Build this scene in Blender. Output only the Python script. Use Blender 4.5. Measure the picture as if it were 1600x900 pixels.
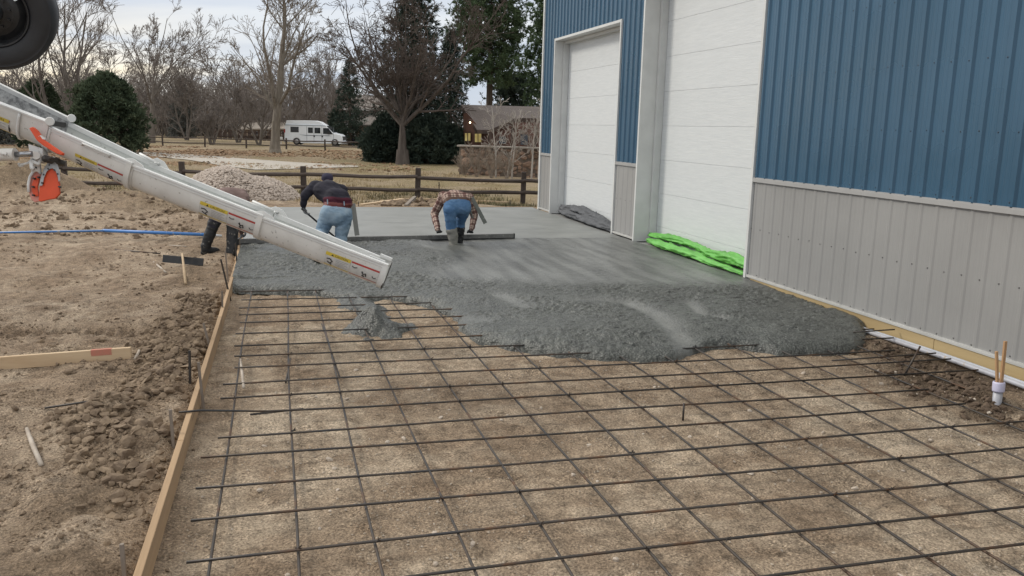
import bpy, bmesh, math, random
import numpy as np
from mathutils import Matrix, Vector

S = bpy.context.scene
for o in list(bpy.data.objects):
    bpy.data.objects.remove(o)
COL = S.collection

# ------------------------------------------------------------------ camera
FPX, PITCH, YAW, ROLL, EYE = 1340.0, 0.184558, 0.269928, 0.026227, 2.15
_cp, _sp, _cy, _sy = math.cos(PITCH), math.sin(PITCH), math.cos(YAW), math.sin(YAW)
FWD = np.array([_sy * _cp, _cy * _cp, -_sp])
_r0 = np.array([_cy, -_sy, 0.0])
_u0 = np.cross(_r0, FWD)
RGT = math.cos(ROLL) * _r0 + math.sin(ROLL) * _u0
UPV = -math.sin(ROLL) * _r0 + math.cos(ROLL) * _u0
CAMP = np.array([0, 0, EYE])
cam = bpy.data.cameras.new('camera')
cam.sensor_width = 36
cam.lens = FPX / 1600 * 36
cam.clip_start = 0.05
cam.clip_end = 3000
camo = bpy.data.objects.new('camera', cam)
COL.objects.link(camo)
M = Matrix.Identity(4)
for i in range(3):
    M[i][0], M[i][1], M[i][2], M[i][3] = RGT[i], UPV[i], -FWD[i], CAMP[i]
camo.matrix_world = M
S.camera = camo

# ------------------------------------------------------------------ sky, sun, exposure
SUN_EL, SUN_AZ = math.radians(34), math.radians(-58)      # azimuth from +Y, negative = towards -X
w = bpy.data.worlds.new('World')
S.world = w
w.use_nodes = True
wt = w.node_tree
wt.nodes.clear()


def nd(nt, typ, props=None, ins=None):
    n = nt.nodes.new(typ)
    for k, v in (props or {}).items():
        setattr(n, k, v)
    for k, v in (ins or {}).items():
        if isinstance(v, bpy.types.NodeSocket):
            nt.links.new(v, n.inputs[k])
        else:
            n.inputs[k].default_value = v
    return n


def ramp(nt, fac, stops, interp='LINEAR'):
    n = nd(nt, 'ShaderNodeValToRGB', None, {0: fac})
    cr = n.color_ramp
    cr.interpolation = interp
    while len(cr.elements) < len(stops):
        cr.elements.new(0.5)
    for e, (p, c) in zip(cr.elements, stops):
        e.position = p
        e.color = (c, c, c, 1) if isinstance(c, (int, float)) else (*c, 1)
    return n.outputs[0]


def mth(nt, op, a, b=0.0, clamp=False):
    return nd(nt, 'ShaderNodeMath', {'operation': op, 'use_clamp': clamp}, {0: a, 1: b}).outputs[0]


def mix(nt, fac, a, b, mode='MIX'):
    n = nd(nt, 'ShaderNodeMix', {'data_type': 'RGBA', 'blend_type': mode})
    for i, v in ((0, fac), (6, a), (7, b)):
        if isinstance(v, bpy.types.NodeSocket):
            nt.links.new(v, n.inputs[i])
        elif isinstance(v, (int, float)):
            n.inputs[i].default_value = v if i == 0 else (v, v, v, 1)
        else:
            n.inputs[i].default_value = (*v, 1)
    return n.outputs[2]


sky = nd(wt, 'ShaderNodeTexSky', {'sky_type': 'NISHITA', 'sun_disc': False, 'sun_elevation': SUN_EL, 'sun_rotation': SUN_AZ,
                                  'altitude': 1500.0, 'air_density': 1.0, 'dust_density': 2.0})
tc = nd(wt, 'ShaderNodeTexCoord').outputs['Generated']
sep = nd(wt, 'ShaderNodeSeparateXYZ', None, {0: tc})
zz = mth(wt, 'ADD', mth(wt, 'MAXIMUM', sep.outputs[2], 0.0), 0.10)
cx = mth(wt, 'DIVIDE', sep.outputs[0], zz)
cy = mth(wt, 'DIVIDE', sep.outputs[1], zz)
cv = nd(wt, 'ShaderNodeCombineXYZ', None, {0: mth(wt, 'MULTIPLY', cx, 0.55), 1: cy, 2: 0.0}).outputs[0]
cn = nd(wt, 'ShaderNodeTexNoise', None, {'Vector': cv, 'Scale': 0.62, 'Detail': 6.0, 'Roughness': 0.52, 'Distortion': 0.35}).outputs[0]
# overcast deck: grey-blue bellies and brighter thin places
deck = ramp(wt, cn, [(0.30, (4.3, 4.9, 6.0)), (0.45, (5.3, 5.8, 6.7)), (0.56, (6.8, 7.05, 7.4)), (0.70, (8.0, 8.0, 7.9))])
# overcast skies are brighter overhead than at the horizon
up = ramp(wt, sep.outputs[2], [(0.0, 0.96), (0.25, (1.0, 1.0, 1.0)), (0.6, (1.80, 1.66, 1.46)), (1.0, (2.15, 1.96, 1.70))])
deck = mix(wt, 1.0, deck, up, 'MULTIPLY')
# clearing along the horizon towards the low sun (broad in azimuth)
az = nd(wt, 'ShaderNodeVectorMath', {'operation': 'DOT_PRODUCT'}, {0: tc, 1: (math.sin(-0.42), math.cos(-0.42), 0.0)}).outputs['Value']
gz = ramp(wt, sep.outputs[2], [(0.0, 1.0), (0.055, 0.95), (0.095, 0.35), (0.14, 0.0)], 'EASE')
ga = ramp(wt, az, [(0.90, 0.0), (0.985, 1.0)], 'EASE')
gn = ramp(wt, nd(wt, 'ShaderNodeTexNoise', None, {'Vector': cv, 'Scale': 1.4, 'Detail': 4.0}).outputs[0], [(0.36, 0.25), (0.6, 1.0)])
gf = mth(wt, 'MULTIPLY', mth(wt, 'MULTIPLY', gz, ga), gn)
deck = mix(wt, mth(wt, 'MULTIPLY', gf, 0.9), deck, (10.6, 8.9, 6.2))
skyc = mix(wt, 0.88, sky.outputs[0], deck)
bg = nd(wt, 'ShaderNodeBackground', None, {0: skyc, 1: 0.1})
nd(wt, 'ShaderNodeOutputWorld', None, {0: bg.outputs[0]})

sl = bpy.data.lights.new('sun', 'SUN')
sl.energy = 1.5
sl.angle = math.radians(12)
sl.color = (1.0, 0.93, 0.82)
so = bpy.data.objects.new('sun', sl)
COL.objects.link(so)
sd = Vector((math.sin(SUN_AZ) * math.cos(SUN_EL), math.cos(SUN_AZ) * math.cos(SUN_EL), math.sin(SUN_EL)))
so.rotation_euler = sd.to_track_quat('Z', 'Y').to_euler()
so.location = (0, 0, 30)

S.view_settings.view_transform = 'Standard'
S.view_settings.look = 'None'
S.view_settings.exposure = 0.32
S.view_settings.gamma = 1.0
S.render.engine = 'CYCLES'
S.cycles.use_denoising = True
S.cycles.max_bounces = 6
S.cycles.diffuse_bounces = 3
S.cycles.transparent_max_bounces = 8

# ------------------------------------------------------------------ measuring helpers: from the calibrated view to places in the world


def ray(x, y):
    return FWD + RGT * ((x - 800) / FPX) + UPV * ((450 - y) / FPX)


def on_z(x, y, z=0.0):
    d = ray(x, y)
    return CAMP + d * ((z - EYE) / d[2])


def on_x(x, y, X):
    d = ray(x, y)
    return CAMP + d * (X / d[0])


def on_y(x, y, Y):
    d = ray(x, y)
    return CAMP + d * (Y / d[1])


def on_d(x, y, D):
    return CAMP + ray(x, y) * D


# ------------------------------------------------------------------ noise
def _hash(ix, iy, seed):
    h = (ix.astype(np.int64) * 374761393 + iy.astype(np.int64) * 668265263 + seed * 974634777) & 0x7fffffff
    h = ((h ^ (h >> 13)) * 1274126177) & 0x7fffffff
    h = (h ^ (h >> 16)) & 0x7fffffff
    return (h & 0xffff) / 65535.0


def vn(x, y, seed=0):
    x = np.asarray(x, float)
    y = np.asarray(y, float)
    ix = np.floor(x)
    iy = np.floor(y)
    fx = x - ix
    fy = y - iy
    fx = fx * fx * fx * (fx * (fx * 6 - 15) + 10)
    fy = fy * fy * fy * (fy * (fy * 6 - 15) + 10)
    a, b = _hash(ix, iy, seed), _hash(ix + 1, iy, seed)
    c, d = _hash(ix, iy + 1, seed), _hash(ix + 1, iy + 1, seed)
    return (a * (1 - fx) + b * fx) * (1 - fy) + (c * (1 - fx) + d * fx) * fy - 0.5


def fbm(x, y, s, octv=4, seed=0, gain=0.5):
    t, a = 0, 1.0
    c, sn = math.cos(0.7), math.sin(0.7)
    for k in range(octv):
        t = t + a * vn(x / s, y / s, seed + k * 17)
        x, y = c * x - sn * y, sn * x + c * y
        s *= 0.5
        a *= gain
    return t


def sst(a, b, x):
    t = np.clip((x - a) / (b - a), 0, 1)
    return t * t * (3 - 2 * t)


# ------------------------------------------------------------------ mesh helpers
def tag(o, label=None, cat=None, group=None, kind=None):
    if label: o['label'] = label
    if cat: o['category'] = cat
    if group: o['group'] = group
    if kind: o['kind'] = kind
    return o


def empty(name, loc=(0, 0, 0), rz=0.0):
    o = bpy.data.objects.new(name, None)
    o.empty_display_size = 0.1
    o.location = loc
    o.rotation_euler.z = rz
    COL.objects.link(o)
    return o


def link(name, me, mats=None, parent=None, loc=None):
    o = bpy.data.objects.new(name, me)
    COL.objects.link(o)
    if mats is not None:
        for m in (mats if isinstance(mats, (list, tuple)) else [mats]):
            if not me.materials or m.name not in [x.name for x in me.materials if x]:
                me.materials.append(m)
    if parent is not None:
        o.parent = parent
        # children of things are built in world coordinates: undo the parent's place
        if loc is None:
            pm = parent_world(parent)
            o.matrix_basis = pm.inverted()
    if loc is not None:
        o.location = loc
    return o


def parent_world(o):
    m = o.matrix_basis.copy()
    while o.parent is not None:
        o = o.parent
        m = o.matrix_basis @ m
    return m


def fmesh(name, V, F, mi=None, smooth=False):
    """fast mesh from numpy verts and a (m,k) face array, or a list of such arrays"""
    V = np.asarray(V, np.float32)
    Fs = F if isinstance(F, list) else [F]
    Fs = [np.asarray(f, np.int32) for f in Fs if len(f)]
    me = bpy.data.meshes.new(name)
    me.vertices.add(len(V))
    me.vertices.foreach_set('co', V.ravel())
    nl = sum(f.size for f in Fs)
    npoly = sum(len(f) for f in Fs)
    me.loops.add(nl)
    me.polygons.add(npoly)
    me.loops.foreach_set('vertex_index', np.concatenate([f.ravel() for f in Fs]))
    tot = np.concatenate([np.full(len(f), f.shape[1], np.int32) for f in Fs])
    me.polygons.foreach_set('loop_start', np.concatenate([[0], np.cumsum(tot)[:-1]]).astype(np.int32))
    me.polygons.foreach_set('loop_total', tot)
    if mi is not None:
        me.polygons.foreach_set('material_index', np.asarray(mi, np.int32))
    me.polygons.foreach_set('use_smooth', np.full(npoly, bool(smooth)))
    me.update(calc_edges=True)
    me.validate()
    return me


def vcol(me, name, rgb):
    a = me.attributes.new(name, 'FLOAT_COLOR', 'POINT')
    c = np.ones((len(me.vertices), 4), np.float32)
    c[:, :3] = rgb
    a.data.foreach_set('color', c.ravel())


class MB:
    """collects boxes, prisms and tubes, links them as one mesh object"""

    def __init__(s):
        s.v, s.f, s.m = [], [], []

    def add(s, V, F, mi=0):
        b = len(s.v)
        s.v += [tuple(map(float, p)) for p in V]
        for f in F:
            s.f.append(tuple(b + i for i in f))
            s.m.append(mi)
        return s

    def box(s, lo, hi, mi=0):
        x0, y0, z0 = lo
        x1, y1, z1 = hi
        return s.add([(x0, y0, z0), (x1, y0, z0), (x1, y1, z0), (x0, y1, z0), (x0, y0, z1), (x1, y0, z1), (x1, y1, z1), (x0, y1, z1)],
                     [(0, 3, 2, 1), (4, 5, 6, 7), (0, 1, 5, 4), (1, 2, 6, 5), (2, 3, 7, 6), (3, 0, 4, 7)], mi)

    def bar(s, a, b, wd, ht, up=(0, 0, 1), mi=0, taper=1.0):
        """box beam from a to b, width wd across, height ht along up"""
        a, b = Vector(a), Vector(b)
        d = (b - a).normalized()
        u = Vector(up)
        r = d.cross(u).normalized()
        u = r.cross(d).normalized()
        V = []
        for p, k in ((a, 1.0), (b, taper)):
            for sx, sz in ((-1, -1), (1, -1), (1, 1), (-1, 1)):
                V.append(p + r * (sx * wd / 2 * k) + u * (sz * ht / 2 * k))
        return s.add(V, [(3, 2, 1, 0), (4, 5, 6, 7), (0, 1, 5, 4), (1, 2, 6, 5), (2, 3, 7, 6), (3, 0, 4, 7)], mi)

    def tube(s, pts, rad, k=8, mi=0, cap=True):
        pts = [Vector(p) for p in pts]
        n = len(pts)
        rad = rad if isinstance(rad, (list, tuple)) else [rad] * n
        V, F = [], []
        ref = None
        for i, p in enumerate(pts):
            d = (pts[min(i + 1, n - 1)] - pts[max(i - 1, 0)]).normalized()
            if ref is None:
                ref = Vector((0, 0, 1)) if abs(d.z) < 0.9 else Vector((1, 0, 0))
            r = d.cross(ref).normalized()
            ref = r.cross(d).normalized()
            for j in range(k):
                t = 2 * math.pi * j / k
                V.append(p + (r * math.cos(t) + ref * math.sin(t)) * rad[i])
        for i in range(n - 1):
            for j in range(k):
                F.append((i * k + j, i * k + (j + 1) % k, (i + 1) * k + (j + 1) % k, (i + 1) * k + j))
        if cap:
            F.append(tuple(range(k))[::-1])
            F.append(tuple((n - 1) * k + j for j in range(k)))
        return s.add(V, F, mi)

    def prism(s, poly, vec, mi=0):
        """closed polygon (3-D points) pushed along vec"""
        n = len(poly)
        vec = Vector(vec)
        V = [Vector(p) for p in poly] + [Vector(p) + vec for p in poly]
        F = [tuple(range(n))[::-1], tuple(range(n, 2 * n))] + [(i, (i + 1) % n, n + (i + 1) % n, n + i) for i in range(n)]
        return s.add(V, F, mi)

    def lathe(s, c, ax, prof, k=32, mi=0, closed=False):
        """profile of (radius, along-axis) points turned about ax through c"""
        c, ax = Vector(c), Vector(ax).normalized()
        r = ax.orthogonal().normalized()
        q = ax.cross(r)
        V, F = [], []
        n = len(prof)
        for (rr, h) in prof:
            for j in range(k):
                t = 2 * math.pi * j / k
                V.append(c + ax * h + (r * math.cos(t) + q * math.sin(t)) * rr)
        for i in range(n if closed else n - 1):
            i2 = (i + 1) % n
            for j in range(k):
                F.append((i * k + j, i * k + (j + 1) % k, i2 * k + (j + 1) % k, i2 * k + j))
        return s.add(V, F, mi)

    def mesh(s, name, smooth=False):
        me = bpy.data.meshes.new(name)
        me.from_pydata(s.v, [], s.f)
        if any(s.m):
            me.polygons.foreach_set('material_index', s.m)
        bm = bmesh.new()
        bm.from_mesh(me)
        bmesh.ops.recalc_face_normals(bm, faces=bm.faces)
        bm.to_mesh(me)
        bm.free()
        if smooth:
            me.polygons.foreach_set('use_smooth', [True] * len(me.polygons))
        me.update()
        return me

    def build(s, name, mats, parent=None, smooth=False, bevel=0.0, origin=None):
        me = s.mesh(name, smooth)
        if origin is not None:
            me.transform(Matrix.Translation(-Vector(origin)))
        o = bpy.data.objects.new(name, me)
        COL.objects.link(o)
        for m in (mats if isinstance(mats, (list, tuple)) else [mats]):
            me.materials.append(m)
        if parent is not None:
            o.parent = parent
            o.matrix_basis = parent_world(parent).inverted() @ (Matrix.Translation(origin) if origin is not None else Matrix.Identity(4))
        elif origin is not None:
            o.location = origin
        if bevel:
            b = o.modifiers.new('bevel', 'BEVEL')
            b.width = bevel
            b.segments = 2
            b.limit_method = 'ANGLE'
        return o


# ------------------------------------------------------------------ materials
MATS = {}


def mat(name, c1, c2=None, scale=6.0, rough=0.7, bump=0.0, bscale=40.0, metal=0.0, detail=5.0, stretch=None, spec=0.5, lo=0.35, hi=0.65,
        rnd=0.0, bdist=0.01, c3=None, speck=None, attr=None):
    """procedural surface: two colours through noise, fine grain, noise bump, per-object variation"""
    m = bpy.data.materials.new(name)
    m.use_nodes = True
    t = m.node_tree
    t.nodes.clear()
    co = nd(t, 'ShaderNodeTexCoord').outputs['Object']
    if stretch:
        co = nd(t, 'ShaderNodeMapping', None, {0: co, 3: stretch}).outputs[0]
    c2 = c2 or tuple(x * 0.8 for x in c1)
    n1 = nd(t, 'ShaderNodeTexNoise', None, {'Vector': co, 'Scale': scale, 'Detail': detail, 'Roughness': 0.6}).outputs[0]
    stops = [(lo, c1), (hi, c2)] if c3 is None else [(lo, c1), ((lo + hi) / 2, c2), (hi, c3)]
    col = ramp(t, n1, stops)
    if attr:
        col = mix(t, 1.0, nd(t, 'ShaderNodeAttribute', {'attribute_name': attr}).outputs[0], col, 'MULTIPLY')
    if speck:
        vo = nd(t, 'ShaderNodeTexNoise', None, {'Vector': co, 'Scale': speck[0], 'Detail': 2.0}).outputs[0]
        col = mix(t, ramp(t, vo, [(speck[1], 0.0), (speck[1] + 0.06, 1.0)]), col, speck[2])
    if rnd:
        oi = nd(t, 'ShaderNodeObjectInfo').outputs['Random']
        col = mix(t, 1.0, col, ramp(t, oi, [(0.0, 1 - rnd), (1.0, 1 + rnd)]), 'MULTIPLY')
    b = nd(t, 'ShaderNodeBsdfPrincipled', None, {'Base Color': col, 'Metallic': metal, 'Specular IOR Level': spec})
    rn = ramp(t, n1, [(0.3, max(0.02, rough - 0.08)), (0.7, min(1, rough + 0.08))])
    t.links.new(rn, b.inputs['Roughness'])
    if bump:
        bn = nd(t, 'ShaderNodeTexNoise', None, {'Vector': co, 'Scale': bscale, 'Detail': 4.0, 'Roughness': 0.6}).outputs[0]
        bp = nd(t, 'ShaderNodeBump', None, {'Strength': bump, 'Distance': bdist, 'Height': bn})
        t.links.new(bp.outputs[0], b.inputs['Normal'])
    nd(t, 'ShaderNodeOutputMaterial', None, {0: b.outputs[0]})
    MATS[name] = m
    return m


# ------------------------------------------------------------------ the ground
WALLX, FORMX = 6.42, -0.6
SLAB_Y = 21.35


def terrain(x, y):
    """lie of the land without small relief"""
    D = 0.262 * x + 0.947 * y
    z = 0.0 + np.interp(D, [0, 22.3, 26, 40, 52, 62, 70, 78, 92, 140, 260, 700], [0, 0, -0.26, -0.25, -0.22, -0.24, -0.26, -0.28, -0.24, -0.2, 0.3, 0.8])
    return z


MOUNDS = [(on_d(12, 300, 22.2), 1.25, 0.8, 0.66), (on_d(88, 300, 22.8), 0.9, 0.7, 0.36), (on_d(-100, 305, 22.0), 1.6, 0.9, 0.6), (on_z(190, 318), 1.8, 0.6, 0.16),
          (on_z(240, 330), 1.1, 0.4, 0.12)]


def ground_h(x, y):
    x = np.asarray(x, float)
    y = np.asarray(y, float)
    D = 0.262 * x + 0.947 * y
    z = terrain(x, y)
    inform = sst(-0.62, -0.5, x) * (1 - sst(6.3, 6.45, x)) * (1 - sst(21.2, 21.4, y))
    site = 1 - sst(22.5, 25.0, D)
    left = (1 - sst(-0.75, -0.62, x)) * site
    # trampled dirt left of the form
    z = z + left * (0.10 * fbm(x, y, 2.6, 3, 3) + 0.085 * fbm(x, y, 0.7, 4, 9) + 0.04 * np.abs(fbm(x, y, 0.18, 3, 21)) + 0.02)
    # spoil heaped against the form
    sp = np.exp(-((x + 1.05 + 0.25 * fbm(x, y, 1.3, 2, 5)) / 0.42) ** 2) * left
    z = z + sp * (0.035 + 0.13 * np.maximum(fbm(x, y, 0.45, 4, 31) + 0.1, -0.1)) * (0.4 + 0.9 * sst(11.5, 6.0, y) * 1.0)
    # tread marks running across the left
    u = y - (9.35 + 0.06 * (x + 3))
    tr = np.exp(-(u / 0.16) ** 2) * left * sst(-0.9, -1.8, x)
    z = z - tr * 0.05 + tr * 0.03 * np.sign(np.sin(x * 2 * math.pi / 0.11))
    u2 = y - (8.35 + 0.10 * (x + 2))
    z = z - np.exp(-(u2 / 0.08) ** 2) * left * sst(-0.9, -1.5, x) * 0.10
    for (c, sx, sy, h) in MOUNDS:
        g = np.exp(-((x - c[0]) / sx) ** 2 - ((y - c[1]) / sy) ** 2)
        z = z + g * h * (1 + 0.6 * fbm(x, y, 0.7, 5, 41))
    # graded base inside the form
    z = z + inform * (0.022 * fbm(x, y, 1.1, 3, 51) + 0.016 * fbm(x, y, 0.22, 4, 61) - 0.006)
    # under the pour keep clear of the concrete
    z = z - inform * 0.03 * sst(11.0, 12.0, y)
    # loose soil at the pipes by the wall
    rs = sst(5.2, 5.8, x + 0.35 * fbm(x, y, 0.9, 2, 71)) * (1 - sst(6.0, 6.2, x)) * (1 - sst(7.4, 8.0, y))
    z = z + rs * (0.02 + 0.09 * fbm(x, y, 0.35, 4, 81))
    # loose footprints and scuffs pressed into the base
    z = z - inform * 0.016 * sst(0.18, 0.34, fbm(x * 1.6, y, 0.32, 3, 87))
    # strip between slab and fence
    st = sst(21.35, 21.7, y) * (1 - sst(27.0, 31.0, D))
    z = z + st * (0.05 + 0.16 * fbm(x, y, 1.4, 4, 91))
    far = sst(24, 34, D)
    z = z + far * (0.08 * fbm(x, y, 6.0, 3, 101) * sst(30, 60, D) + 0.05 * fbm(x, y, 0.9, 3, 111) * (1 - sst(60, 110, D)))
    return z


def ground_pt(px, py):
    """place where the sight line through a point of the photograph meets the ground"""
    z = 0.0
    for _ in range(12):
        p = on_z(px, py, z)
        z = float(0.5 * z + 0.5 * ground_h(p[0], p[1]))
    return np.array([p[0], p[1], float(ground_h(p[0], p[1]))])


def axis(parts):
    out = []
    for a, b, s in parts:
        out += list(np.arange(a, b, s))
    out.append(parts[-1][1])
    return np.array(out)


gx = axis([(-900, -300, 60), (-300, -80, 10), (-80, -30, 2.2), (-30, -14, 0.7), (-14, -7, 0.2), (-7, -3.4, 0.06), (-3.4, 6.7, 0.03), (6.7, 20, 0.6), (20, 60, 2.0), (60, 300, 16), (300, 900, 60)])
yy = [1.2]
while yy[-1] < 1500:
    y_ = yy[-1]
    yy.append(y_ + (0.03 if y_ < 8 else 0.03 * (y_ / 8) ** 1.6 if y_ < 45 else 0.5 * (y_ / 45) ** 2))
gy = np.array(yy)
gy = np.concatenate([[-200, -60, -20, -8, -3, -1, 0, 0.6], gy])
GX, GY = np.meshgrid(gx, gy)
GZ = ground_h(GX, GY)
nx, ny = len(gx), len(gy)
idx = np.arange(nx * ny).reshape(ny, nx)
GF = np.stack([idx[:-1, :-1], idx[:-1, 1:], idx[1:, 1:], idx[1:, :-1]], -1).reshape(-1, 4)
gme = fmesh('ground', np.stack([GX, GY, GZ], -1).reshape(-1, 3), GF, smooth=True)


def lerp(a, b, t):
    return a * (1 - t[..., None]) + np.array(b) * t[..., None]


x, y = GX.ravel(), GY.ravel()
D = 0.262 * x + 0.947 * y
c = np.tile(np.array([0.365, 0.274, 0.188]), (len(x), 1))
c = lerp(c, (0.520, 0.415, 0.300), 0.45 * sst(-0.05, 0.25, fbm(x, y, 1.5, 5, 7)) + 0.4 * sst(0.0, 0.22, fbm(x, y, 0.35, 4, 8)))               # pale dust
c = lerp(c, (0.250, 0.178, 0.117), 0.40 * sst(0.02, 0.26, fbm(x, y, 0.9, 4, 13)) + 0.45 * sst(0.05, 0.22, fbm(x, y, 0.22, 4, 14)))           # darker turned soil
inb = ((x > -0.6) & (x < 6.4) & (y < 12))
c = np.where(inb[:, None], c * np.array([1.12, 1.155, 1.20]), np.where((D < 23)[:, None], c * np.array([0.95, 0.965, 1.0]), c))
spoil = np.exp(-((x + 1.05 + 0.3 * fbm(x, y, 1.3, 2, 5)) / 0.5) ** 2) * (D < 20)
c = lerp(c, (0.225, 0.165, 0.110), 0.85 * spoil * sst(-0.25, 0.1, fbm(x, y, 0.5, 3, 33)))
damp = sst(5.1, 5.8, x + 0.7 * fbm(x, y, 0.9, 3, 71)) * (1 - sst(7.2, 8.0, y)) * (x < 6.6)
c = lerp(c, (0.125, 0.090, 0.060), 0.9 * damp * sst(-0.2, 0.05, fbm(x, y, 0.6, 3, 35)))
heap = sum(np.exp(-((x - q[0][0]) / q[1]) ** 2 - ((y - q[0][1]) / q[2]) ** 2) for q in MOUNDS)
c = lerp(c, (0.275, 0.208, 0.138), 0.8 * np.clip(heap, 0, 1))
gr = sst(22.5, 25.5, D + 1.5 * fbm(x, y, 2.0, 3, 43)) * (1 - 0.0 * x)
dry = lerp(np.tile(np.array([0.305, 0.243, 0.160]), (len(x), 1)), (0.255, 0.205, 0.115), sst(-0.1, 0.25, fbm(x, y, 2.2, 4, 47)))
dry = lerp(dry, (0.330, 0.262, 0.178), sst(0.05, 0.3, fbm(x, y, 5.0, 3, 53)))
c = c * (1 - gr[:, None]) + dry * gr[:, None]
lit = sst(43, 50, D) * (1 - sst(70, 80, D)) * sst(-0.3, 0.0, fbm(x, y, 5, 3, 57)) * (1 - sst(-4, 6, x))
c = lerp(c, (0.245, 0.165, 0.105), 0.8 * lit)                                             # fallen leaves
gp = ground_pt(690, 262)
green = np.exp(-((x - gp[0]) / 7) ** 2 - ((y - gp[1]) / 5) ** 2)
c = lerp(c, (0.215, 0.195, 0.085), 0.75 * green * sst(-0.25, 0.1, fbm(x, y, 2.5, 3, 59)))
vcol(gme, 'soil', np.clip(c, 0.02, 0.6))

gm = bpy.data.materials.new('site_soil')
gm.use_nodes = True
t = gm.node_tree
t.nodes.clear()
co = nd(t, 'ShaderNodeTexCoord').outputs['Object']
at = nd(t, 'ShaderNodeAttribute', {'attribute_name': 'soil'}).outputs[0]
n1 = nd(t, 'ShaderNodeTexNoise', None, {'Vector': co, 'Scale': 9.0, 'Detail': 8.0, 'Roughness': 0.72}).outputs[0]
n2 = nd(t, 'ShaderNodeTexNoise', None, {'Vector': co, 'Scale': 70.0, 'Detail': 4.0, 'Roughness': 0.7}).outputs[0]
n3 = nd(t, 'ShaderNodeTexVoronoi', None, {'Vector': co, 'Scale': 55.0})
n5 = nd(t, 'ShaderNodeTexVoronoi', None, {'Vector': co, 'Scale': 95.0})
n6 = nd(t, 'ShaderNodeTexNoise', None, {'Vector': co, 'Scale': 2.6, 'Detail': 5.0, 'Roughness': 0.65}).outputs[0]
cell = nd(t, 'ShaderNodeSeparateColor', None, {0: n5.outputs['Color']}).outputs[0]
col = mix(t, 1.0, at, ramp(t, n1, [(0.34, 0.55), (0.47, 0.92), (0.58, 1.08), (0.68, 1.32)]), 'MULTIPLY')
col = mix(t, 1.0, col, ramp(t, n2, [(0.34, 0.52), (0.5, 0.95), (0.66, 1.42)]), 'MULTIPLY')
col = mix(t, ramp(t, n6, [(0.46, 0.04), (0.66, 0.95)]), col, mix(t, 1.0, col, ramp(t, cell, [(0.0, 0.50), (0.35, 0.85), (0.7, 1.1), (1.0, 1.6)]), 'MULTIPLY'))
pale = mth(t, 'MULTIPLY', ramp(t, n3.outputs['Distance'], [(0.12, 1.0), (0.2, 0.0)]), ramp(t, n1, [(0.52, 0.0), (0.6, 1.0)]))
col = mix(t, mth(t, 'MULTIPLY', pale, 0.45), col, (0.50, 0.43, 0.34))
b = nd(t, 'ShaderNodeBsdfPrincipled', None, {'Base Color': col, 'Roughness': 0.95, 'Specular IOR Level': 0.2})
hh = mth(t, 'ADD', mth(t, 'MULTIPLY', n1, 1.6), mth(t, 'ADD', mth(t, 'MULTIPLY', n2, 0.7), mth(t, 'MULTIPLY', n3.outputs['Distance'], -0.5)))
bp = nd(t, 'ShaderNodeBump', None, {'Strength': 1.0, 'Distance': 0.03, 'Height': hh})
t.links.new(bp.outputs[0], b.inputs['Normal'])
nd(t, 'ShaderNodeOutputMaterial', None, {0: b.outputs[0]})
go = link('ground', gme, gm)
tag(go, 'bare brown dirt of the building site running into dry grass', kind='structure')

# driveway curving behind the rail fence
DW_FAR = [(60, 232), (226, 238), (300, 242), (384, 248.5), (460, 254), (560, 259.5)]
DW_NEAR = [(60, 236), (226, 243), (300, 251), (350, 260), (400, 266), (470, 264), (560, 261.5)]


def resample(pl, n):
    xs = np.linspace(pl[0][0], pl[-1][0], n)
    return [(a, float(np.interp(a, [p[0] for p in pl], [p[1] for p in pl]))) for a in xs]


m_drive = mat('driveway_gravel', (0.34, 0.31, 0.27), (0.42, 0.39, 0.34), scale=2.0, rough=0.9, bump=0.3)
V, F = [], []
for (a, b2) in zip(resample(DW_FAR, 60), resample(DW_NEAR, 60)):
    pa, pb = ground_pt(*a), ground_pt(*b2)
    for k in range(9):
        q = pa + (pb - pa) * k / 8
        V.append((q[0], q[1], float(ground_h(q[0], q[1])) + 0.03))
for i in range(59):
    for k in range(8):
        F.append((i * 9 + k, i * 9 + k + 1, i * 9 + k + 10, i * 9 + k + 9))
tag(link('driveway', fmesh('driveway', V, np.array(F), smooth=True), m_drive), 'pale gravel driveway curving across the dry grass behind the fence', kind='structure')

# ------------------------------------------------------------------ clods, pebbles
rng = np.random.default_rng(7)
_ph = (1 + 5 ** 0.5) / 2
ICO_V = np.array([(-1, _ph, 0), (1, _ph, 0), (-1, -_ph, 0), (1, -_ph, 0), (0, -1, _ph), (0, 1, _ph), (0, -1, -_ph), (0, 1, -_ph), (_ph, 0, -1), (_ph, 0, 1), (-_ph, 0, -1), (-_ph, 0, 1)]) / 1.902
ICO_F = np.array([(0, 11, 5), (0, 5, 1), (0, 1, 7), (0, 7, 10), (0, 10, 11), (1, 5, 9), (5, 11, 4), (11, 10, 2), (10, 7, 6), (7, 1, 8), (3, 9, 4), (3, 4, 2), (3, 2, 6), (3, 6, 8), (3, 8, 9), (4, 9, 5), (2, 4, 11), (6, 2, 10), (8, 6, 7), (9, 8, 1)])
OCT_V = np.array([(1, 0, 0), (-1, 0, 0), (0, 1, 0), (0, -1, 0), (0, 0, 1), (0, 0, -1)], float)
OCT_F = np.array([(0, 2, 4), (2, 1, 4), (1, 3, 4), (3, 0, 4), (2, 0, 5), (1, 2, 5), (3, 1, 5), (0, 3, 5)])


bm = bmesh.new()
bmesh.ops.create_icosphere(bm, subdivisions=2, radius=1.0)
S1_V = np.array([v.co[:] for v in bm.verts])
S1_F = np.array([[v.index for v in f.verts] for f in bm.faces])
bm.free()


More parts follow.
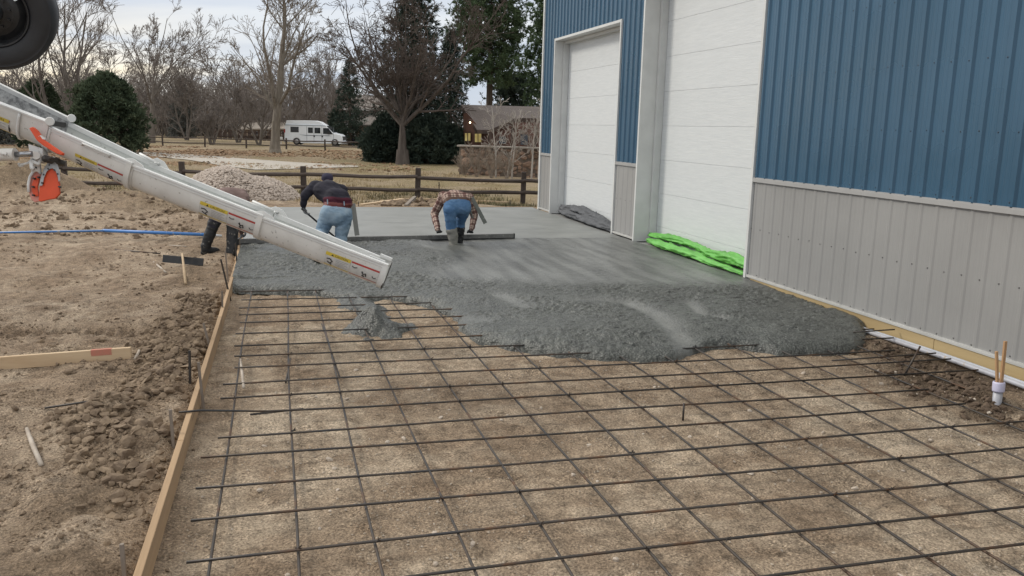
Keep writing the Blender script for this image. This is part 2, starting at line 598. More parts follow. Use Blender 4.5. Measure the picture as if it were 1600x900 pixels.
def scatter_rocks(name, P, R, base=(ICO_V, ICO_F), jit=0.28, flat=0.75, smooth=False, facets=0):
    """stones at P (n,3) of radius R (n,), each jittered and turned, as one mesh"""
    n = len(P)
    bv, bf = base
    V = bv[None] * (1 + rng.uniform(-jit, jit, (n, len(bv), 1))) * rng.uniform(0.65, 1.25, (n, 1, 3)) * R[:, None, None]
    if facets:
        # broken faces: vertices beyond a few random planes are pressed onto them
        for _ in range(facets):
            nn_ = rng.normal(0, 1, (n, 1, 3))
            nn_ /= np.linalg.norm(nn_, axis=2, keepdims=True)
            ex_ = np.maximum((V * nn_).sum(2) - rng.uniform(0.25, 0.7, (n, 1)) * R[:, None], 0)
            V = V - nn_ * ex_[..., None]
    V[:, :, 2] *= flat
    a = rng.uniform(0, 6.283, n)
    t = rng.uniform(-0.6, 0.6, n)
    ca, sa, ct, st = np.cos(a), np.sin(a), np.cos(t), np.sin(t)
    X, Y, Z = V[..., 0], V[..., 1], V[..., 2]
    Y, Z = Y * ct[:, None] - Z * st[:, None], Y * st[:, None] + Z * ct[:, None]
    X, Y = X * ca[:, None] - Y * sa[:, None], X * sa[:, None] + Y * ca[:, None]
    V = np.stack([X, Y, Z], -1) + P[:, None, :]
    Fx = (bf[None] + (np.arange(n) * len(bv))[:, None, None]).reshape(-1, 3)
    return fmesh(name, V.reshape(-1, 3), Fx, smooth=smooth)


def ground_scatter(n, xr, yr, dens, r0, r1, power=3.0, sink=0.25):
    x = rng.uniform(xr[0], xr[1], n)
    y = rng.uniform(yr[0], yr[1], n)
    k = rng.uniform(0, 1, n) < dens(x, y)
    x, y = x[k], y[k]
    r = r0 + (r1 - r0) * rng.uniform(0, 1, len(x)) ** power
    return np.stack([x, y, ground_h(x, y) + r * (0.5 - sink)], -1), r


m_clod = mat('clod_soil', (0.135, 0.099, 0.070), (0.265, 0.203, 0.142), scale=9.0, rough=0.95, bump=0.5, bscale=60, spec=0.2)
m_peb = mat('pebble_stone', (0.20, 0.155, 0.11), (0.42, 0.36, 0.29), scale=7.0, rough=0.9, spec=0.25, c3=(0.27, 0.21, 0.15))
m_dark = mat('damp_soil', (0.075, 0.052, 0.036), (0.15, 0.11, 0.078), scale=7.0, rough=0.9, bump=0.4, spec=0.3)
dspoil = lambda x, y: np.exp(-((x + 1.05 + 0.3 * fbm(x, y, 1.3, 2, 5)) / 0.42) ** 2) * sst(0.02, 0.2, 0.18 + fbm(x, y, 0.8, 3, 33)) * (x < -0.66)
P1, R1 = ground_scatter(17000, (-2.6, -0.66), (2.8, 12.5), dspoil, 0.010, 0.056, 3.0)
P2, R2 = ground_scatter(7000, (-6, -0.66), (3, 21), lambda x, y: 0.12 + 0.8 * sst(0.05, 0.3, fbm(x, y, 0.8, 3, 133)), 0.006, 0.03, 3.0)
P2b, R2b = ground_scatter(2600, (-9, -1.5), (17, 25), lambda x, y: sst(-0.05, 0.25, fbm(x, y, 1.2, 3, 137)), 0.02, 0.09, 3.0)
PA, RA = np.concatenate([P1, P2, P2b]), np.concatenate([R1, R2, R2b])
kb = RA > 0.022
P5, R5 = ground_scatter(30000, (-3.4, -0.66), (2.6, 10.5), lambda x, y: 0.08 + 0.9 * sst(0.0, 0.3, fbm(x, y, 0.5, 4, 163)), 0.003, 0.013, 2.5)
tag(link('soil_grains', scatter_rocks('soil_grains', P5, R5, (OCT_V, OCT_F), 0.3, 0.8), m_clod), 'fine crumbs of dry soil scattered over the bare dirt left of the form', kind='stuff')
tag(link('broken_clods', scatter_rocks('broken_clods', PA[kb], RA[kb], (S1_V, S1_F), 0.10, 0.8, facets=5), m_clod), 'sharp broken clods of dug soil in the heap along the form', kind='stuff')
tag(link('dirt_clods', scatter_rocks('dirt_clods', PA[~kb], RA[~kb], jit=0.35), m_clod), 'broken brown dirt clods heaped along the outer side of the wooden form', kind='stuff')
big = [(540, 250, 22), (650, 275, 30), (590, 295, 20), (745, 235, 38), (535, 525, 40), (610, 505, 26), (580, 560, 30), (430, 465, 18), (700, 430, 22), (675, 165, 16), (585, 595, 22), (610, 665, 26), (540, 780, 22), (500, 800, 40), (430, 830, 30), (350, 865, 24), (400, 855, 16), (580, 770, 22), (265, 285, 20), (640, 320, 20), (560, 415, 28), (480, 490, 24), (345, 470, 18), (800, 375, 16), (745, 645, 16), (705, 815, 26), (690, 870, 28), (620, 590, 20), (560, 640, 20)]
BP, BR = [], []
for (a, b2, s) in big:
    px, py = a / 2.647, b2 / 2.647 + 560
    q = ground_pt(px, py + s * 0.15)
    r = s / 2.647 * 0.5 * np.linalg.norm(q - CAMP) / FPX
    BP.append(q + np.array([0, 0, r * 0.35]))
    BR.append(r * 0.95)
SUB_V, SUB_F = None, None
bm = bmesh.new()
bmesh.ops.create_icosphere(bm, subdivisions=3, radius=1.0)
SUB_V = np.array([v.co[:] for v in bm.verts])
SUB_F = np.array([[v.index for v in f.verts] for f in bm.faces])
bm.free()
me = scatter_rocks('clod_lumps', np.array(BP), np.array(BR), (SUB_V, SUB_F), 0.03, 0.75, facets=9)
tag(link('soil_lumps', me, m_clod), 'larger cracked lumps of brown soil lying beside the wooden form', kind='stuff')
P3, R3 = ground_scatter(62000, (-0.55, 6.3), (3.0, 11.5), lambda x, y: 0.10 + 0.8 * sst(-0.05, 0.3, fbm(x, y, 0.55, 4, 143)), 0.0022, 0.011, 3.5)
tag(link('pebbles', scatter_rocks('pebbles', P3, R3, (OCT_V, OCT_F), 0.25, 0.8), m_peb), 'small pebbles and crumbs strewn over the graded base under the reinforcing bars', kind='stuff')
P6, R6 = ground_scatter(900, (-0.5, 6.2), (3.0, 10.8), lambda x, y: 0.5 + 0 * x, 0.007, 0.024, 2.5)
m_pale = mat('pale_pebble', (0.36, 0.30, 0.24), (0.52, 0.46, 0.39), scale=9.0, rough=0.9, spec=0.25)
tag(link('pale_pebbles', scatter_rocks('pale_pebbles', P6, R6, (ICO_V, ICO_F), 0.22, 0.75), m_pale), 'pale pebbles dotted over the base between the reinforcing bars', kind='stuff')
P4, R4 = ground_scatter(5000, (4.9, 6.12), (3.2, 8.0), lambda x, y: sst(5.2, 5.9, x + 0.6 * fbm(x, y, 0.9, 3, 71)) * sst(-0.2, 0.1, fbm(x, y, 0.6, 3, 35)), 0.006, 0.04, 3.0)
tag(link('soil_crumbs', scatter_rocks('soil_crumbs', P4, R4), m_dark), 'dark damp soil crumbs dug up around the white pipe stub', kind='stuff')

# tufts of dry grass and sage between slab and trees


def blades(name, P, H, per, spread, wd, lean=0.5):
    n = len(P)
    B = np.repeat(P, per, 0) + np.concatenate([rng.normal(0, 1, (n * per, 2)) * np.repeat(spread, per)[:, None], np.zeros((n * per, 1))], 1)
    h = np.repeat(H, per) * rng.uniform(0.5, 1.1, n * per)
    a = rng.uniform(0, 6.283, n * per)
    l = rng.uniform(0, lean, n * per) * h
    dx = np.stack([np.cos(a), np.sin(a), np.zeros_like(a)], 1)
    sx = np.stack([-np.sin(a), np.cos(a), np.zeros_like(a)], 1) * np.repeat(wd, per)[:, None] if np.ndim(wd) else np.stack([-np.sin(a), np.cos(a), np.zeros_like(a)], 1) * wd
    top = B + dx * l[:, None] + np.array([0, 0, 1]) * h[:, None]
    V = np.stack([B - sx, B + sx, top], 1).reshape(-1, 3)
    return fmesh(name, V, np.arange(len(V)).reshape(-1, 3))


n = 5200
x = rng.uniform(-22, 9, n)
D = 23.5 + 24 * rng.uniform(0, 1, n) ** 1.4
y = (D - 0.262 * x) / 0.947
k = (fbm(x, y, 2.0, 3, 153) > 0.02 * rng.normal(0, 1, n)) & ~((x > 6.3) & (y < 23)) & (y > 21.6)
x, y = x[k], y[k]
m_grass = mat('dry_grass_blades', (0.21, 0.175, 0.09), (0.38, 0.30, 0.18), scale=0.8, rough=0.9, spec=0.2, c3=(0.26, 0.20, 0.12))
Pg = np.stack([x, y, ground_h(x, y) - 0.01], 1)
tag(link('dry_grass', blades('dry_grass', Pg, rng.uniform(0.06, 0.2, len(x)), 12, rng.uniform(0.08, 0.22, len(x)), 0.012, 0.8), m_grass), 'tufts of dry tan grass growing around the rail fence', kind='stuff')
n = 420
x = rng.uniform(-12, 7.5, n)
D = rng.uniform(24.0, 31.5, n)
y = (D - 0.262 * x) / 0.947
k = y > 21.9
x, y = x[k], y[k]
Pg = np.stack([x, y, ground_h(x, y) - 0.01], 1)
m_sage = mat('sage_tufts', (0.105, 0.105, 0.06), (0.19, 0.165, 0.095), scale=1.0, rough=0.9, spec=0.2)
tag(link('weeds', blades('weeds', Pg, rng.uniform(0.08, 0.2, len(x)), 26, rng.uniform(0.10, 0.22, len(x)), 0.014, 0.9), m_sage), 'low olive weeds in clumps along the rail fence', kind='stuff')
# fallen leaves under the trees
n = 9000
x = rng.uniform(-26, 8, n)
D = rng.uniform(44, 78, n)
y = (D - 0.262 * x) / 0.947
k = fbm(x, y, 5, 3, 57) > -0.12
x, y = x[k], y[k]
Pg = np.stack([x, y, ground_h(x, y) + 0.03], 1)
m_leaf = mat('fallen_leaf', (0.17, 0.105, 0.06), (0.36, 0.25, 0.16), scale=0.9, rough=0.9, spec=0.2)
tag(link('fallen_leaves', scatter_rocks('fallen_leaves', Pg, rng.uniform(0.05, 0.13, len(x)), (OCT_V, OCT_F), 0.3, 0.3), m_leaf), 'brown fallen leaves lying on the grass under the bare trees', kind='stuff')


# ------------------------------------------------------------------ the metal building
m_blue = mat('blue_painted_steel', (0.030, 0.087, 0.148), (0.037, 0.099, 0.167), scale=1.2, rough=0.29, spec=0.5, rnd=0.06, bump=0.10, bscale=1.6, bdist=0.02, detail=2)
m_grey = mat('grey_painted_steel', (0.272, 0.271, 0.266), (0.292, 0.291, 0.285), scale=1.2, rough=0.40, spec=0.45, rnd=0.05, bump=0.08, bscale=1.6, bdist=0.02)
m_trim = mat('white_trim', (0.62, 0.63, 0.62), (0.56, 0.57, 0.56), scale=3, rough=0.45)
m_btrim = mat('pale_base_trim', (0.52, 0.52, 0.50), (0.44, 0.44, 0.42), scale=3, rough=0.45)
m_gtrim = mat('grey_trim', (0.35, 0.35, 0.345), (0.31, 0.31, 0.305), scale=3, rough=0.4)
m_screw = mat('screw_head', (0.045, 0.075, 0.11), (0.07, 0.09, 0.12), scale=20, rough=0.5, metal=0.6)
m_gscrew = mat('grey_screw_head', (0.17, 0.17, 0.17), (0.21, 0.21, 0.20), scale=20, rough=0.5, metal=0.5)
m_door = mat('embossed_white_door', (0.625, 0.648, 0.655), (0.575, 0.60, 0.61), scale=2.4, rough=0.38, bump=0.55, bscale=5.5, stretch=(1, 1.1, 13), bdist=0.006, rnd=0.015)
m_roof = mat('grey_roof_steel', (0.35, 0.36, 0.37), scale=2, rough=0.4)
m_pine = mat('treated_pine', (0.44, 0.335, 0.175), (0.35, 0.255, 0.125), scale=3.2, rough=0.8, stretch=(1, 0.12, 1.5), bump=0.2)

bld = empty('metal_building', (WALLX, 11.0, 0.0))
tag(bld, 'blue and grey ribbed metal shop building with two white overhead doors', 'building')
HT = 6.2
RIB = 0.2286


def rib_profile(y0, y1, hk=1.0):
    """wall sheet outline along y: major ribs every 9 inches with two low stiffeners between; offset is outward (towards -x)"""
    pts = [(y0, 0.0)]
    k0 = math.floor((y0 - 0.35) / RIB) - 1
    for k in range(k0, k0 + int((y1 - y0) / RIB) + 4):
        c = 0.35 + k * RIB
        for dy, h in ((-0.036, 0), (-0.014, 0.024), (0.014, 0.024), (0.036, 0), (0.070, 0.0), (0.078, 0.0022), (0.092, 0.0022), (0.100, 0.0), (0.130, 0.0), (0.138, 0.0022), (0.152, 0.0022), (0.160, 0.0)):
            if y0 < c + dy < y1:
                pts.append((c + dy, h * hk))
    pts.append((y1, pts[-1][1]))
    return pts


def siding(y0, y1, z0, z1, m, ms, rows):
    """cover one stretch of wall with 3 ft sheets, each a part with its row of screws"""
    e = [y0]
    k = math.ceil((y0 - 0.235) / 0.9144) * 0.9144 + 0.235
    while k < y1 - 0.02:
        if k > y0 + 0.02:
            e.append(k)
        k += 0.9144
    e.append(y1)
    for a, b in zip(e[:-1], e[1:]):
        pr = rib_profile(a, b, 1.0 if m == m_blue else 0.38)
        V = [(WALLX - h, yy_, z) for z in (z0, z1) for (yy_, h) in pr]
        n = len(pr)
        F = [(i, n + i, n + i + 1, i + 1) for i in range(n - 1)]
        mb = MB().add(V, F)
        o = mb.build('siding_panel', m, bld)
        sm = MB()
        for z in rows:
            if z0 < z < z1:
                k0 = math.floor((a - 0.35) / RIB)
                for kk in range(k0, k0 + 7):
                    c = 0.35 + kk * RIB + 0.045
                    if a + 0.01 < c < b - 0.01:
                        sm.lathe((WALLX + 0.001, c, z + 0.006 * math.sin(kk * 2.3)), (-1, 0, 0), [(0.0, 0.010), (0.005, 0.010), (0.006, 0.005), (0.009, 0.004), (0.009, 0.0)], 6)
        if sm.v:
            tag(sm.build('screw_row', ms, o), kind='stuff')


BR_ = [2.23, 2.90, 3.57, 4.6, 5.5, 1.60]
GR_ = [0.85, 0.215]
D1, D2 = (15.84, 19.85), (10.75, 14.70)
H1, H2 = 4.18, 4.90
for (a, b) in ((1.0, D2[0] - 0.05), (D2[1] + 0.05, D1[0] - 0.04), (D1[1] + 0.04, 20.80)):
    siding(a, b, 1.555, HT, m_blue, m_screw, BR_)
    siding(a, b, 0.19, 1.515, m_grey, m_gscrew, GR_)
    MB().box((WALLX - 0.034, a, 1.500), (WALLX + 0.004, b, 1.545)).box((WALLX - 0.024, a, 1.545), (WALLX + 0.004, b, 1.562)).build('wainscot_trim', m_gtrim, bld)
    MB().box((WALLX - 0.024, a, 0.160), (WALLX + 0.004, b, 0.172)).box((WALLX - 0.026, a, 0.172), (WALLX + 0.004, b, 0.194)).build('base_trim', m_btrim, bld)
siding(D1[0] - 0.04, D1[1] + 0.04, H1 + 0.05, HT, m_blue, m_screw, BR_)
siding(D2[0] - 0.05, D2[1] + 0.05, H2 + 0.05, HT, m_blue, m_screw, BR_)
# corner trim, roof edge, the other walls and the roof
MB().box((WALLX - 0.032, 20.78, 0.13), (WALLX + 0.10, 20.87, HT)).build('corner_trim', m_trim, bld)
MB().box((WALLX + 0.10, 20.80, 0.12), (17.0, 20.85, HT + 1.8)).build('end_wall', m_blue, bld)
MB().prism([(WALLX - 0.35, 0.7, HT - 0.02), (WALLX - 0.35, 0.7, HT + 0.12), (12, 0.7, HT + 2.1), (17.6, 0.7, HT + 0.12), (17.6, 0.7, HT - 0.02), (12, 0.7, HT + 1.95)], (0, 20.6, 0)).build('roof', m_roof, bld)
MB().box((16.9, 1.0, 0), (17.0, 20.8, HT)).build('side_wall', m_grey, bld)
MB().box((WALLX + 0.04, 1.0, 0.0), (16.9, 1.1, HT)).build('rear_wall', m_grey, bld)
# overhead doors: sections, stops and returns
for (ya, yb), hd, dx in ((D1, H1, 0.31), (D2, H2, 0.40)):
    dr = MB().box((WALLX + dx + 0.055, ya + 0.02, 0.10), (WALLX + dx + 0.075, yb - 0.02, hd + 0.2)).build('overhead_door', m_trim, bld)
    z = 0.13
    top = 0.425
    while z < hd + 0.15:
        mb = MB().box((WALLX + dx, ya + 0.02, z + 0.0012), (WALLX + dx + 0.05, yb - 0.02, min(top, hd + 0.18) - 0.0012))
        mb.build('door_section', m_door, dr, bevel=0.003)
        z, top = top, top + 0.61
    # returns of the opening (white jambs) and the stop trim against the door
    fr = MB()
    for yj, s in ((ya, -1), (yb, 1)):
        fr.box((WALLX - 0.036, min(yj, yj + s * 0.055), 0.13), (WALLX + 0.012, max(yj, yj + s * 0.055), hd + 0.055))
        fr.box((WALLX + 0.012, min(yj, yj + s * 0.03), 0.13), (WALLX + dx + 0.06, max(yj, yj + s * 0.03), hd + 0.03))
    fr.box((WALLX - 0.036, ya - 0.002, hd), (WALLX + 0.012, yb + 0.002, hd + 0.05))
    fr.box((WALLX + 0.012, ya - 0.002, hd + 0.002), (WALLX + dx + 0.06, yb + 0.002, hd + 0.04))
    fr.build('door_frame', m_trim, bld)
    st = MB()
    for yj, s in ((ya, 1), (yb, -1)):
        st.box((WALLX + dx - 0.14, min(yj + s * 0.004, yj + s * 0.05), 0.14), (WALLX + dx - 0.004, max(yj + s * 0.004, yj + s * 0.05), hd - 0.003))
    st.box((WALLX + dx - 0.12, ya + 0.05, hd - 0.06), (WALLX + dx - 0.005, yb - 0.05, hd - 0.004))
    st.build('door_stop', m_trim, bld)
# downspout-like track cover in the big opening
# sill floor inside the openings and treated skirt boards along the wall foot
MB().box((WALLX + 0.02, D2[0] - 0.3, 0.02), (WALLX + 0.9, D1[1] + 0.3, 0.115)).build('door_sill', mat('sill_concrete', (0.30, 0.30, 0.29), rough=0.85), bld)
for (a, b) in ((1.0, 3.1), (3.106, 7.03), (7.036, 10.6)):
    MB().box((WALLX - 0.012, a, -0.12), (WALLX + 0.03, b, 0.159)).build('skirt_board', m_pine, bld, bevel=0.003)

# ------------------------------------------------------------------ the pour
OUT = [(-0.58, 11.25), (-0.3, 11.20), (-0.125, 11.155), (0.25, 11.06), (0.501, 10.942), (0.795, 10.607), (1.05, 10.48), (1.263, 10.544), (1.45, 10.42), (1.618, 10.25), (1.852, 9.55), (1.90, 9.2), (1.832, 8.759), (1.889, 8.3), (2.173, 7.85),
       (2.554, 7.60), (2.993, 7.344), (3.34, 7.238), (3.667, 7.229), (3.948, 7.40), (4.276, 7.56), (4.527, 7.50), (4.751, 7.22), (5.204, 7.112), (5.615, 7.169), (6.011, 7.507), (6.25, 7.85), (WALLX - 0.035, 8.05), (8.5, 8.2), (8.5, 17.6), (-2.5, 17.6), (-2.5, 11.25)]


def poly_sd(x, y, poly):
    """signed distance, positive inside"""
    d = np.full(x.shape, 1e9)
    ins = np.zeros(x.shape, bool)
    n = len(poly)
    for i in range(n):
        x0, y0 = poly[i]
        x1, y1 = poly[(i + 1) % n]
        ex, ey = x1 - x0, y1 - y0
        t = np.clip(((x - x0) * ex + (y - y0) * ey) / (ex * ex + ey * ey), 0, 1)
        d = np.minimum(d, np.hypot(x - x0 - t * ex, y - y0 - t * ey))
        c_ = ((y0 > y) != (y1 > y)) & (x < (x1 - x0) * (y - y0) / (y1 - y0 + 1e-12) + x0)
        ins ^= c_
    return np.where(ins, d, -d)


cxs = np.arange(-0.583, WALLX - 0.027, 0.0132)
cys = np.arange(6.95, 15.22, 0.0150)
CX, CY = np.meshgrid(cxs, cys)
wob = 0.06 * fbm(CX, CY, 0.5, 3, 201) + 0.035 * fbm(CX, CY, 0.12, 3, 203)
sd = poly_sd(CX, CY, OUT)
front = (CY < 11.6)
e = np.where(front, sd + wob, sd)
# how coarse the surface is: raw from the chute in front and on the left, struck off on the right behind
bnd = 10.55 + 0.5 * fbm(CX, CY, 1.3, 3, 211) - 0.30 * (CX - 4)
ro = 1 - sst(-0.2, 0.55, CY - bnd)
lbd = 2.05 + 0.42 * (CY - 11.0) * 0.25 + 0.5 * fbm(CX, CY, 0.8, 3, 213)
ro = np.maximum(ro, 1 - sst(-0.25, 0.35, CX - lbd))
ro = np.maximum(ro, 0.10)


def trough(pts, wd):
    P = [on_z(a, b, 0.14)[:2] for a, b in pts]
    d = np.full(CX.shape, 1e9)
    for (x0, y0), (x1, y1) in zip(P[:-1], P[1:]):
        ex, ey = x1 - x0, y1 - y0
        t = np.clip(((CX - x0) * ex + (CY - y0) * ey) / (ex * ex + ey * ey), 0, 1)
        d = np.minimum(d, np.hypot(CX - x0 - t * ex, CY - y0 - t * ey))
    return np.exp(-(d / wd) ** 2)


tr1 = trough([(905, 465), (975, 470), (1020, 487), (1050, 508), (1078, 540)], 0.13)
tr2 = trough([(1075, 470), (1095, 488), (1130, 494)], 0.08)
tr3 = trough([(780, 458), (800, 466), (815, 472)], 0.16)
tr4 = trough([(730, 488), (750, 492)], 0.16)
trw = np.clip(tr1 + tr2 + tr3 * 0.9 + tr4 * 0.7, 0, 1)
ro = ro * (1 - 0.8 * trw)
mid = sst(7.2, 8.0, CY)
pat = sst(-0.35, 0.25, fbm(CX, CY, 0.6, 3, 237))
lum = (0.060 * fbm(CX, CY, 1.0, 2, 221) + 0.022 * fbm(CX, CY, 0.34, 2, 223) + 0.012 * fbm(CX, CY, 0.12, 2, 225) + (0.008 + 0.016 * pat) * fbm(CX, CY, 0.048, 2, 227) - (0.006 + 0.020 * pat) * np.abs(fbm(CX, CY, 0.06, 1, 229)))
flat = 0.004 * fbm(CX, CY, 0.5, 3, 231) + 0.0035 * fbm(CX, CY, 0.1, 2, 233)
# drag grooves of the rake running away from the viewer
flat = flat + 0.004 * np.sin((CX - 0.25 * CY) * 14 + 4 * fbm(CX, CY, 1.2, 2, 235)) * sst(15, 12, CY)
H0 = 0.143 + 0.008 * ro
Zc = H0 + ro * lum + (1 - ro) * flat - 0.045 * trw
# lip against the screed
Zc = Zc + 0.02 * np.exp(-((CY - 14.72 - 0.08 * (CX - 2)) / 0.13) ** 2) * (CX < 2.6)
ew = 0.17
fall = np.clip(e / ew, 0, 1)
fr = sst(0.0, 1.0, e / 0.7)
Zc = np.where((CY < 11.6), Zc * (0.66 + 0.34 * fr), Zc)
Zc = np.where(e < ew, Zc * np.maximum(1 - (1 - fall) ** 2, 0) ** 0.55, Zc)
Zc = np.where(e < 0.02, np.minimum(Zc, 0.03 + 2 * e), Zc)
Zc = Zc - 0.03 * sst(0.08, 0.0, CX - FORMX) * 0
keep = e > -0.03
Zc = np.where(e < 0, -0.02, Zc)
ii = np.full(CX.shape, -1)
ii[keep] = np.arange(keep.sum())
q = np.stack([ii[:-1, :-1], ii[:-1, 1:], ii[1:, 1:], ii[1:, :-1]], -1).reshape(-1, 4)
q = q[(q >= 0).all(1)]
cme = fmesh('wet_concrete', np.stack([CX, CY, Zc], -1)[keep], q, smooth=True)
vcol(cme, 'coarse', np.repeat(np.clip(ro, 0, 1)[keep][:, None], 3, 1))
vcol(cme, 'paste', np.repeat((trw * (0.7 + 0.8 * fbm(CX, CY, 0.2, 3, 239)))[keep][:, None].clip(0, 1), 3, 1))


def concrete_mat(name, smooth_only=False):
    m = bpy.data.materials.new(name)
    m.use_nodes = True
    t = m.node_tree
    t.nodes.clear()
    co = nd(t, 'ShaderNodeTexCoord').outputs['Object']
    n1 = nd(t, 'ShaderNodeTexNoise', None, {'Vector': co, 'Scale': 1.6, 'Detail': 6.0, 'Roughness': 0.6}).outputs[0]
    n2 = nd(t, 'ShaderNodeTexNoise', None, {'Vector': co, 'Scale': 26.0, 'Detail': 5.0, 'Roughness': 0.7}).outputs[0]
    smooth = ramp(t, n1, [(0.32, (0.150, 0.156, 0.148)), (0.68, (0.200, 0.206, 0.196))])
    if smooth_only:
        mp = nd(t, 'ShaderNodeMapping', None, {0: co, 3: (0.5, 6.0, 1)}).outputs[0]
        n4 = nd(t, 'ShaderNodeTexNoise', None, {'Vector': mp, 'Scale': 1.3, 'Detail': 4.0}).outputs[0]
        col = mix(t, 1.0, smooth, ramp(t, n4, [(0.3, 1.10), (0.7, 1.30)]), 'MULTIPLY')
        b = nd(t, 'ShaderNodeBsdfPrincipled', None, {'Base Color': col, 'Specular IOR Level': 0.5})
        t.links.new(ramp(t, n4, [(0.3, 0.34), (0.7, 0.5)]), b.inputs['Roughness'])
        bp = nd(t, 'ShaderNodeBump', None, {'Strength': 0.08, 'Distance': 0.01, 'Height': n2})
    else:
        at = nd(t, 'ShaderNodeAttribute', {'attribute_name': 'coarse'}).outputs[0]
        v = nd(t, 'ShaderNodeTexVoronoi', None, {'Vector': co, 'Scale': 44.0, 'Randomness': 1.0})
        rough = ramp(t, n2, [(0.28, (0.044, 0.048, 0.042)), (0.5, (0.088, 0.094, 0.084)), (0.72, (0.150, 0.157, 0.143))])
        rough = mix(t, 1.0, rough, ramp(t, n1, [(0.3, 0.8), (0.7, 1.15)]), 'MULTIPLY')
        mp = nd(t, 'ShaderNodeMapping', None, {0: co, 2: (0, 0, 0.25), 3: (5.0, 0.55, 1)}).outputs[0]
        n4 = nd(t, 'ShaderNodeTexNoise', None, {'Vector': mp, 'Scale': 1.1, 'Detail': 5.0}).outputs[0]
        sm = mix(t, 1.0, smooth, ramp(t, n4, [(0.36, 0.48), (0.62, 1.02)]), 'MULTIPLY')
        sm = mix(t, 1.0, sm, ramp(t, n2, [(0.3, 0.72), (0.65, 1.08)]), 'MULTIPLY')
        pit = nd(t, 'ShaderNodeTexVoronoi', None, {'Vector': co, 'Scale': 30.0})
        pit2 = nd(t, 'ShaderNodeTexNoise', None, {'Vector': co, 'Scale': 7.0, 'Detail': 3.0}).outputs[0]
        rough = mix(t, mth(t, 'MULTIPLY', ramp(t, v.outputs['Distance'], [(0.42, 0.0), (0.62, 1.0)]), ramp(t, pit2, [(0.38, 0.25), (0.6, 0.95)])), rough, (0.030, 0.032, 0.029))
        rough = mix(t, mth(t, 'MULTIPLY', ramp(t, pit.outputs['Distance'], [(0.16, 1.0), (0.26, 0.0)]), ramp(t, pit2, [(0.42, 0.1), (0.62, 0.65)])), rough, (0.225, 0.230, 0.215))
        col = mix(t, at, sm, rough)
        col = mix(t, mth(t, 'MULTIPLY', nd(t, 'ShaderNodeAttribute', {'attribute_name': 'paste'}).outputs[2], 0.5), col, (0.20, 0.205, 0.192))
        b = nd(t, 'ShaderNodeBsdfPrincipled', None, {'Base Color': col, 'Specular IOR Level': 0.5})
        t.links.new(ramp(t, n2, [(0.3, 0.24), (0.7, 0.46)]), b.inputs['Roughness'])
        hh = mth(t, 'ADD', mth(t, 'MULTIPLY', n2, 1.0), mth(t, 'MULTIPLY', v.outputs['Distance'], -0.9))
        bp = nd(t, 'ShaderNodeBump', None, {'Distance': 0.02, 'Height': hh})
        t.links.new(ramp(t, at, [(0.0, 0.22), (1.0, 0.55)]), bp.inputs['Strength'])
    t.links.new(bp.outputs[0], b.inputs['Normal'])
    nd(t, 'ShaderNodeOutputMaterial', None, {0: b.outputs[0]})
    return m


m_wet = concrete_mat('wet_concrete')
tag(link('wet_concrete', cme, m_wet), 'fresh grey wet concrete spread in coarse lumps over the rebar grid', kind='stuff')

# struck-off slab behind the screed
sx_ = np.arange(-0.58, WALLX - 0.034, 0.05)
sy_ = np.arange(15.18, SLAB_Y + 0.01, 0.05)
SX, SY = np.meshgrid(sx_, sy_)
SZ = 0.142 + 0.0035 * fbm(SX, SY, 0.9, 3, 241) + 0.0012 * np.sin(SY * 9 + fbm(SX, SY, 1, 2, 243))
n_, m_ = SX.shape
ix = np.arange(n_ * m_).reshape(n_, m_)
slab = fmesh('concrete_slab', np.stack([SX, SY, SZ], -1).reshape(-1, 3), np.stack([ix[:-1, :-1], ix[:-1, 1:], ix[1:, 1:], ix[1:, :-1]], -1).reshape(-1, 4), smooth=True)
tag(link('concrete_slab', slab, concrete_mat('struck_concrete', True)), 'smooth grey struck off concrete slab beside the white overhead doors', kind='structure')

# the small heap dropped under the chute, with the dribble leading to it
hx = np.arange(0.35, 1.75, 0.014)
hy = np.arange(7.95, 10.75, 0.018)
HX, HY = np.meshgrid(hx, hy)
hc = on_z(590, 515, 0.0)
hr = np.hypot((HX - hc[0]) / 0.34, (HY - hc[1]) / 0.42) + 0.45 * fbm(HX, HY, 0.3, 3, 251)
hz = 0.25 * np.clip(1 - hr, -0.2, 1) ** 1 + (0.045 * fbm(HX, HY, 0.12, 3, 253) - 0.03 * np.abs(fbm(HX, HY, 0.08, 2, 259))) * (hr < 1.2)
P = [on_z(a, b, 0.03)[:2] for a, b in ((588, 500), (574, 478), (552, 464), (525, 452))]
dd = np.full(HX.shape, 1e9)
for (x0, y0), (x1, y1) in zip(P[:-1], P[1:]):
    ex, ey = x1 - x0, y1 - y0
    tt = np.clip(((HX - x0) * ex + (HY - y0) * ey) / (ex * ex + ey * ey), 0, 1)
    dd = np.minimum(dd, np.hypot(HX - x0 - tt * ex, HY - y0 - tt * ey))
hz2 = 0.075 * (1 - dd / (0.15 + 0.14 * fbm(HX, HY, 0.25, 3, 255))) + 0.02 * fbm(HX, HY, 0.1, 2, 257)
HZ = np.maximum(hz, hz2) + 0.005
keep = HZ > -0.03
ii = np.full(HX.shape, -1)
ii[keep] = np.arange(keep.sum())
q = np.stack([ii[:-1, :-1], ii[:-1, 1:], ii[1:, 1:], ii[1:, :-1]], -1).reshape(-1, 4)
q = q[(q >= 0).all(1)]
hme = fmesh('concrete_pile', np.stack([HX, HY, HZ], -1)[keep], q, smooth=True)
vcol(hme, 'coarse', np.ones((keep.sum(), 3)))
tag(link('concrete_pile', hme, m_wet), 'small cone of wet concrete dropped on the rebar below the chute mouth', 'concrete pile')

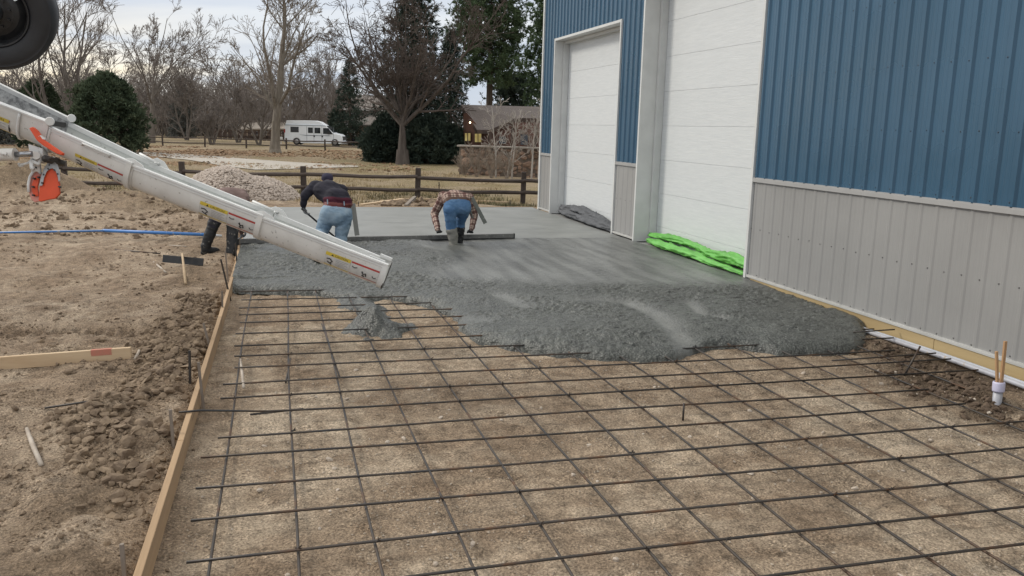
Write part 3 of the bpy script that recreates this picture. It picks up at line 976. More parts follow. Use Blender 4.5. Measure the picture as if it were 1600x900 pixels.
# ------------------------------------------------------------------ reinforcing bars
m_bar = mat('black_steel_bar', (0.040, 0.041, 0.044), (0.068, 0.058, 0.050), scale=2.5, rough=0.5, metal=0.55, bump=0.3, bscale=90, bdist=0.003, rnd=0.15, c3=(0.12, 0.065, 0.036), lo=0.38, hi=0.66)
GRPT, GRPL = 'reinforcing bars laid across the slab', 'reinforcing bars laid along the slab'
rr = random.Random(5)


def bar(a, b, z, ax, wob=0.012, rad=0.0079):
    """straight deformed bar with a little bend, resting on the lumps of the base"""
    n = max(3, int(math.dist(a, b) / 0.45))
    ph = rr.uniform(0, 6)
    pts = []
    for i in range(n + 1):
        t_ = i / n
        x_, y_ = a[0] + (b[0] - a[0]) * t_, a[1] + (b[1] - a[1]) * t_
        s = wob * math.sin(t_ * 4.1 + ph) + 0.4 * wob * math.sin(t_ * 11 + ph * 2)
        x_, y_ = (x_, y_ + s) if ax == 'x' else (x_ + s, y_)
        pts.append((x_, y_, z + 0.006 * math.sin(t_ * 7 + ph)))
    return MB().tube(pts, rad, 8)


TY = [(3.314, -0.46, 9), (3.701, -0.462, 9), (4.078, -0.46, 9), (4.505, -0.479, 9), (4.948, -0.49, 9), (5.40, -0.499, 5.29), (5.79, -0.419, 5.305), (6.212, -0.671, 6.206), (6.60, -0.45, 6.234), (7.0, -0.453, 5.911), (7.45, -0.383, 6.266), (7.839, -0.402, 6.337),
      (8.272, -0.421, 6.2), (8.76, -0.429, 6.2), (9.20, -0.405, 6.2), (9.58, -0.428, 6.2), (9.995, -0.444, 6.2), (10.41, -0.431, 6.2), (10.975, -0.493, 6.2)]
which = ['nearest', 'second nearest', 'third nearest', 'fourth nearest', 'fifth nearest', 'sixth nearest', 'seventh nearest', 'eighth nearest', 'ninth nearest', 'tenth nearest', 'eleventh nearest', 'twelfth nearest', 'thirteenth nearest', 'fourteenth nearest',
         'fifteenth nearest', 'sixteenth nearest', 'seventeenth nearest', 'eighteenth nearest', 'nineteenth nearest']
tails = {7: ', lying over the form board'}
for i, (yb_, xa, xb) in enumerate(TY):
    z = 0.064 if i != 7 else 0.075
    xb = min(xb, 6.36)
    if i == 7:
        o = MB().tube([(xa - 0.02, yb_ - 0.13, 0.152), (-0.55, yb_ - 0.11, 0.150), (-0.1, yb_ - 0.05, 0.095), (0.6, yb_, 0.068), (2.5, yb_ + 0.01, 0.066), (xb, yb_ + 0.02, 0.066)], 0.0079, 8)
    else:
        o = bar((xa, yb_ - 0.01 * rr.random()), (xb, yb_ + 0.015 * rr.random()), z, 'x')
    o = o.build('rebar', m_bar, None, True, origin=((xa + xb) / 2, yb_, 0.06))
    tag(o, f'{which[i]} of the dark cross bars of the rebar grid' + tails.get(i, ''), 'rebar', GRPT)
LXs = [(-0.36, -0.325), (0.055, 0.10), (0.46, 0.435), (0.865, 0.84), (1.325, 1.31), (1.775, 1.75), (2.225, 2.2), (2.677, 2.66), (3.149, 3.1), (3.532, 3.53), (3.944, 3.96), (4.34, 4.39), (4.75, 4.80), (5.25, 5.28), (5.68, 5.70)]
wl = ['leftmost', 'second from the left', 'third from the left', 'fourth from the left', 'fifth from the left', 'sixth from the left', 'seventh from the left', 'eighth from the left', 'ninth from the left', 'tenth from the left', 'eleventh from the left', 'twelfth from the left', 'thirteenth from the left', 'fourteenth from the left', 'fifteenth from the left']
for i, (xn, xf) in enumerate(LXs):
    ye = 11.6 if i < 6 else 8.6
    o = bar((xn, 2.85), (xf, ye), 0.049, 'y').build('rebar', m_bar, None, True, origin=(xn, 6, 0.05))
    tag(o, 'long bar running towards the shop doors in the rebar grid, ' + wl[i] + (', nearest the form board' if i == 0 else ''), 'rebar', GRPL)
# laps and strays
for a, b, lab in (((0.035, 7.0, 0.05), (0.085, 7.75, 0.05), 'short lapped bar end beside the second long bar from the left'), ((0.475, 7.1, 0.05), (0.43, 9.1, 0.05), 'lapped bar doubled beside the third long bar from the left'),
                  ((5.019, 6.749, 0.07), (6.234, 6.80, 0.075), 'loose short bar lying across the right end of the grid'), ((5.85, 7.56, 0.12), (6.36, 7.56, 0.13), 'short dark bar end sticking out of the concrete by the wall'),
                  ((0.15, 6.2, 0.085), (-0.22, 6.14, 0.085), 'short bar offcut tied at the left edge of the grid')):
    o = MB().tube([a, b], 0.0079, 8).build('rebar', m_bar, None, True, origin=a)
    tag(o, lab, 'rebar')
o = MB().tube([on_z(1410, 592, 0.0), on_y(1438, 541, 6.30)], 0.0085, 8).build('rebar', m_bar, None, True, origin=on_z(1410, 592, 0))
tag(o, 'slanting bar dowel standing out of the ground near the wall', 'rebar')
vp_ = on_z(1067, 657, 0.0)
o = MB().tube([vp_, vp_ + np.array([0, 0, 0.135])], 0.008, 8).build('rebar', m_bar, None, True, origin=vp_)
tag(o, 'short upright bar pin standing alone in the middle of the grid', 'rebar')
a, b = ground_pt(70, 640), ground_pt(236, 622)
o = MB().tube([a + np.array([0, 0, 0.012]), (a + b) / 2 + np.array([0, 0, 0.03]), b + np.array([0, 0, 0.02])], 0.0085, 8).build('rebar', m_bar, None, True, origin=a)
tag(o, 'loose dark bar lying on the dirt left of the form', 'rebar')
# wire ties on some crossings
tw = MB()
for i, (yb_, xa, xb) in enumerate(TY[:12]):
    for j, (xn, xf) in enumerate(LXs):
        if xn < xb and rr.random() < 0.3:
            px_ = xn + (xf - xn) * (yb_ - 2.85) / 8.0
            for s in (-1, 1):
                tw.bar((px_ - 0.014, yb_ - 0.014 * s, 0.066), (px_ + 0.014, yb_ + 0.014 * s, 0.074), 0.004, 0.006)
            tw.bar((px_, yb_, 0.07), (px_ + rr.uniform(-.02, .02), yb_ - 0.02, 0.095), 0.004, 0.004)
tag(tw.build('tie_wires', m_bar), 'thin wire ties twisted round the crossings of the rebar grid', kind='stuff')

# ------------------------------------------------------------------ formwork
m_form = mat('form_lumber', (0.47, 0.32, 0.185), (0.30, 0.205, 0.12), scale=2.6, rough=0.8, stretch=(2.0, 0.15, 2.0), bump=0.35, bscale=25, rnd=0.1, lo=0.3, hi=0.7, speck=(9.0, 0.68, (0.17, 0.12, 0.08)))
m_grayw = mat('weathered_stake', (0.17, 0.14, 0.115), (0.25, 0.215, 0.18), scale=4, rough=0.9, stretch=(3, 3, 0.3), bump=0.4, rnd=0.15)
m_lum = mat('pale_lumber', (0.52, 0.40, 0.26), (0.44, 0.32, 0.20), scale=3, rough=0.75, stretch=(0.3, 2.0, 2.0), bump=0.25, rnd=0.1)


def plank(name, a, b, wd, ht, m, label, cat, up=(0, 0, 1), bevel=0.004, group=None):
    a, b = Vector(a), Vector(b)
    o = MB().bar(a, b, wd, ht, up).build(name, m, None, bevel=bevel, origin=a)
    return tag(o, label, cat, group)


fb = [(2.2, 5.55, -0.655, -0.628), (5.555, 9.2, -0.628, -0.60), (9.205, 13.1, -0.60, -0.585), (13.105, 17.2, -0.605, -0.605), (17.205, 21.38, -0.605, -0.605)]
fl = ['nearest wooden form board, on edge along the left of the rebar', 'wooden form board behind the bar that crosses it', 'wooden form board ending at the poured concrete', 'wooden form board by the worker in black boots', 'farthest wooden form board beside the smooth slab']
for (a, b, xa, xb), l in zip(fb, fl):
    plank('form_board', (xa, a, 0.068), (xb, b, 0.068), 0.038, 0.145, m_form, l, 'form board', group='form boards along the slab edge')
plank('form_board', (-0.62, SLAB_Y + 0.03, 0.075), (6.3, SLAB_Y + 0.03, 0.075), 0.038, 0.15, m_form, 'brown form board across the far end of the smooth slab', 'form board')
stk = [((345, 405), (362, 470)), ((352, 392), (357, 440)), ((368, 380), (371, 425)), ((347, 455), (348, 500)), ((318, 505), (332, 552)), ((296, 548), (297, 600)), ((310, 566), (319, 640)), ((266, 640), (272, 700)), ((190, 850), (196, 905)), ((374, 372), (377, 402))]
for i, (tp, bt) in enumerate(stk):
    g0 = ground_pt(*bt)
    t_ = on_y(tp[0], tp[1], g0[1] + 0.03)
    steel = i in (0, 2, 5)
    mb = MB().tube([g0 - np.array([0, 0, 0.06]), t_], 0.011, 7) if steel else MB().bar(g0 - np.array([0, 0, 0.06]), t_, 0.027, 0.018, (1, 0, 0))
    o = mb.build('form_stake', m_bar if steel else m_grayw, None, origin=g0)
    lab = ['rusty steel pin leaning by the far part of the form', 'weathered wooden stake behind the leaning steel pin', 'steel pin at the corner where the concrete begins', 'grey wooden stake outside the form left of the far bars', 'short grey stake pressed against the form where the soil heap starts',
           'dark steel pin standing in the clods beside the form', 'long grey stake nailed on the form board by the crossing bar', 'grey stake among the big clods by the form', 'nearest stake stub in the clods beside the form', 'grey stake beside the black boots of the worker'][i]
    tag(o, lab, 'stake', 'stakes holding the form')

# ------------------------------------------------------------------ loose timber, tools, sticks
g0, g1 = ground_pt(206, 560), ground_pt(-60, 580)
ax_ = Vector(g1 - g0).normalized()
pl = MB().bar(Vector(g0) + Vector((0, 0, .045)), Vector(g1) + Vector((0, 0, .045)), 0.04, 0.115).build('plank', m_lum, None, bevel=0.004, origin=g0)
tag(pl, 'pale plank standing on edge in the dirt with a red paint mark', 'plank')
m_red = mat('red_paint', (0.46, 0.17, 0.12), (0.40, 0.19, 0.13), scale=30, rough=0.8, speck=(25, 0.68, (0.45, 0.30, 0.2)))
pa = Vector(on_z(178, 548, 0.09))
rp = MB().bar(Vector(g0) + ax_ * 0.16 + Vector((0, -0.0005, .078)), Vector(g0) + ax_ * 0.33 + Vector((0, -0.0005, .078)), 0.042, 0.053).build('paint_mark', m_red, pl)
m_stick = mat('bleached_stick', (0.46, 0.41, 0.35), (0.33, 0.28, 0.23), scale=6, rough=0.9, bump=0.4)
for pts, r, lab in ((((42, 673), (52, 700), (65, 730)), 0.016, 'bleached forked stick lying on the bare dirt'), (((376, 572), (379, 598), (381, 617)), 0.013, 'pale stick lying across the leftmost bars of the grid'), (((223, 537), (217, 552), (211, 563)), 0.014, 'short pale stick beside the end of the plank'),
                    (((240, 411), (250, 419), (259, 427)), 0.016, 'short stick beside the black rake blade'), (((180, 391), (215, 394), (250, 397)), 0.011, 'thin dark twig lying in front of the blue pole'), (((265, 384), (278, 385), (291, 386)), 0.010, 'thin twig on the dirt near the black boots')):
    P = [ground_pt(*p_) + np.array([0, 0, r * 0.9]) for p_ in pts]
    if pts[0] == (376, 572):
        P = [p_ + np.array([0, 0, 0.05]) for p_ in P]
    o = MB().tube(P, [r * 0.8, r, r * 0.9], 7).build('stick', m_bar if 'dark' in lab else m_stick, None, True, origin=P[0])
    tag(o, lab, 'stick')
# concrete rake lying face up
m_blk = mat('black_blade', (0.022, 0.024, 0.027), (0.04, 0.04, 0.04), scale=8, rough=0.45, metal=0.4)
rk = ground_pt(286, 416)
rl = empty('rake', rk)
tag(rl, 'concrete rake with wide black blade lying on the dirt left of the form', 'rake')
ra, rb = ground_pt(255, 417), ground_pt(318, 416)
ra[2] = rb[2] = max(ra[2], rb[2])
MB().bar(ra + np.array([0, 0, .06]), rb + np.array([0, 0, .06]), 0.012, 0.11, (0, 0.25, 1)).build('blade', m_blk, rl, bevel=0.003)
hp = ground_pt(290, 446)
MB().tube([(ra + rb) / 2 + np.array([-0.01, 0.05, .15]), (ra + rb) / 2 + np.array([0, -0.02, .12]), hp + np.array([0, 0, .025])], [0.013, 0.016, 0.018], 8).build('handle', m_lum, rl, True)
# float pole: blue and white tube lengths
m_bpole = mat('blue_pole', (0.035, 0.15, 0.42), (0.05, 0.19, 0.5), scale=4, rough=0.4, speck=(14, 0.66, (0.3, 0.32, 0.34)))
m_wpole = mat('white_pole', (0.55, 0.58, 0.6), (0.42, 0.45, 0.48), scale=4, rough=0.45)
P = [ground_pt(-40, 372.5), ground_pt(162, 373.5), ground_pt(322, 372), ground_pt(346, 371)]
zt = max(p_[2] for p_ in P) + 0.03
for p_ in P:
    p_[2] = zt
po = empty('float_pole', P[1])
tag(po, 'long blue and white float pole lying on the dirt behind the rake', 'pole')
MB().tube([P[0], P[1]], 0.021, 10).build('pole_section', m_wpole, po, True)
MB().tube([P[0] + np.array([0, -0.052, 0.01]), P[1] + np.array([0, -0.052, 0])], 0.016, 10).build('pole_section', m_bpole, po, True)
tag(MB().tube([P[1], P[2]], 0.030, 10).build('pole_section', m_bpole, po, True), 'blue pole section')
MB().tube([P[2], P[3]], 0.022, 10).build('pole_end', m_wpole, po, True)
# screed pulled by the two workers
m_scr = mat('splashed_aluminium', (0.135, 0.135, 0.13), (0.20, 0.20, 0.195), scale=9, rough=0.6, metal=0.3, bump=0.4, speck=(30, 0.6, (0.27, 0.27, 0.26)))
sa, sb = on_z(372, 379.5, 0.17), on_z(803, 370.5, 0.17)
scd = empty('screed', (sa + sb) / 2)
tag(scd, 'long straight grey screed bar lying across the wet concrete', 'screed')
MB().bar(sa + np.array([0, 0, .02]), sb + np.array([0, 0, .02]), 0.055, 0.095).build('beam', m_scr, scd, bevel=0.006)
MB().bar(sa + np.array([0, -0.035, -.015]), sb + np.array([0, -0.035, -.015]), 0.02, 0.018).build('lower_edge', m_blk, scd)
for s_, nm in ((0, 'end_cap'), (1, 'end_cap')):
    p_ = sb if s_ else sa
    MB().bar(p_ + np.array([-0.012, 0, .02]), p_ + np.array([0.012, 0, .02]), 0.062, 0.102).build(nm, m_blk, scd, bevel=0.003)

# ------------------------------------------------------------------ pipes by the wall
m_pvc = mat('white_pvc', (0.42, 0.43, 0.47), (0.34, 0.345, 0.37), scale=5, rough=0.4, speck=(16, 0.66, (0.36, 0.30, 0.24)))
m_pvcd = mat('grey_conduit', (0.36, 0.39, 0.44), (0.45, 0.48, 0.53), scale=4, rough=0.45, speck=(12, 0.66, (0.25, 0.2, 0.15)))
for dx, z, r, m, lab in ((-0.070, 0.034, 0.022, m_pvcd, 'long grey conduit along the foot of the wall, next to the timber'), (-0.135, 0.036, 0.024, m_pvc, 'long white plastic pipe along the foot of the wall, outer one')):
    pts = [(WALLX + dx + 0.012 * math.sin(y_ * 1.3), y_, z + 0.006 * math.sin(y_ * 2.1)) for y_ in np.arange(2.0, 8.6, 0.3)]
    tag(MB().tube(pts, r, 10).build('pipe', m, None, True, origin=pts[0]), lab, 'pipe')
pb = ground_pt(1558, 630)
st = empty('pipe_stub', pb)
tag(st, 'short upright white pipe stub with a wide coupling near the wall', 'pipe')
zb = pb[2] - 0.05
MB().lathe(pb * [1, 1, 0] + [0, 0, zb], (0, 0.05, 1), [(0.036, 0), (0.036, 0.15), (0.031, 0.15), (0.031, 0.0)], 24).build('pipe_body', m_pvc, st, True)
m_lav = mat('lavender_coupling', (0.56, 0.55, 0.70), (0.52, 0.51, 0.66), scale=6, rough=0.4)
MB().lathe(pb * [1, 1, 0] + [0, 0.005, zb + 0.13], (0, 0.05, 1), [(0.037, 0), (0.046, 0.0), (0.047, 0.01), (0.047, 0.07), (0.044, 0.082), (0.037, 0.082), (0.036, 0.0)], 24).build('coupling', m_lav, st, True)
m_stk = mat('raw_stake', (0.47, 0.29, 0.15), (0.38, 0.22, 0.11), scale=5, rough=0.8, stretch=(2, 2, 0.2), bump=0.3)
for (a, b, wd, lab) in (((1558, 592), (1557, 549), 0.022, 'shorter raw wood stake standing in the white pipe stub'), ((1565, 592), (1571, 533), 0.026, 'taller raw wood stake standing in the white pipe stub')):
    p0, p1 = on_y(*a, pb[1] + 0.01), on_y(*b, pb[1] + 0.02)
    p0 = p0 + (p0 - p1) * 0.8
    o = MB().bar(p0, p1, wd, 0.018, (0, 1, 0)).build('stake', m_stk, None, bevel=0.002, origin=p0)
    tag(o, lab, 'stake')

# ------------------------------------------------------------------ covers rolled against the doors


def roll(name, path, rad, m, label, cat, seed, folds=0.62, k=26, n=130, group=None):
    """crumpled cloth roll along a path: lumpy section with creases"""
    pts = [Vector(p) for p in path]
    L = [0]
    for a, b in zip(pts[:-1], pts[1:]):
        L.append(L[-1] + (b - a).length)
    V = []
    for i in range(n + 1):
        s = L[-1] * i / n
        j = max(q_ for q_ in range(len(L) - 1) if L[q_] <= s + 1e-9)
        f = (s - L[j]) / (L[j + 1] - L[j])
        c_ = pts[j].lerp(pts[j + 1], f)
        d = (pts[min(j + 1, len(pts) - 1)] - pts[max(j, 0)]).normalized()
        side = d.cross(Vector((0, 0, 1))).normalized()
        r0 = np.interp(s / L[-1], np.linspace(0, 1, len(rad)), rad)
        endk = min(1.0, (min(i, n - i) + 1.0) / 3)
        for q_ in range(k):
            a = 2 * math.pi * q_ / k
            nz = float(fbm(np.array([s * 1.0 + 20 * math.cos(a) * 0.1]), np.array([a * 0.55 * 1.0 + seed]), 0.35, 4, seed))
            crease = -abs(math.sin(a * 2.0 + s * 1.7 + seed + 2 * nz)) ** 6 * 0.30
            rr_ = r0 * endk * (1 + folds * nz + crease)
            V.append(c_ + side * math.cos(a) * rr_ * 1.15 + Vector((0, 0, 1)) * max(math.sin(a) * rr_ * 0.8, -(c_.z - 0.148)))
    F = [(i * k + j, i * k + (j + 1) % k, (i + 1) * k + (j + 1) % k, (i + 1) * k + j) for i in range(n) for j in range(k)]
    F2 = [tuple(range(k)), tuple(n * k + j for j in range(k))]
    mb = MB().add(V, F).add(V, F2)
    return mb, m


m_green = mat('green_tarp', (0.125, 0.40, 0.07), (0.165, 0.50, 0.10), scale=4, rough=0.42, bump=0.5, bscale=7, bdist=0.03, speck=(9, 0.72, (0.05, 0.22, 0.05)))
m_gcov = mat('grey_blanket', (0.060, 0.065, 0.072), (0.115, 0.12, 0.13), scale=6, rough=0.75, bump=0.6, bscale=9, bdist=0.03)
tp = empty('green_tarp', (6.55, 12.7, 0.14))
tag(tp, 'bright green plastic cover rolled along the foot of the big door', 'tarp')
for nm, path, rad, sdd in (('upper_fold', [(6.68, 14.66, 0.26), (6.70, 13.9, 0.30), (6.70, 13.2, 0.31), (6.68, 12.7, 0.30), (6.64, 12.25, 0.27), (6.63, 11.6, 0.29), (6.62, 10.80, 0.27)], [0.05, 0.075, 0.07, 0.065, 0.085, 0.105, 0.10], 3),
                           ('lower_fold', [(6.57, 14.5, 0.19), (6.52, 13.7, 0.20), (6.51, 13.0, 0.20), (6.50, 12.35, 0.195), (6.47, 11.9, 0.18), (6.45, 11.3, 0.18), (6.45, 10.82, 0.17)], [0.04, 0.08, 0.085, 0.08, 0.06, 0.05, 0.04], 8)):
    mb, m = roll(nm, path, rad, m_green, '', '', sdd)
    mb.build(nm, m, tp, True)
gc = empty('grey_cover', (6.62, 18.1, 0.14))
tag(gc, 'dark grey insulating blanket bunched at the foot of the far door', 'blanket')
for nm, path, rad, sdd in (('upper_fold', [(6.66, 19.8, 0.30), (6.68, 19.0, 0.30), (6.68, 18.2, 0.34), (6.66, 17.4, 0.30), (6.62, 16.6, 0.24), (6.60, 15.95, 0.22)], [0.06, 0.12, 0.15, 0.12, 0.09, 0.07], 13),
                           ('lower_fold', [(6.60, 19.75, 0.2), (6.56, 19.0, 0.22), (6.55, 18.2, 0.22), (6.54, 17.3, 0.22), (6.53, 16.5, 0.21), (6.53, 15.92, 0.2)], [0.05, 0.09, 0.11, 0.12, 0.12, 0.1], 18)):
    mb, m = roll(nm, path, rad, m_gcov, '', '', sdd, 0.5)
    mb.build(nm, m, gc, True)
mb = MB().lathe((6.54, 15.905, 0.22), (0, -1, 0), [(0.0, 0.0), (0.05, 0.004), (0.075, 0.0), (0.08, -0.03)], 14)
mb.build('red_lining', mat('red_lining', (0.42, 0.06, 0.05), rough=0.7), gc)


# ------------------------------------------------------------------ the mixer chute
m_chute = mat('white_chute_paint', (0.72, 0.72, 0.70), (0.63, 0.625, 0.60), c3=(0.50, 0.49, 0.46), lo=0.34, hi=0.74, detail=8, scale=2.6, rough=0.42, bump=0.08, bscale=6, speck=(24, 0.665, (0.36, 0.35, 0.33)))
m_lining = mat('chute_lining', (0.56, 0.58, 0.56), (0.50, 0.52, 0.50), scale=3, rough=0.5, speck=(22, 0.66, (0.36, 0.37, 0.36)))
m_grit = mat('gritty_lining', (0.20, 0.205, 0.21), (0.46, 0.47, 0.47), scale=16, rough=0.85, bump=0.8, bscale=30, detail=6, lo=0.42, hi=0.62)
m_rim = mat('pale_rim', (0.72, 0.73, 0.72), (0.62, 0.63, 0.62), scale=4, rough=0.42)
m_yel = mat('yellow_print', (0.62, 0.47, 0.05), (0.55, 0.42, 0.06), scale=12, rough=0.5)
m_wht = mat('white_print', (0.58, 0.58, 0.56), (0.50, 0.50, 0.49), scale=14, rough=0.5)
m_redp = mat('red_print', (0.42, 0.045, 0.035), (0.36, 0.05, 0.04), scale=14, rough=0.5)
m_ink = mat('black_print', (0.03, 0.03, 0.03), rough=0.6)
m_gink = mat('grey_print', (0.25, 0.25, 0.25), (0.33, 0.33, 0.33), scale=30, rough=0.6)
m_org = mat('orange_rubber', (0.72, 0.085, 0.022), (0.62, 0.075, 0.02), scale=5, rough=0.5)
m_pink = mat('faded_orange', (0.62, 0.27, 0.22), (0.55, 0.22, 0.18), scale=6, rough=0.6)
m_steel = mat('worn_steel', (0.40, 0.40, 0.39), (0.30, 0.30, 0.29), scale=9, rough=0.4, metal=0.6)
m_dirtst = mat('oily_steel', (0.045, 0.045, 0.045), (0.09, 0.085, 0.08), scale=10, rough=0.5, metal=0.4)

# ends of the front and back rims of each length, as (photo x, photo y, distance)
SEC = [  # front A, front B, back A, back B, trough depth, lining
    ((-150, 105, 8.35), (78, 193, 8.35), (-118, 75, 8.86), (112, 188, 8.86), 0.285, True),
    ((76, 199, 8.37), (208, 257, 8.37), (108, 193, 8.85), (243, 258, 8.80), 0.255, False),
    ((206, 259, 8.39), (412, 339, 8.39), (234, 256, 8.80), (428, 334, 8.76), 0.232, False),
    ((408, 340, 8.40), (607, 416, 8.40), (430, 335.5, 8.76), (612, 410.5, 8.72), 0.230, False)]
chute = empty('concrete_chute', on_d(300, 330, 8.4))
tag(chute, 'off white steel concrete chute slanting down over the pour', 'concrete chute')


class Trough:
    def __init__(s, fa, fb, ba, bb, h):
        s.fa, s.fb, s.ba, s.bb = [Vector(on_d(*q)) for q in (fa, fb, ba, bb)]
        s.h = h

    def at(s, u, th, off=0.0):
        """u along 0..1, th 0 front rim .. pi back rim, off outward from the steel"""
        F = s.fa.lerp(s.fb, u)
        B = s.ba.lerp(s.bb, u)
        ax_ = (s.fb - s.fa).normalized()
        bw = (B - F)
        up_ = bw.cross(ax_).normalized()
        if up_.z < 0:
            up_ = -up_
        c_ = (F + B) / 2
        hw = bw.length / 2
        e1 = bw.normalized()
        ct, sn = math.cos(th), math.sin(th)
        ex = 0.62
        x_ = -math.copysign(abs(ct) ** ex, ct)
        y_ = -abs(sn) ** 0.86
        # straight walls above, round bottom
        n = Vector((x_ * 1.0, y_ * 1.0))
        n.normalize()
        return c_ + e1 * (x_ * hw + n.x * off) + up_ * (y_ * s.h + n.y * off)


def trough_mesh(T, u0, u1, off0, off1, nu=2, nt=22, t0=0.0, t1=math.pi):
    mb = MB()
    V, F = [], []
    for i in range(nu + 1):
        u = u0 + (u1 - u0) * i / nu
        for off in (off0, off1):
            for j in range(nt + 1):
                V.append(T.at(u, t0 + (t1 - t0) * j / nt, off))
    W = 2 * (nt + 1)
    for i in range(nu):
        for j in range(nt):
            a = i * W + j
            F.append((a, a + 1, a + W + 1, a + W))
            b_ = a + nt + 1
            F.append((b_, b_ + W, b_ + W + 1, b_ + 1))
        for j in (0, nt):
            F.append((i * W + j, i * W + W + j, i * W + W + nt + 1 + j, i * W + nt + 1 + j))
    for i in (0, nu):
        for j in range(nt):
            F.append((i * W + j, i * W + nt + 1 + j, i * W + nt + 2 + j, i * W + j + 1))
    return mb.add(V, F)


TT = []
for k, (fa, fb_, ba, bb, h, grit) in enumerate(SEC):
    T = Trough(fa, fb_, ba, bb, h)
    TT.append(T)
    sec = trough_mesh(T, 0, 1, 0.0, 0.008, 2).build('chute_section', m_chute, chute, True)
    sec.modifiers.new('edge', 'EDGE_SPLIT').split_angle = math.radians(40)
    trough_mesh(T, 0.0, 0.995, -0.007, -0.001, 2).build('lining', m_grit if grit else m_lining, sec, True).modifiers.new('edge', 'EDGE_SPLIT').split_angle = math.radians(40)
    # folded rims
    ax_ = (T.fb - T.fa).normalized()
    for A, B in ((T.fa, T.fb), (T.ba, T.bb)):
        upv = (T.ba - T.fa).cross(ax_).normalized()
        if upv.z < 0: upv = -upv
        rm = MB().bar(A + upv * 0.008, B + upv * 0.008, 0.052 if A == T.fa else 0.03, 0.022, upv)
        rm.bar(A - upv * 0.015, B - upv * 0.015, 0.03, 0.03, upv)
        rm.build('rim', m_rim, sec, bevel=0.004)
    # end collars
    L_ = (T.fb - T.fa).length
    cl = trough_mesh(T, 1 - 0.055 / L_, 1.0, 0.006, 0.024, 1)
    if k:
        cl2 = trough_mesh(T, 0.0, 0.03 / L_, 0.006, 0.018, 1)
        cl.add(cl2.v, cl2.f)
    cl.build('collar', m_chute if k < 3 else m_rim, sec, True).modifiers.new('edge', 'EDGE_SPLIT').split_angle = math.radians(40)
    if k == 3:
        trough_mesh(T, 1.0 - 0.004 / L_, 1.0 + 0.004, -0.004, 0.028, 1, t0=0.9).build('end_seal', m_dirtst, sec)
    # hinge ears on the back rim and latch rod
    if k in (1, 2):
        e0 = T.bb
        ear = MB()
        MB().prism([e0 + ax_ * -0.10, e0 + ax_ * 0.16, e0 + ax_ * 0.10 + Vector((0, 0, 0.075)), e0 + ax_ * 0.02 + Vector((0, 0, 0.085))], Vector(FWD) * 0.02).build('hinge_ear', m_rim, sec, bevel=0.003)
        ear.prism([T.fb + ax_ * -0.12 + Vector((0, 0, .01)), T.fb + ax_ * 0.13 + Vector((0, 0, -.02)), T.fb + ax_ * 0.10 + Vector((0, 0, 0.035)), T.fb + ax_ * 0.0 + Vector((0, 0, 0.06))], Vector(FWD) * 0.02)
        ear.build('hinge_ear', m_rim, sec, bevel=0.003)
        lt = MB().tube([T.ba.lerp(T.bb, 0.83) + Vector((0, -0.06, 0.045)), T.bb + ax_ * 0.02 + Vector((0, -0.06, 0.035))], 0.016, 8)
        lt.tube([T.bb + ax_ * 0.01 + Vector((0, -0.09, 0.03)), T.bb + ax_ * 0.05 + Vector((0, 0.02, 0.03))], 0.013, 7)
        lt.build('latch_rod', m_rim, sec, True)
    if k == 3:
        MB().bar(T.ba.lerp(T.bb, 0.90) + Vector((0, -0.04, 0.035)), T.bb + Vector((0, -0.04, 0.035)), 0.03, 0.035).build('lip_bar', m_rim, sec, bevel=0.004)
        MB().bar(T.fa.lerp(T.fb, 0.86) + Vector((0, 0.10, 0.02)), T.fa.lerp(T.fb, 0.985) + Vector((0, 0.10, 0.02)), 0.02, 0.02).build('lip_bar', m_rim, sec, bevel=0.004)
    if k == 0:
        # round stiffener hoop and hinge bosses
        hoop = MB()
        pts = [T.at(0.80, th, 0.022) for th in np.linspace(0.02, 1.9, 16)]
        hoop.tube(pts, 0.014, 8)
        hoop.build('hoop', m_rim, sec, True)
        bs = MB()
        for P0 in (T.fb, T.bb):
            bs.lathe(P0 + Vector((0, 0, 0.02)), (0.2, -1, 0), [(0.0, -0.07), (0.038, -0.07), (0.042, -0.06), (0.042, 0.06), (0.038, 0.07), (0.0, 0.07)], 18)
        bs.build('hinge_boss', m_rim, sec, True).modifiers.new('edge', 'EDGE_SPLIT')
        MB().bar(T.bb + Vector((-0.28, -0.05, -0.02)), T.bb + Vector((-0.05, -0.05, -0.05)), 0.03, 0.05).build('lock_plate', m_dirtst, sec)
    if k == 1:
        pts = [T.at(0.03, th, 0.014) for th in np.linspace(0.0, 2.0, 16)]
        MB().tube(pts, 0.013, 8).build('hoop', m_rim, sec, True)
        hd_ = [T.at(0.42, 0.06, 0.02), T.at(0.42, 0.0, 0.045), T.at(0.74, 0.0, 0.045), T.at(0.74, 0.06, 0.02)]
        MB().tube(hd_, 0.009, 7).build('grab_handle', m_rim, sec, True)


def on_wall(T, fn, pts2d, off=0.0125):
    return [T.at(u, th, off) for u, th in pts2d]


def patch(T, u0, u1, t0, t1, m, parent, name, off=0.0115, nt=16):
    V, F = [], []
    for i in range(2):
        u = u0 + (u1 - u0) * i
        for j in range(nt + 1):
            V.append(T.at(u, t0 + (t1 - t0) * j / nt, off))
    for j in range(nt):
        F.append((j, j + 1, nt + 2 + j, nt + 1 + j))
    return MB().add(V, F).build(name, m, parent)


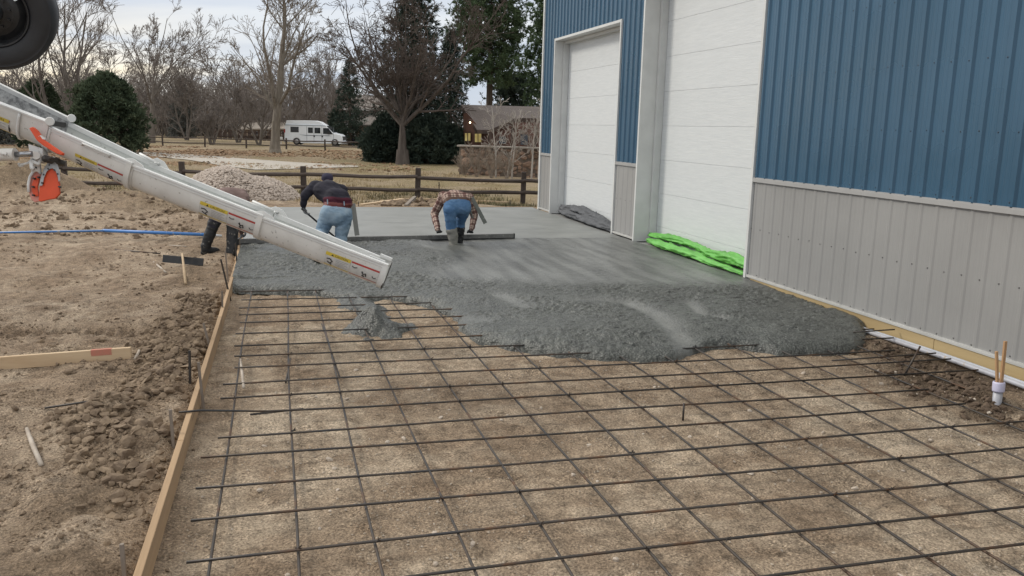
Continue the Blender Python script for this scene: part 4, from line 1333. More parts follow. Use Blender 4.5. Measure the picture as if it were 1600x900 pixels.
def letters(T, text, u0, u1, t0, t1, m, parent, off=0.0135):
    """flat lettering laid on the steel: glyph outlines mapped on the wall"""
    cu = bpy.data.curves.new('lettering', 'FONT')
    cu.body = text
    cu.size = 1
    ob = bpy.data.objects.new('lettering', cu)
    COL.objects.link(ob)
    bpy.context.view_layer.update()
    me = bpy.data.meshes.new_from_object(ob.evaluated_get(bpy.context.evaluated_depsgraph_get()))
    bpy.data.objects.remove(ob)
    xs = [v.co.x for v in me.vertices]
    ys = [v.co.y for v in me.vertices]
    w_, h_ = max(xs), max(ys)
    for v in me.vertices:
        v.co = T.at(u0 + (u1 - u0) * v.co.x / w_, t1 + (t0 - t1) * v.co.y / h_, off)
    o = bpy.data.objects.new('lettering', me)
    COL.objects.link(o)
    me.materials.append(m)
    o.parent = parent
    o.matrix_basis = parent_world(parent).inverted()
    return o


def stickers(T, sec, u0, um, u1, t0=0.26, t1=1.02):
    dt = t1 - t0
    y1 = patch(T, u0, um, t0, t1, m_wht, sec, 'caution_sticker')
    # sub-level pieces belong to the section: keep them joined per colour
    patch(T, u0, um, t0, t0 + dt * 0.20, m_yel, sec, 'caution_sticker', 0.0122)
    patch(T, u0, um, t1 - dt * 0.09, t1, m_yel, sec, 'caution_sticker', 0.0122)
    letters(T, 'CAUTION', u0 + (um - u0) * 0.36, um - (um - u0) * 0.12, t0 + dt * 0.045, t0 + dt * 0.155, m_ink, sec)
    tri = [T.at(u0 + (um - u0) * a, t0 + dt * b_, 0.0135) for a, b_ in ((0.22, 0.16), (0.27, 0.04), (0.32, 0.16))]
    pic = MB().add(tri, [(0, 1, 2)])
    du = um - u0
    for seg in (((0.08, 0.42), (0.2, 0.38), (0.32, 0.52), (0.25, 0.68)), ((0.12, 0.62), (0.24, 0.75), (0.3, 0.82))):
        pic.tube([T.at(u0 + du * a, t0 + dt * b_, 0.0125) for a, b_ in seg], 0.006, 5)
    tag(pic.build('pictogram', m_ink, sec), kind='stuff')
    ln = MB()
    for r in range(5):
        a, b_ = 0.44, 0.92 - 0.1 * (r % 2)
        q = t0 + dt * (0.30 + r * 0.11)
        ln.add([T.at(u0 + du * a, q, 0.0122), T.at(u0 + du * b_, q, 0.0122), T.at(u0 + du * b_, q + dt * 0.035, 0.0122), T.at(u0 + du * a, q + dt * 0.035, 0.0122)], [(0, 1, 2, 3)])
    tag(ln.build('print_lines', m_gink, sec), kind='stuff')
    g = (u1 - um) * 0.03
    patch(T, um + g, u1, t0, t1, m_wht, sec, 'danger_sticker')
    patch(T, um + g, u1, t0 + dt * 0.02, t0 + dt * 0.12, m_redp, sec, 'danger_sticker', 0.0122)
    patch(T, um + g, u1, t1 - dt * 0.07, t1, m_redp, sec, 'danger_sticker', 0.0122)
    du2 = u1 - um
    pc = MB()
    for seg in (((0.08, 0.3), (0.16, 0.36), (0.26, 0.30)), ((0.44, 0.42), (0.5, 0.60), (0.58, 0.5), (0.6, 0.7)), ((0.46, 0.72), (0.55, 0.76)), ((0.8, 0.5), (0.86, 0.62), (0.94, 0.55))):
        pc.tube([T.at(um + du2 * a, t0 + dt * b_, 0.0125) for a, b_ in seg], 0.0045 if seg[0][0] in (0.08, 0.8) else 0.008, 5)
    tag(pc.build('pictogram', m_ink, sec), kind='stuff')


secs = [o for o in COL.objects if o.name.startswith('chute_section')]
secs.sort(key=lambda o: o.name)
stickers(TT[0], secs[0], 0.45, 0.735, 0.74, 0.35, 1.1)
stickers(TT[1], secs[1], 0.36, 0.62, 0.93, 0.45, 1.20)
stickers(TT[2], secs[2], 0.54, 0.75, 0.965)
stickers(TT[3], secs[3], 0.535, 0.73, 0.955)
# hydraulic cylinder under the upper length
hc0, hc1, hc2 = on_d(-60, 243, 8.3), on_d(24, 241.5, 8.3), on_d(50, 240.5, 8.3)
MB().tube([hc0, hc1], 0.062, 18).tube([hc1 + (hc0 - hc1) * 0.25 + np.array([0, -.05, .02]), hc1 + (hc0 - hc1) * 0.12 + np.array([0, -.06, .0])], 0.02, 8).build('cylinder', m_chute, chute, True).modifiers.new('edge', 'EDGE_SPLIT')
MB().tube([hc1, hc2], 0.028, 14).build('piston_rod', mat('chromed_rod', (0.5, 0.52, 0.55), (0.3, 0.31, 0.33), scale=8, rough=0.18, metal=0.9), chute, True)
br = MB().prism([on_d(44, 225, 8.45), on_d(66, 232, 8.45), on_d(68, 246, 8.45), on_d(60, 254, 8.45), on_d(48, 250, 8.45)], FWD * 0.10)
br.tube([on_d(56, 243, 8.33), on_d(56, 243, 8.66)], 0.038, 14).build('bracket', m_chute, chute)
lk = MB().tube([on_d(31, 258, 8.4), on_d(36, 257, 8.38), on_d(46, 254, 8.38), on_d(53, 251, 8.4)], 0.012, 8).tube([on_d(29, 255, 8.4), on_d(31, 259.5, 8.4), on_d(36, 258.5, 8.39)], 0.012, 7)
lk.tube([on_d(53, 250, 8.38), on_d(48, 252, 8.36), on_d(50, 263, 8.36), on_d(53, 264, 8.36)], 0.02, 8).tube([on_d(50, 251, 8.36), on_d(60, 257, 8.38), on_d(63, 248, 8.4)], 0.022, 8)
lk.build('hook', m_rim, chute, True)
pv = MB().lathe(on_d(71, 248, 8.34), -FWD, [(0.0, 0.03), (0.018, 0.03), (0.018, 0.012), (0.034, 0.012), (0.036, -0.02), (0.036, -0.3)], 16)
pv.tube([on_d(78, 246, 8.36), on_d(79, 249, 8.36)], 0.028, 8).tube([on_d(84, 249, 8.5), on_d(92, 252, 8.55)], 0.03, 8)
pv.build('pivot_pin', m_dirtst, chute, True)
# orange flap lying against the side of the second length
fl_ = [(45, 200), (51, 198), (58, 204), (66, 217), (98, 239), (96, 242.5), (88, 240), (68, 228), (57, 219)]
fo = MB().prism([on_d(a, b_, 8.27 - 0.0005 * (a - 45)) for a, b_ in fl_], FWD * 0.045)
fo.build('orange_flap', m_org, chute, bevel=0.006)
MB().prism([on_d(a, b_, 8.262) for a, b_ in ((60, 213), (63, 211), (71, 216), (70, 218), (64, 217))], FWD * 0.02).build('flap_bolt_plate', m_rim, chute)


def arch(cx0, cx1, ytop, ybot, n=10, sq=1.0):
    c_ = (cx0 + cx1) / 2
    h = (cx1 - cx0) / 2
    return [(cx0, ybot)] + [(c_ - h * math.cos(math.pi * i / n), ytop + h * 1.15 * (1 - math.sin(math.pi * i / n))) for i in range(n + 1)] + [(cx1, ybot)]


# hanging end flap: grey half-round band over an orange sheet, with its paler return on the left
fa_ = [(62, 288), (66, 276), (71, 267), (77, 263), (82, 263), (87, 267), (90, 277), (92, 288), (92.5, 303), (86, 310), (74, 312), (62, 315), (60, 313)]
flp = MB().prism([on_d(a, b_, 8.46) for a, b_ in fa_], FWD * 0.03).build('hanging_flap', m_org, chute, bevel=0.004)
bo = [(61, 290), (64, 276), (68, 264), (75, 253.5), (83, 252), (90, 257), (93.5, 268), (94, 282)]
bi = [(66, 290), (69, 277), (73, 268), (78, 263.5), (82.5, 263), (87, 267), (90, 275), (91.5, 284)]
mb = MB()
V = [on_d(a, b_, 8.44) for a, b_ in bo] + [on_d(a, b_, 8.44) for a, b_ in bi] + [on_d(a, b_, 8.50) for a, b_ in bo] + [on_d(a, b_, 8.50) for a, b_ in bi]
n8 = len(bo)
F = []
for i in range(n8 - 1):
    F += [(i, i + 1, n8 + i + 1, n8 + i), (2 * n8 + i, 3 * n8 + i, 3 * n8 + i + 1, 2 * n8 + i + 1), (i, 2 * n8 + i, 2 * n8 + i + 1, i + 1), (n8 + i, n8 + i + 1, 3 * n8 + i + 1, 3 * n8 + i)]
F += [(0, n8, 3 * n8, 2 * n8), (n8 - 1, 3 * n8 - 1, 4 * n8 - 1, 2 * n8 - 1)]
mb.add(V, F).build('band', m_steel, flp)
lo_ = [(45, 300), (44.5, 288), (47, 276), (52, 268), (58, 266), (64, 272), (62, 280), (58, 290), (60, 306), (62, 314), (54, 316), (48, 311)]
MB().prism([on_d(a, b_, 8.50) for a, b_ in lo_], FWD * 0.025).build('pale_return', m_pink, flp, bevel=0.004)
li_ = [(50, 298), (50, 288), (53, 279), (57, 274), (61, 275), (60.5, 283), (58, 291), (59.5, 306), (53, 307)]
MB().prism([on_d(a, b_, 8.485) for a, b_ in li_], FWD * 0.02).build('inner_sheet', m_org, flp)
rim_ = [(45, 300), (44.5, 288), (47, 276), (52, 268.5), (58, 266), (64, 271)]
MB().tube([on_d(a, b_, 8.48) for a, b_ in rim_] , 0.014, 7).build('flap_edge', m_rim, flp, True)
bt = MB()
for a, b_ in ((53, 279), (51.5, 292), (52, 305), (66.5, 286), (69, 273), (76, 264), (86, 266), (91, 272), (93, 292), (60, 277), (57, 262), (78, 258)):
    bt.lathe(on_d(a, b_, 8.45), -FWD, [(0.0, 0.014), (0.009, 0.014), (0.011, -0.02)], 8)
tag(bt.build('bolts', m_dirtst, flp), kind='stuff')
MB().bar(on_d(56, 256, 8.45), on_d(57, 268, 8.47), 0.09, 0.03, FWD).bar(on_d(80, 246, 8.48), on_d(81, 258, 8.46), 0.07, 0.03, FWD).build('hanger', m_chute, chute, bevel=0.004)

# ------------------------------------------------------------------ lifted wheel of the mixer truck
m_tyre = mat('tyre_rubber', (0.016, 0.018, 0.022), (0.026, 0.028, 0.032), scale=5, rough=0.62, bump=0.15, bscale=14, rnd=0.1)
m_whl = mat('dark_wheel_steel', (0.030, 0.033, 0.038), (0.055, 0.058, 0.062), scale=6, rough=0.42, metal=0.5)
wc = Vector(on_d(-14, 20, 7.6))
wax = (Vector(CAMP) - wc + Vector((-1.9, 2.2, -0.9))).normalized()
wheel = empty('truck_wheel', wc)
tag(wheel, 'dark rubber tyre of a lifted truck wheel hanging in the upper corner', 'wheel')
RT = 0.51
prof = [(0.30, -0.02), (0.31, -0.005), (0.345, 0.012), (0.40, 0.022), (0.445, 0.018), (0.462, 0.010), (0.472, 0.014), (0.482, 0.006), (0.497, -0.012), (RT, -0.035), (RT, -0.25), (0.49, -0.275), (0.40, -0.30), (0.31, -0.28), (0.30, -0.26)]
MB().lathe(wc, wax, prof, 72, closed=True).build('tyre', m_tyre, wheel, True).modifiers.new('edge', 'EDGE_SPLIT').split_angle = math.radians(50)
rimp = [(0.302, -0.012), (0.296, 0.0), (0.285, -0.002), (0.277, -0.03), (0.272, -0.12), (0.262, -0.13), (0.258, -0.25), (0.30, -0.265)]
rimo = MB().lathe(wc, wax, rimp, 64).build('rim', m_whl, wheel, True)
rimo.modifiers.new('edge', 'EDGE_SPLIT')
# disc with hand holes
r_ = wax.orthogonal().normalized()
q_ = wax.cross(r_)
V, F = [], []
NS = 60
for j in range(NS):
    t_ = 2 * math.pi * j / NS
    for rr_, hh in ((0.272, -0.12), (0.255, -0.115), (0.205, -0.075), (0.165, -0.06), (0.11, -0.055)):
        V.append(wc + wax * hh + (r_ * math.cos(t_) + q_ * math.sin(t_)) * rr_)
for j in range(NS):
    j2 = (j + 1) % NS
    for k in range(4):
        if k == 1 and (j % 20) == 7:
            continue
        F.append((j * 5 + k, j * 5 + k + 1, j2 * 5 + k + 1, j2 * 5 + k))
dk = MB().add(V, F).build('wheel_disc', m_whl, wheel)
dk.modifiers.new('thick', 'SOLIDIFY').thickness = 0.012
hubm = MB().lathe(wc, wax, [(0.0, 0.10), (0.075, 0.10), (0.085, 0.09), (0.09, -0.04), (0.14, -0.05), (0.15, -0.065)], 36)
for j in range(10):
    t_ = 2 * math.pi * j / 10
    hubm.lathe(wc + (r_ * math.cos(t_) + q_ * math.sin(t_)) * 0.14, wax, [(0.0, -0.015), (0.013, -0.015), (0.015, -0.06)], 6)
hubm.build('hub', m_whl, wheel, True).modifiers.new('edge', 'EDGE_SPLIT')
MB().tube([wc - wax * 0.16, wc - wax * 0.55], 0.07, 14).bar(wc - wax * 0.5, wc - wax * 0.5 + Vector((-2.6, -0.6, 0.1)), 0.14, 0.18).build('axle_arm', m_dirtst, wheel)


# ------------------------------------------------------------------ people
def fabric(name, c1, c2, scale=5.0, rough=0.85, bump=0.5, bs=14, speck=None, c3=None, lo=.35, hi=.65):
    return mat(name, c1, c2, scale=scale, rough=rough, bump=bump, bscale=bs, bdist=0.02, spec=0.2, speck=speck, c3=c3, lo=lo, hi=hi)


m_skin = fabric('skin', (0.42, 0.24, 0.16), (0.36, 0.20, 0.13), rough=0.6, bump=0.1)
m_jean = fabric('faded_denim', (0.155, 0.235, 0.33), (0.23, 0.32, 0.41), scale=4, bs=18, c3=(0.30, 0.385, 0.46))
m_jean2 = fabric('blue_denim', (0.045, 0.105, 0.21), (0.075, 0.155, 0.285), scale=4, bs=18, c3=(0.115, 0.205, 0.34))
m_navy = fabric('dark_sweatshirt', (0.020, 0.020, 0.028), (0.034, 0.033, 0.045), scale=5, bs=12)
m_mar = fabric('maroon_shirt', (0.050, 0.011, 0.020), (0.075, 0.015, 0.028), scale=6)
m_mauve = fabric('dusty_brown_shirt', (0.165, 0.115, 0.105), (0.225, 0.165, 0.15), scale=5, bs=12)
m_boot = fabric('black_rubber', (0.018, 0.019, 0.021), (0.035, 0.036, 0.038), rough=0.5, scale=8, bump=0.3, speck=(20, 0.62, (0.13, 0.125, 0.115)))
m_cboot = fabric('cement_caked_boot', (0.15, 0.15, 0.135), (0.25, 0.245, 0.225), scale=9, bs=24, bump=0.7)
m_glove = fabric('grey_glove', (0.12, 0.125, 0.135), (0.22, 0.225, 0.23), scale=12)
m_belt = fabric('red_brown_belt', (0.145, 0.040, 0.038), (0.11, 0.03, 0.03), rough=0.5, bump=0.1)
m_belt2 = fabric('brown_belt', (0.10, 0.06, 0.045), (0.07, 0.042, 0.032), rough=0.5, bump=0.1)
m_hair = fabric('dark_hair', (0.02, 0.016, 0.013), (0.035, 0.028, 0.022), bs=60)
m_cap = fabric('dark_cap', (0.025, 0.025, 0.045), (0.045, 0.04, 0.07), scale=8)

# plaid: bands along and around each limb from a stored cloth coordinate
m_plaid = bpy.data.materials.new('plaid_flannel')
m_plaid.use_nodes = True
t = m_plaid.node_tree
t.nodes.clear()
uv = nd(t, 'ShaderNodeSeparateXYZ', None, {0: nd(t, 'ShaderNodeAttribute', {'attribute_name': 'cloth'}).outputs['Vector']})


def band(s, a, b_):
    f = mth(t, 'FRACT', mth(t, 'DIVIDE', s, 0.135))
    return mth(t, 'MULTIPLY', mth(t, 'GREATER_THAN', f, a), mth(t, 'LESS_THAN', f, b_))


base = mix(t, nd(t, 'ShaderNodeTexNoise', None, {'Scale': 9.0}).outputs[0], (0.52, 0.41, 0.34), (0.38, 0.27, 0.23))
u_, v_ = uv.outputs[0], uv.outputs[1]
col = mix(t, mth(t, 'MULTIPLY', band(u_, 0.0, 0.42), 0.72), base, (0.085, 0.028, 0.026))
col = mix(t, mth(t, 'MULTIPLY', band(v_, 0.0, 0.42), 0.72), col, (0.060, 0.022, 0.022))
col = mix(t, mth(t, 'MULTIPLY', band(u_, 0.68, 0.76), 0.7), col, (0.03, 0.02, 0.02))
col = mix(t, mth(t, 'MULTIPLY', band(v_, 0.68, 0.76), 0.7), col, (0.03, 0.02, 0.02))
b = nd(t, 'ShaderNodeBsdfPrincipled', None, {'Base Color': col, 'Roughness': 0.9, 'Specular IOR Level': 0.2})
nd(t, 'ShaderNodeOutputMaterial', None, {0: b.outputs[0]})


def body(name, label, prims, mats, base_pt, voxel=0.0125, wrinkle=0.010, seed=1):
    """prims: (a, b, ra, rb, region[, squash vector, squash factor]) tapered limbs joined into one skin; region indexes mats"""
    mb = MB()
    for pr in prims:
        a, b_, ra, rb = Vector(pr[0]), Vector(pr[1]), pr[2], pr[3]
        d = b_ - a
        L_ = d.length
        d = d.normalized() if L_ > 1e-6 else Vector((0, 0, 1))
        r = d.orthogonal().normalized()
        q = d.cross(r)
        V, F = [], []
        k = 16
        prof = [(ra * math.sin(t_), -ra * math.cos(t_)) for t_ in np.linspace(0.02, math.pi / 2, 6)] + [(rb * math.sin(t_), L_ + rb * math.cos(t_)) for t_ in np.linspace(math.pi / 2, 0.02, 6)]
        for (rr_, h) in prof:
            for j in range(k):
                t_ = 2 * math.pi * j / k
                V.append(a + d * h + (r * math.cos(t_) + q * math.sin(t_)) * rr_)
        n = len(prof)
        for i in range(n - 1):
            for j in range(k):
                F.append((i * k + j, i * k + (j + 1) % k, (i + 1) * k + (j + 1) % k, (i + 1) * k + j))
        F += [tuple(range(k))[::-1], tuple((n - 1) * k + j for j in range(k))]
        if len(pr) > 5 and pr[5] is not None:
            sv, sf = Vector(pr[5]).normalized(), pr[6]
            V = [p_ + sv * ((p_ - a).dot(sv) * (sf - 1)) for p_ in V]
        mb.add(V, F)
    me = mb.mesh('body_raw')
    ob = bpy.data.objects.new('body_raw', me)
    COL.objects.link(ob)
    rm = ob.modifiers.new('r', 'REMESH')
    rm.mode = 'VOXEL'
    rm.voxel_size = voxel
    sm = ob.modifiers.new('s', 'SMOOTH')
    sm.factor = 0.5
    sm.iterations = 9
    bpy.context.view_layer.update()
    out = bpy.data.meshes.new_from_object(ob.evaluated_get(bpy.context.evaluated_depsgraph_get()))
    bpy.data.objects.remove(ob)
    n = len(out.vertices)
    P = np.zeros(n * 3, np.float32)
    out.vertices.foreach_get('co', P)
    P = P.reshape(-1, 3).astype(float)
    N = np.zeros(n * 3, np.float32)
    out.vertices.foreach_get('normal', N)
    N = N.reshape(-1, 3)
    best = np.full(n, 1e9)
    reg = np.zeros(n, int)
    cloth = np.zeros((n, 3))
    for pr in prims:
        a, b_ = np.array(pr[0], float), np.array(pr[1], float)
        d = b_ - a
        L_ = max(np.linalg.norm(d), 1e-6)
        dn = d / L_ if L_ > 1e-5 else np.array([0, 0, 1.0])
        h = np.clip((P - a) @ dn, 0, L_)
        off = P - a - h[:, None] * dn
        if len(pr) > 5 and pr[5] is not None:
            sv = np.array(pr[5], float)
            sv = sv / np.linalg.norm(sv)
            off = off + np.outer(off @ sv, sv) * (1 / pr[6] - 1)
        dist = np.linalg.norm(off, axis=1) - (pr[2] + (pr[3] - pr[2]) * h / L_)
        k = dist < best
        best[k] = dist[k]
        reg[k] = pr[4]
        r0 = np.cross(dn, [0.3, 1, 0.1])
        r0 /= np.linalg.norm(r0)
        ang = np.arctan2(off @ np.cross(dn, r0), off @ r0)
        cl = np.stack([(P - a) @ dn + 0.03, ang * (pr[2] + pr[3]) / 2, np.zeros(n)], 1)
        cloth[k] = cl[k]
    wr = fbm(P[:, 0] * 1.0 + P[:, 1] * 0.7, P[:, 2] * 1.6, 0.10, 3, seed) + 0.6 * fbm(P[:, 0] + P[:, 2] * 2.0, P[:, 1], 0.06, 2, seed + 5)
    amp = np.where(np.isin(reg, [i for i, m_ in enumerate(mats) if m_ in (m_skin, m_glove)]), 0.15, 1.0) * wrinkle
    P = P + N * (wr * amp)[:, None]
    o_ = np.array(base_pt, float)
    out.vertices.foreach_set('co', (P - o_).astype(np.float32).ravel())
    at = out.attributes.new('cloth', 'FLOAT_VECTOR', 'POINT')
    at.data.foreach_set('vector', cloth.astype(np.float32).ravel())
    npol = len(out.polygons)
    lv = np.zeros(len(out.loops), np.int32)
    out.loops.foreach_get('vertex_index', lv)
    ls = np.zeros(npol, np.int32)
    out.polygons.foreach_get('loop_start', ls)
    out.materials.clear()
    for m_ in mats:
        out.materials.append(m_)
    out.polygons.foreach_set('material_index', reg[lv[ls]].astype(np.int32))
    out.polygons.foreach_set('use_smooth', np.ones(npol, bool))
    out.update()
    o = bpy.data.objects.new('person', out)
    COL.objects.link(o)
    o.location = base_pt
    return tag(o, label, 'person', None)


def hand(w_, d, side, reg, grip=0.6, s=1.0):
    """palm, four bent fingers and a thumb at wrist w_, pointing along d; side is across the knuckles (towards the thumb)"""
    w_, d, side = Vector(w_), Vector(d).normalized(), Vector(side)
    side = (side - d * side.dot(d)).normalized()
    nrm = d.cross(side).normalized()
    out = [(w_, w_ + d * 0.075 * s, 0.034 * s, 0.036 * s, reg, nrm, 0.62)]
    kn = w_ + d * 0.085 * s
    for i, (f, ln) in enumerate(((0.034, 0.072), (0.012, 0.080), (-0.012, 0.075), (-0.034, 0.060))):
        p0 = kn + side * f * s
        dd = d
        p = p0
        for j, l in enumerate((0.45, 0.32, 0.26)):
            dd = (dd * math.cos(grip) + nrm * math.sin(grip)).normalized() if j or True else dd
            p2 = p + dd * ln * l * s * 1.15
            out.append((p, p2, 0.0125 * s, 0.0115 * s, reg))
            p = p2
            n2 = dd.cross(side).normalized()
            nrm_l = n2
            dd2 = (dd * math.cos(grip) + nrm_l * math.sin(grip)).normalized()
            dd = dd2
    tb = w_ + d * 0.03 * s + side * 0.03 * s
    t1 = tb + (side * 0.75 + d * 0.7).normalized() * 0.045 * s
    t2 = t1 + (d * 0.8 + nrm * 0.6).normalized() * 0.04 * s
    out += [(tb, t1, 0.017 * s, 0.014 * s, reg), (t1, t2, 0.014 * s, 0.012 * s, reg)]
    return out


def Q(px, py, Y):
    return Vector(on_y(px, py, Y))


def facing(v):
    return Vector(v).normalized()


AWAY = Vector((0.12, 0.99, 0.0)).normalized()
SIDE = Vector((0.99, -0.12, 0.0)).normalized()


def head(c_, face, up_, rs, rh):
    """skull, jaw, nose, ears: face is the direction of the eyes"""
    c_, f, u = Vector(c_), Vector(face).normalized(), Vector(up_)
    u = (u - f * u.dot(f)).normalized()
    s = f.cross(u)
    out = [(c_ + u * 0.03 - f * 0.015, c_ + u * 0.03 + f * 0.015, 0.092, 0.090, rh, s, 0.85),
           (c_ - u * 0.015 + f * 0.03, c_ - u * 0.075 + f * 0.05, 0.070, 0.042, rs, s, 0.9),
           (c_ - u * 0.005 + f * 0.095, c_ - u * 0.03 + f * 0.118, 0.011, 0.016, rs),
           (c_ + s * 0.083 + u * 0.01 - f * 0.01, c_ + s * 0.086 - u * 0.03, 0.018, 0.012, rs, s, 0.5), (c_ - s * 0.083 + u * 0.01 - f * 0.01, c_ - s * 0.086 - u * 0.03, 0.018, 0.012, rs, s, 0.5)]
    for k in (-1, 1):
        out.append((c_ + s * 0.032 * k + u * 0.028 + f * 0.078, c_ + s * 0.036 * k + u * 0.028 + f * 0.080, 0.016, 0.016, rs))
    out.append((c_ - u * 0.06 + f * 0.088 - s * 0.02, c_ - u * 0.06 + f * 0.088 + s * 0.02, 0.012, 0.012, rs))
    return out


# --- plaid shirt, doubled over the screed
YF = 14.42
REG = [m_plaid, m_jean2, m_cboot, m_boot, m_skin, m_glove, m_hair, m_belt2]
hl, hr_ = Q(703.5, 328, YF + 0.0), Q(725.5, 328, YF + 0.08)
kl, kr = Q(704.5, 351, YF + 0.04), Q(719.5, 348, YF + 0.26)
al, ar = Q(708.5, 376, YF + 0.02), Q(718, 372, YF + 0.26)
fl0 = Q(708, 388, YF - 0.03)
pel = (hl + hr_) / 2 + Vector((0, 0.02, -0.02))
wa = Q(714, 312, YF + 0.20)
ch = Q(711, 308, YF + 0.50)
shl, shr = Q(692, 307, YF + 0.62), Q(732.5, 309, YF + 0.62)
el_l, el_r = Q(678.5, 335, YF + 0.66), Q(741, 338, YF + 0.66)
wr_l, wr_r = Q(684, 358, sa[1] - 0.02), Q(737, 357.5, sa[1] + 0.10)
prims = [(hl, kl, 0.122, 0.094, 1), (hr_, kr, 0.108, 0.085, 1), (kl, al + (kl - al) * 0.55, 0.094, 0.088, 1), (kr, ar + (kr - ar) * 0.5, 0.085, 0.078, 1),
         (al + (kl - al) * 0.60, al, 0.100, 0.082, 2), (ar + (kr - ar) * 0.58, ar, 0.090, 0.074, 3),
         (al, fl0, 0.080, 0.078, 2), (fl0, fl0 + Vector((0.02, 0.20, -0.02)), 0.072, 0.058, 2), (ar, Q(718, 381, YF + 0.24), 0.070, 0.066, 3), (Q(718, 381, YF + 0.24), Q(718, 381, YF + 0.24) + Vector((0.02, 0.18, -.02)), 0.064, 0.055, 3),
         (Q(703.5, 325, YF + .03), Q(725, 325, YF + .05), 0.128, 0.128, 1), (Q(704, 319.5, YF + .06), Q(725, 319.5, YF + .08), 0.118, 0.118, 1), (Q(708, 329, YF + .10), Q(721, 329, YF + .12), 0.115, 0.115, 1),
         (Q(701.5, 314.6, YF + .08), Q(726.5, 314.6, YF + .10), 0.098, 0.098, 7),
         (Q(700.5, 310.2, YF + .13), Q(727.5, 310.2, YF + .15), 0.108, 0.108, 0), (wa + Vector((0, 0.05, -0.02)), ch + Vector((0, 0, -.03)), 0.150, 0.165, 0, SIDE, 1.3), (ch + Vector((-.1, 0.02, -.04)), ch + Vector((.1, 0.02, -.04)), 0.135, 0.135, 0),
         (ch + Vector((0, .02, -.04)), (shl + shr) / 2 + Vector((0, 0.06, -.02)), 0.15, 0.12, 0, SIDE, 1.3), (shl, shr, 0.092, 0.092, 0),
         (shl, el_l, 0.085, 0.072, 0), (el_l, wr_l, 0.070, 0.052, 0), (shr, el_r, 0.085, 0.070, 0), (el_r, wr_r, 0.068, 0.050, 0)]
hdv = (wr_l - el_l).normalized()
prims += hand(wr_l, (wr_l - el_l) + Vector((0, 0.05, -.05)), SIDE, 3, 0.55) + hand(wr_r, (wr_r - el_r) + Vector((0, -0.02, -.05)), -SIDE, 3, -0.55)
hc = (shl + shr) / 2 + Vector((0.02, 0.26, -0.10))
prims += [((shl + shr) / 2 + Vector((0, .08, -.02)), hc, 0.065, 0.060, 4)] + head(hc + Vector((0, 0.06, -.03)), (0, 0.3, -1), (0, 1, 0.2), 4, 6)
pm = body('person', 'worker in plaid shirt and blue jeans doubled over the screed', prims, REG, (fl0.x, fl0.y, 0.06), seed=11)
# float tucked at his right hip
m_board = mat('grey_float', (0.115, 0.125, 0.115), (0.155, 0.165, 0.15), scale=5, rough=0.55, bump=0.2, speck=(20, 0.64, (0.25, 0.25, 0.24)))
fa, fb2 = Q(737.2, 308.5, YF + 0.30), Q(758.5, 349, YF + 0.26)
o = MB().bar(fa, fb2, 0.070, 0.016, (0.15, -1, 0.1)).build('hand_float', m_board, None, bevel=0.004, origin=fa)
tag(o, 'flat grey float board slung at the right hip of the plaid shirted worker', 'float')
tb_ = Q(738.5, 326, YF + 0.42)
fh = MB().tube([Q(733, 322, YF + 0.32), Q(738.5, 341, YF + 0.30)], 0.016, 8).build('float_handle', m_board, o)

# --- dark sweatshirt, faded jeans, dragging a hand tool
YM = 14.30
REG2 = [m_navy, m_jean, m_boot, m_glove, m_mar, m_belt, m_cap, m_skin]
hl, hr_ = Q(512, 338, YM), Q(538, 340, YM)
kl, kr = Q(501, 366, YM + 0.10), Q(533, 368, YM + 0.02)
al, ar = Vector(on_z(498, 404, 0.20)), Q(531, 400, YM - 0.10)
pel = (hl + hr_) / 2 + Vector((0, 0, 0.09))
wa = Q(527.5, 318, YM + 0.06)
ch = Q(514, 298, YM + 0.34)
shl, shr = Q(492, 291, YM + 0.48), Q(534, 297, YM + 0.48)
el_l = Q(476.5, 305, YM + 0.40)
wr_l = Q(474, 321, YM + 0.44)
el_r, wr_r = Q(538, 318, YM + 0.62), Q(524, 340, YM + 0.78)
prims = [(hl, kl, 0.138, 0.108, 1), (hr_, kr, 0.138, 0.106, 1), (kl, al + (kl - al) * 0.35, 0.106, 0.100, 1), (kr, ar + (kr - ar) * 0.35, 0.104, 0.10, 1),
         (al + (kl - al) * 0.4, al, 0.088, 0.075, 2), (ar + (kr - ar) * 0.4, ar, 0.088, 0.075, 2), (al, al + Vector((0.0, 0.2, -0.02)), 0.07, 0.055, 2), (ar, ar + Vector((0.0, 0.2, -.02)), 0.07, 0.055, 2),
         (hl + Vector((0.03, 0.0, .05)), hr_ + Vector((-0.03, 0.0, .05)), 0.160, 0.160, 1), (pel + Vector((0, 0, -.08)), wa + Vector((0, 0.01, -.13)), 0.165, 0.160, 1, SIDE, 1.42),
         (wa + Vector((-.08, 0.0, -.005)), wa + Vector((.09, 0.0, -.03)), 0.158, 0.158, 5, (0, 0, 1), 0.42), (wa + Vector((-.08, 0.03, 0.06)), wa + Vector((.09, 0.03, 0.035)), 0.155, 0.155, 4, (0, 0, 1), 0.5), (wa + Vector((-.06, 0.08, 0.10)), wa + Vector((.06, 0.08, 0.09)), 0.150, 0.150, 0),
         (wa + Vector((-.02, 0.12, 0.07)), ch + Vector((0, 0, -.01)), 0.165, 0.18, 0, SIDE, 1.28), (wa + Vector((-.1, 0.12, 0.07)), ch + Vector((-.08, .0, 0.0)), 0.14, 0.15, 0),
         (ch, (shl + shr) / 2 + Vector((0, 0.04, .01)), 0.17, 0.13, 0, SIDE, 1.25), (shl, shr, 0.10, 0.10, 0),
         (shl, el_l, 0.092, 0.078, 0), (el_l, wr_l, 0.076, 0.055, 0), (shr, el_r, 0.09, 0.075, 0), (el_r, wr_r, 0.072, 0.052, 0)]
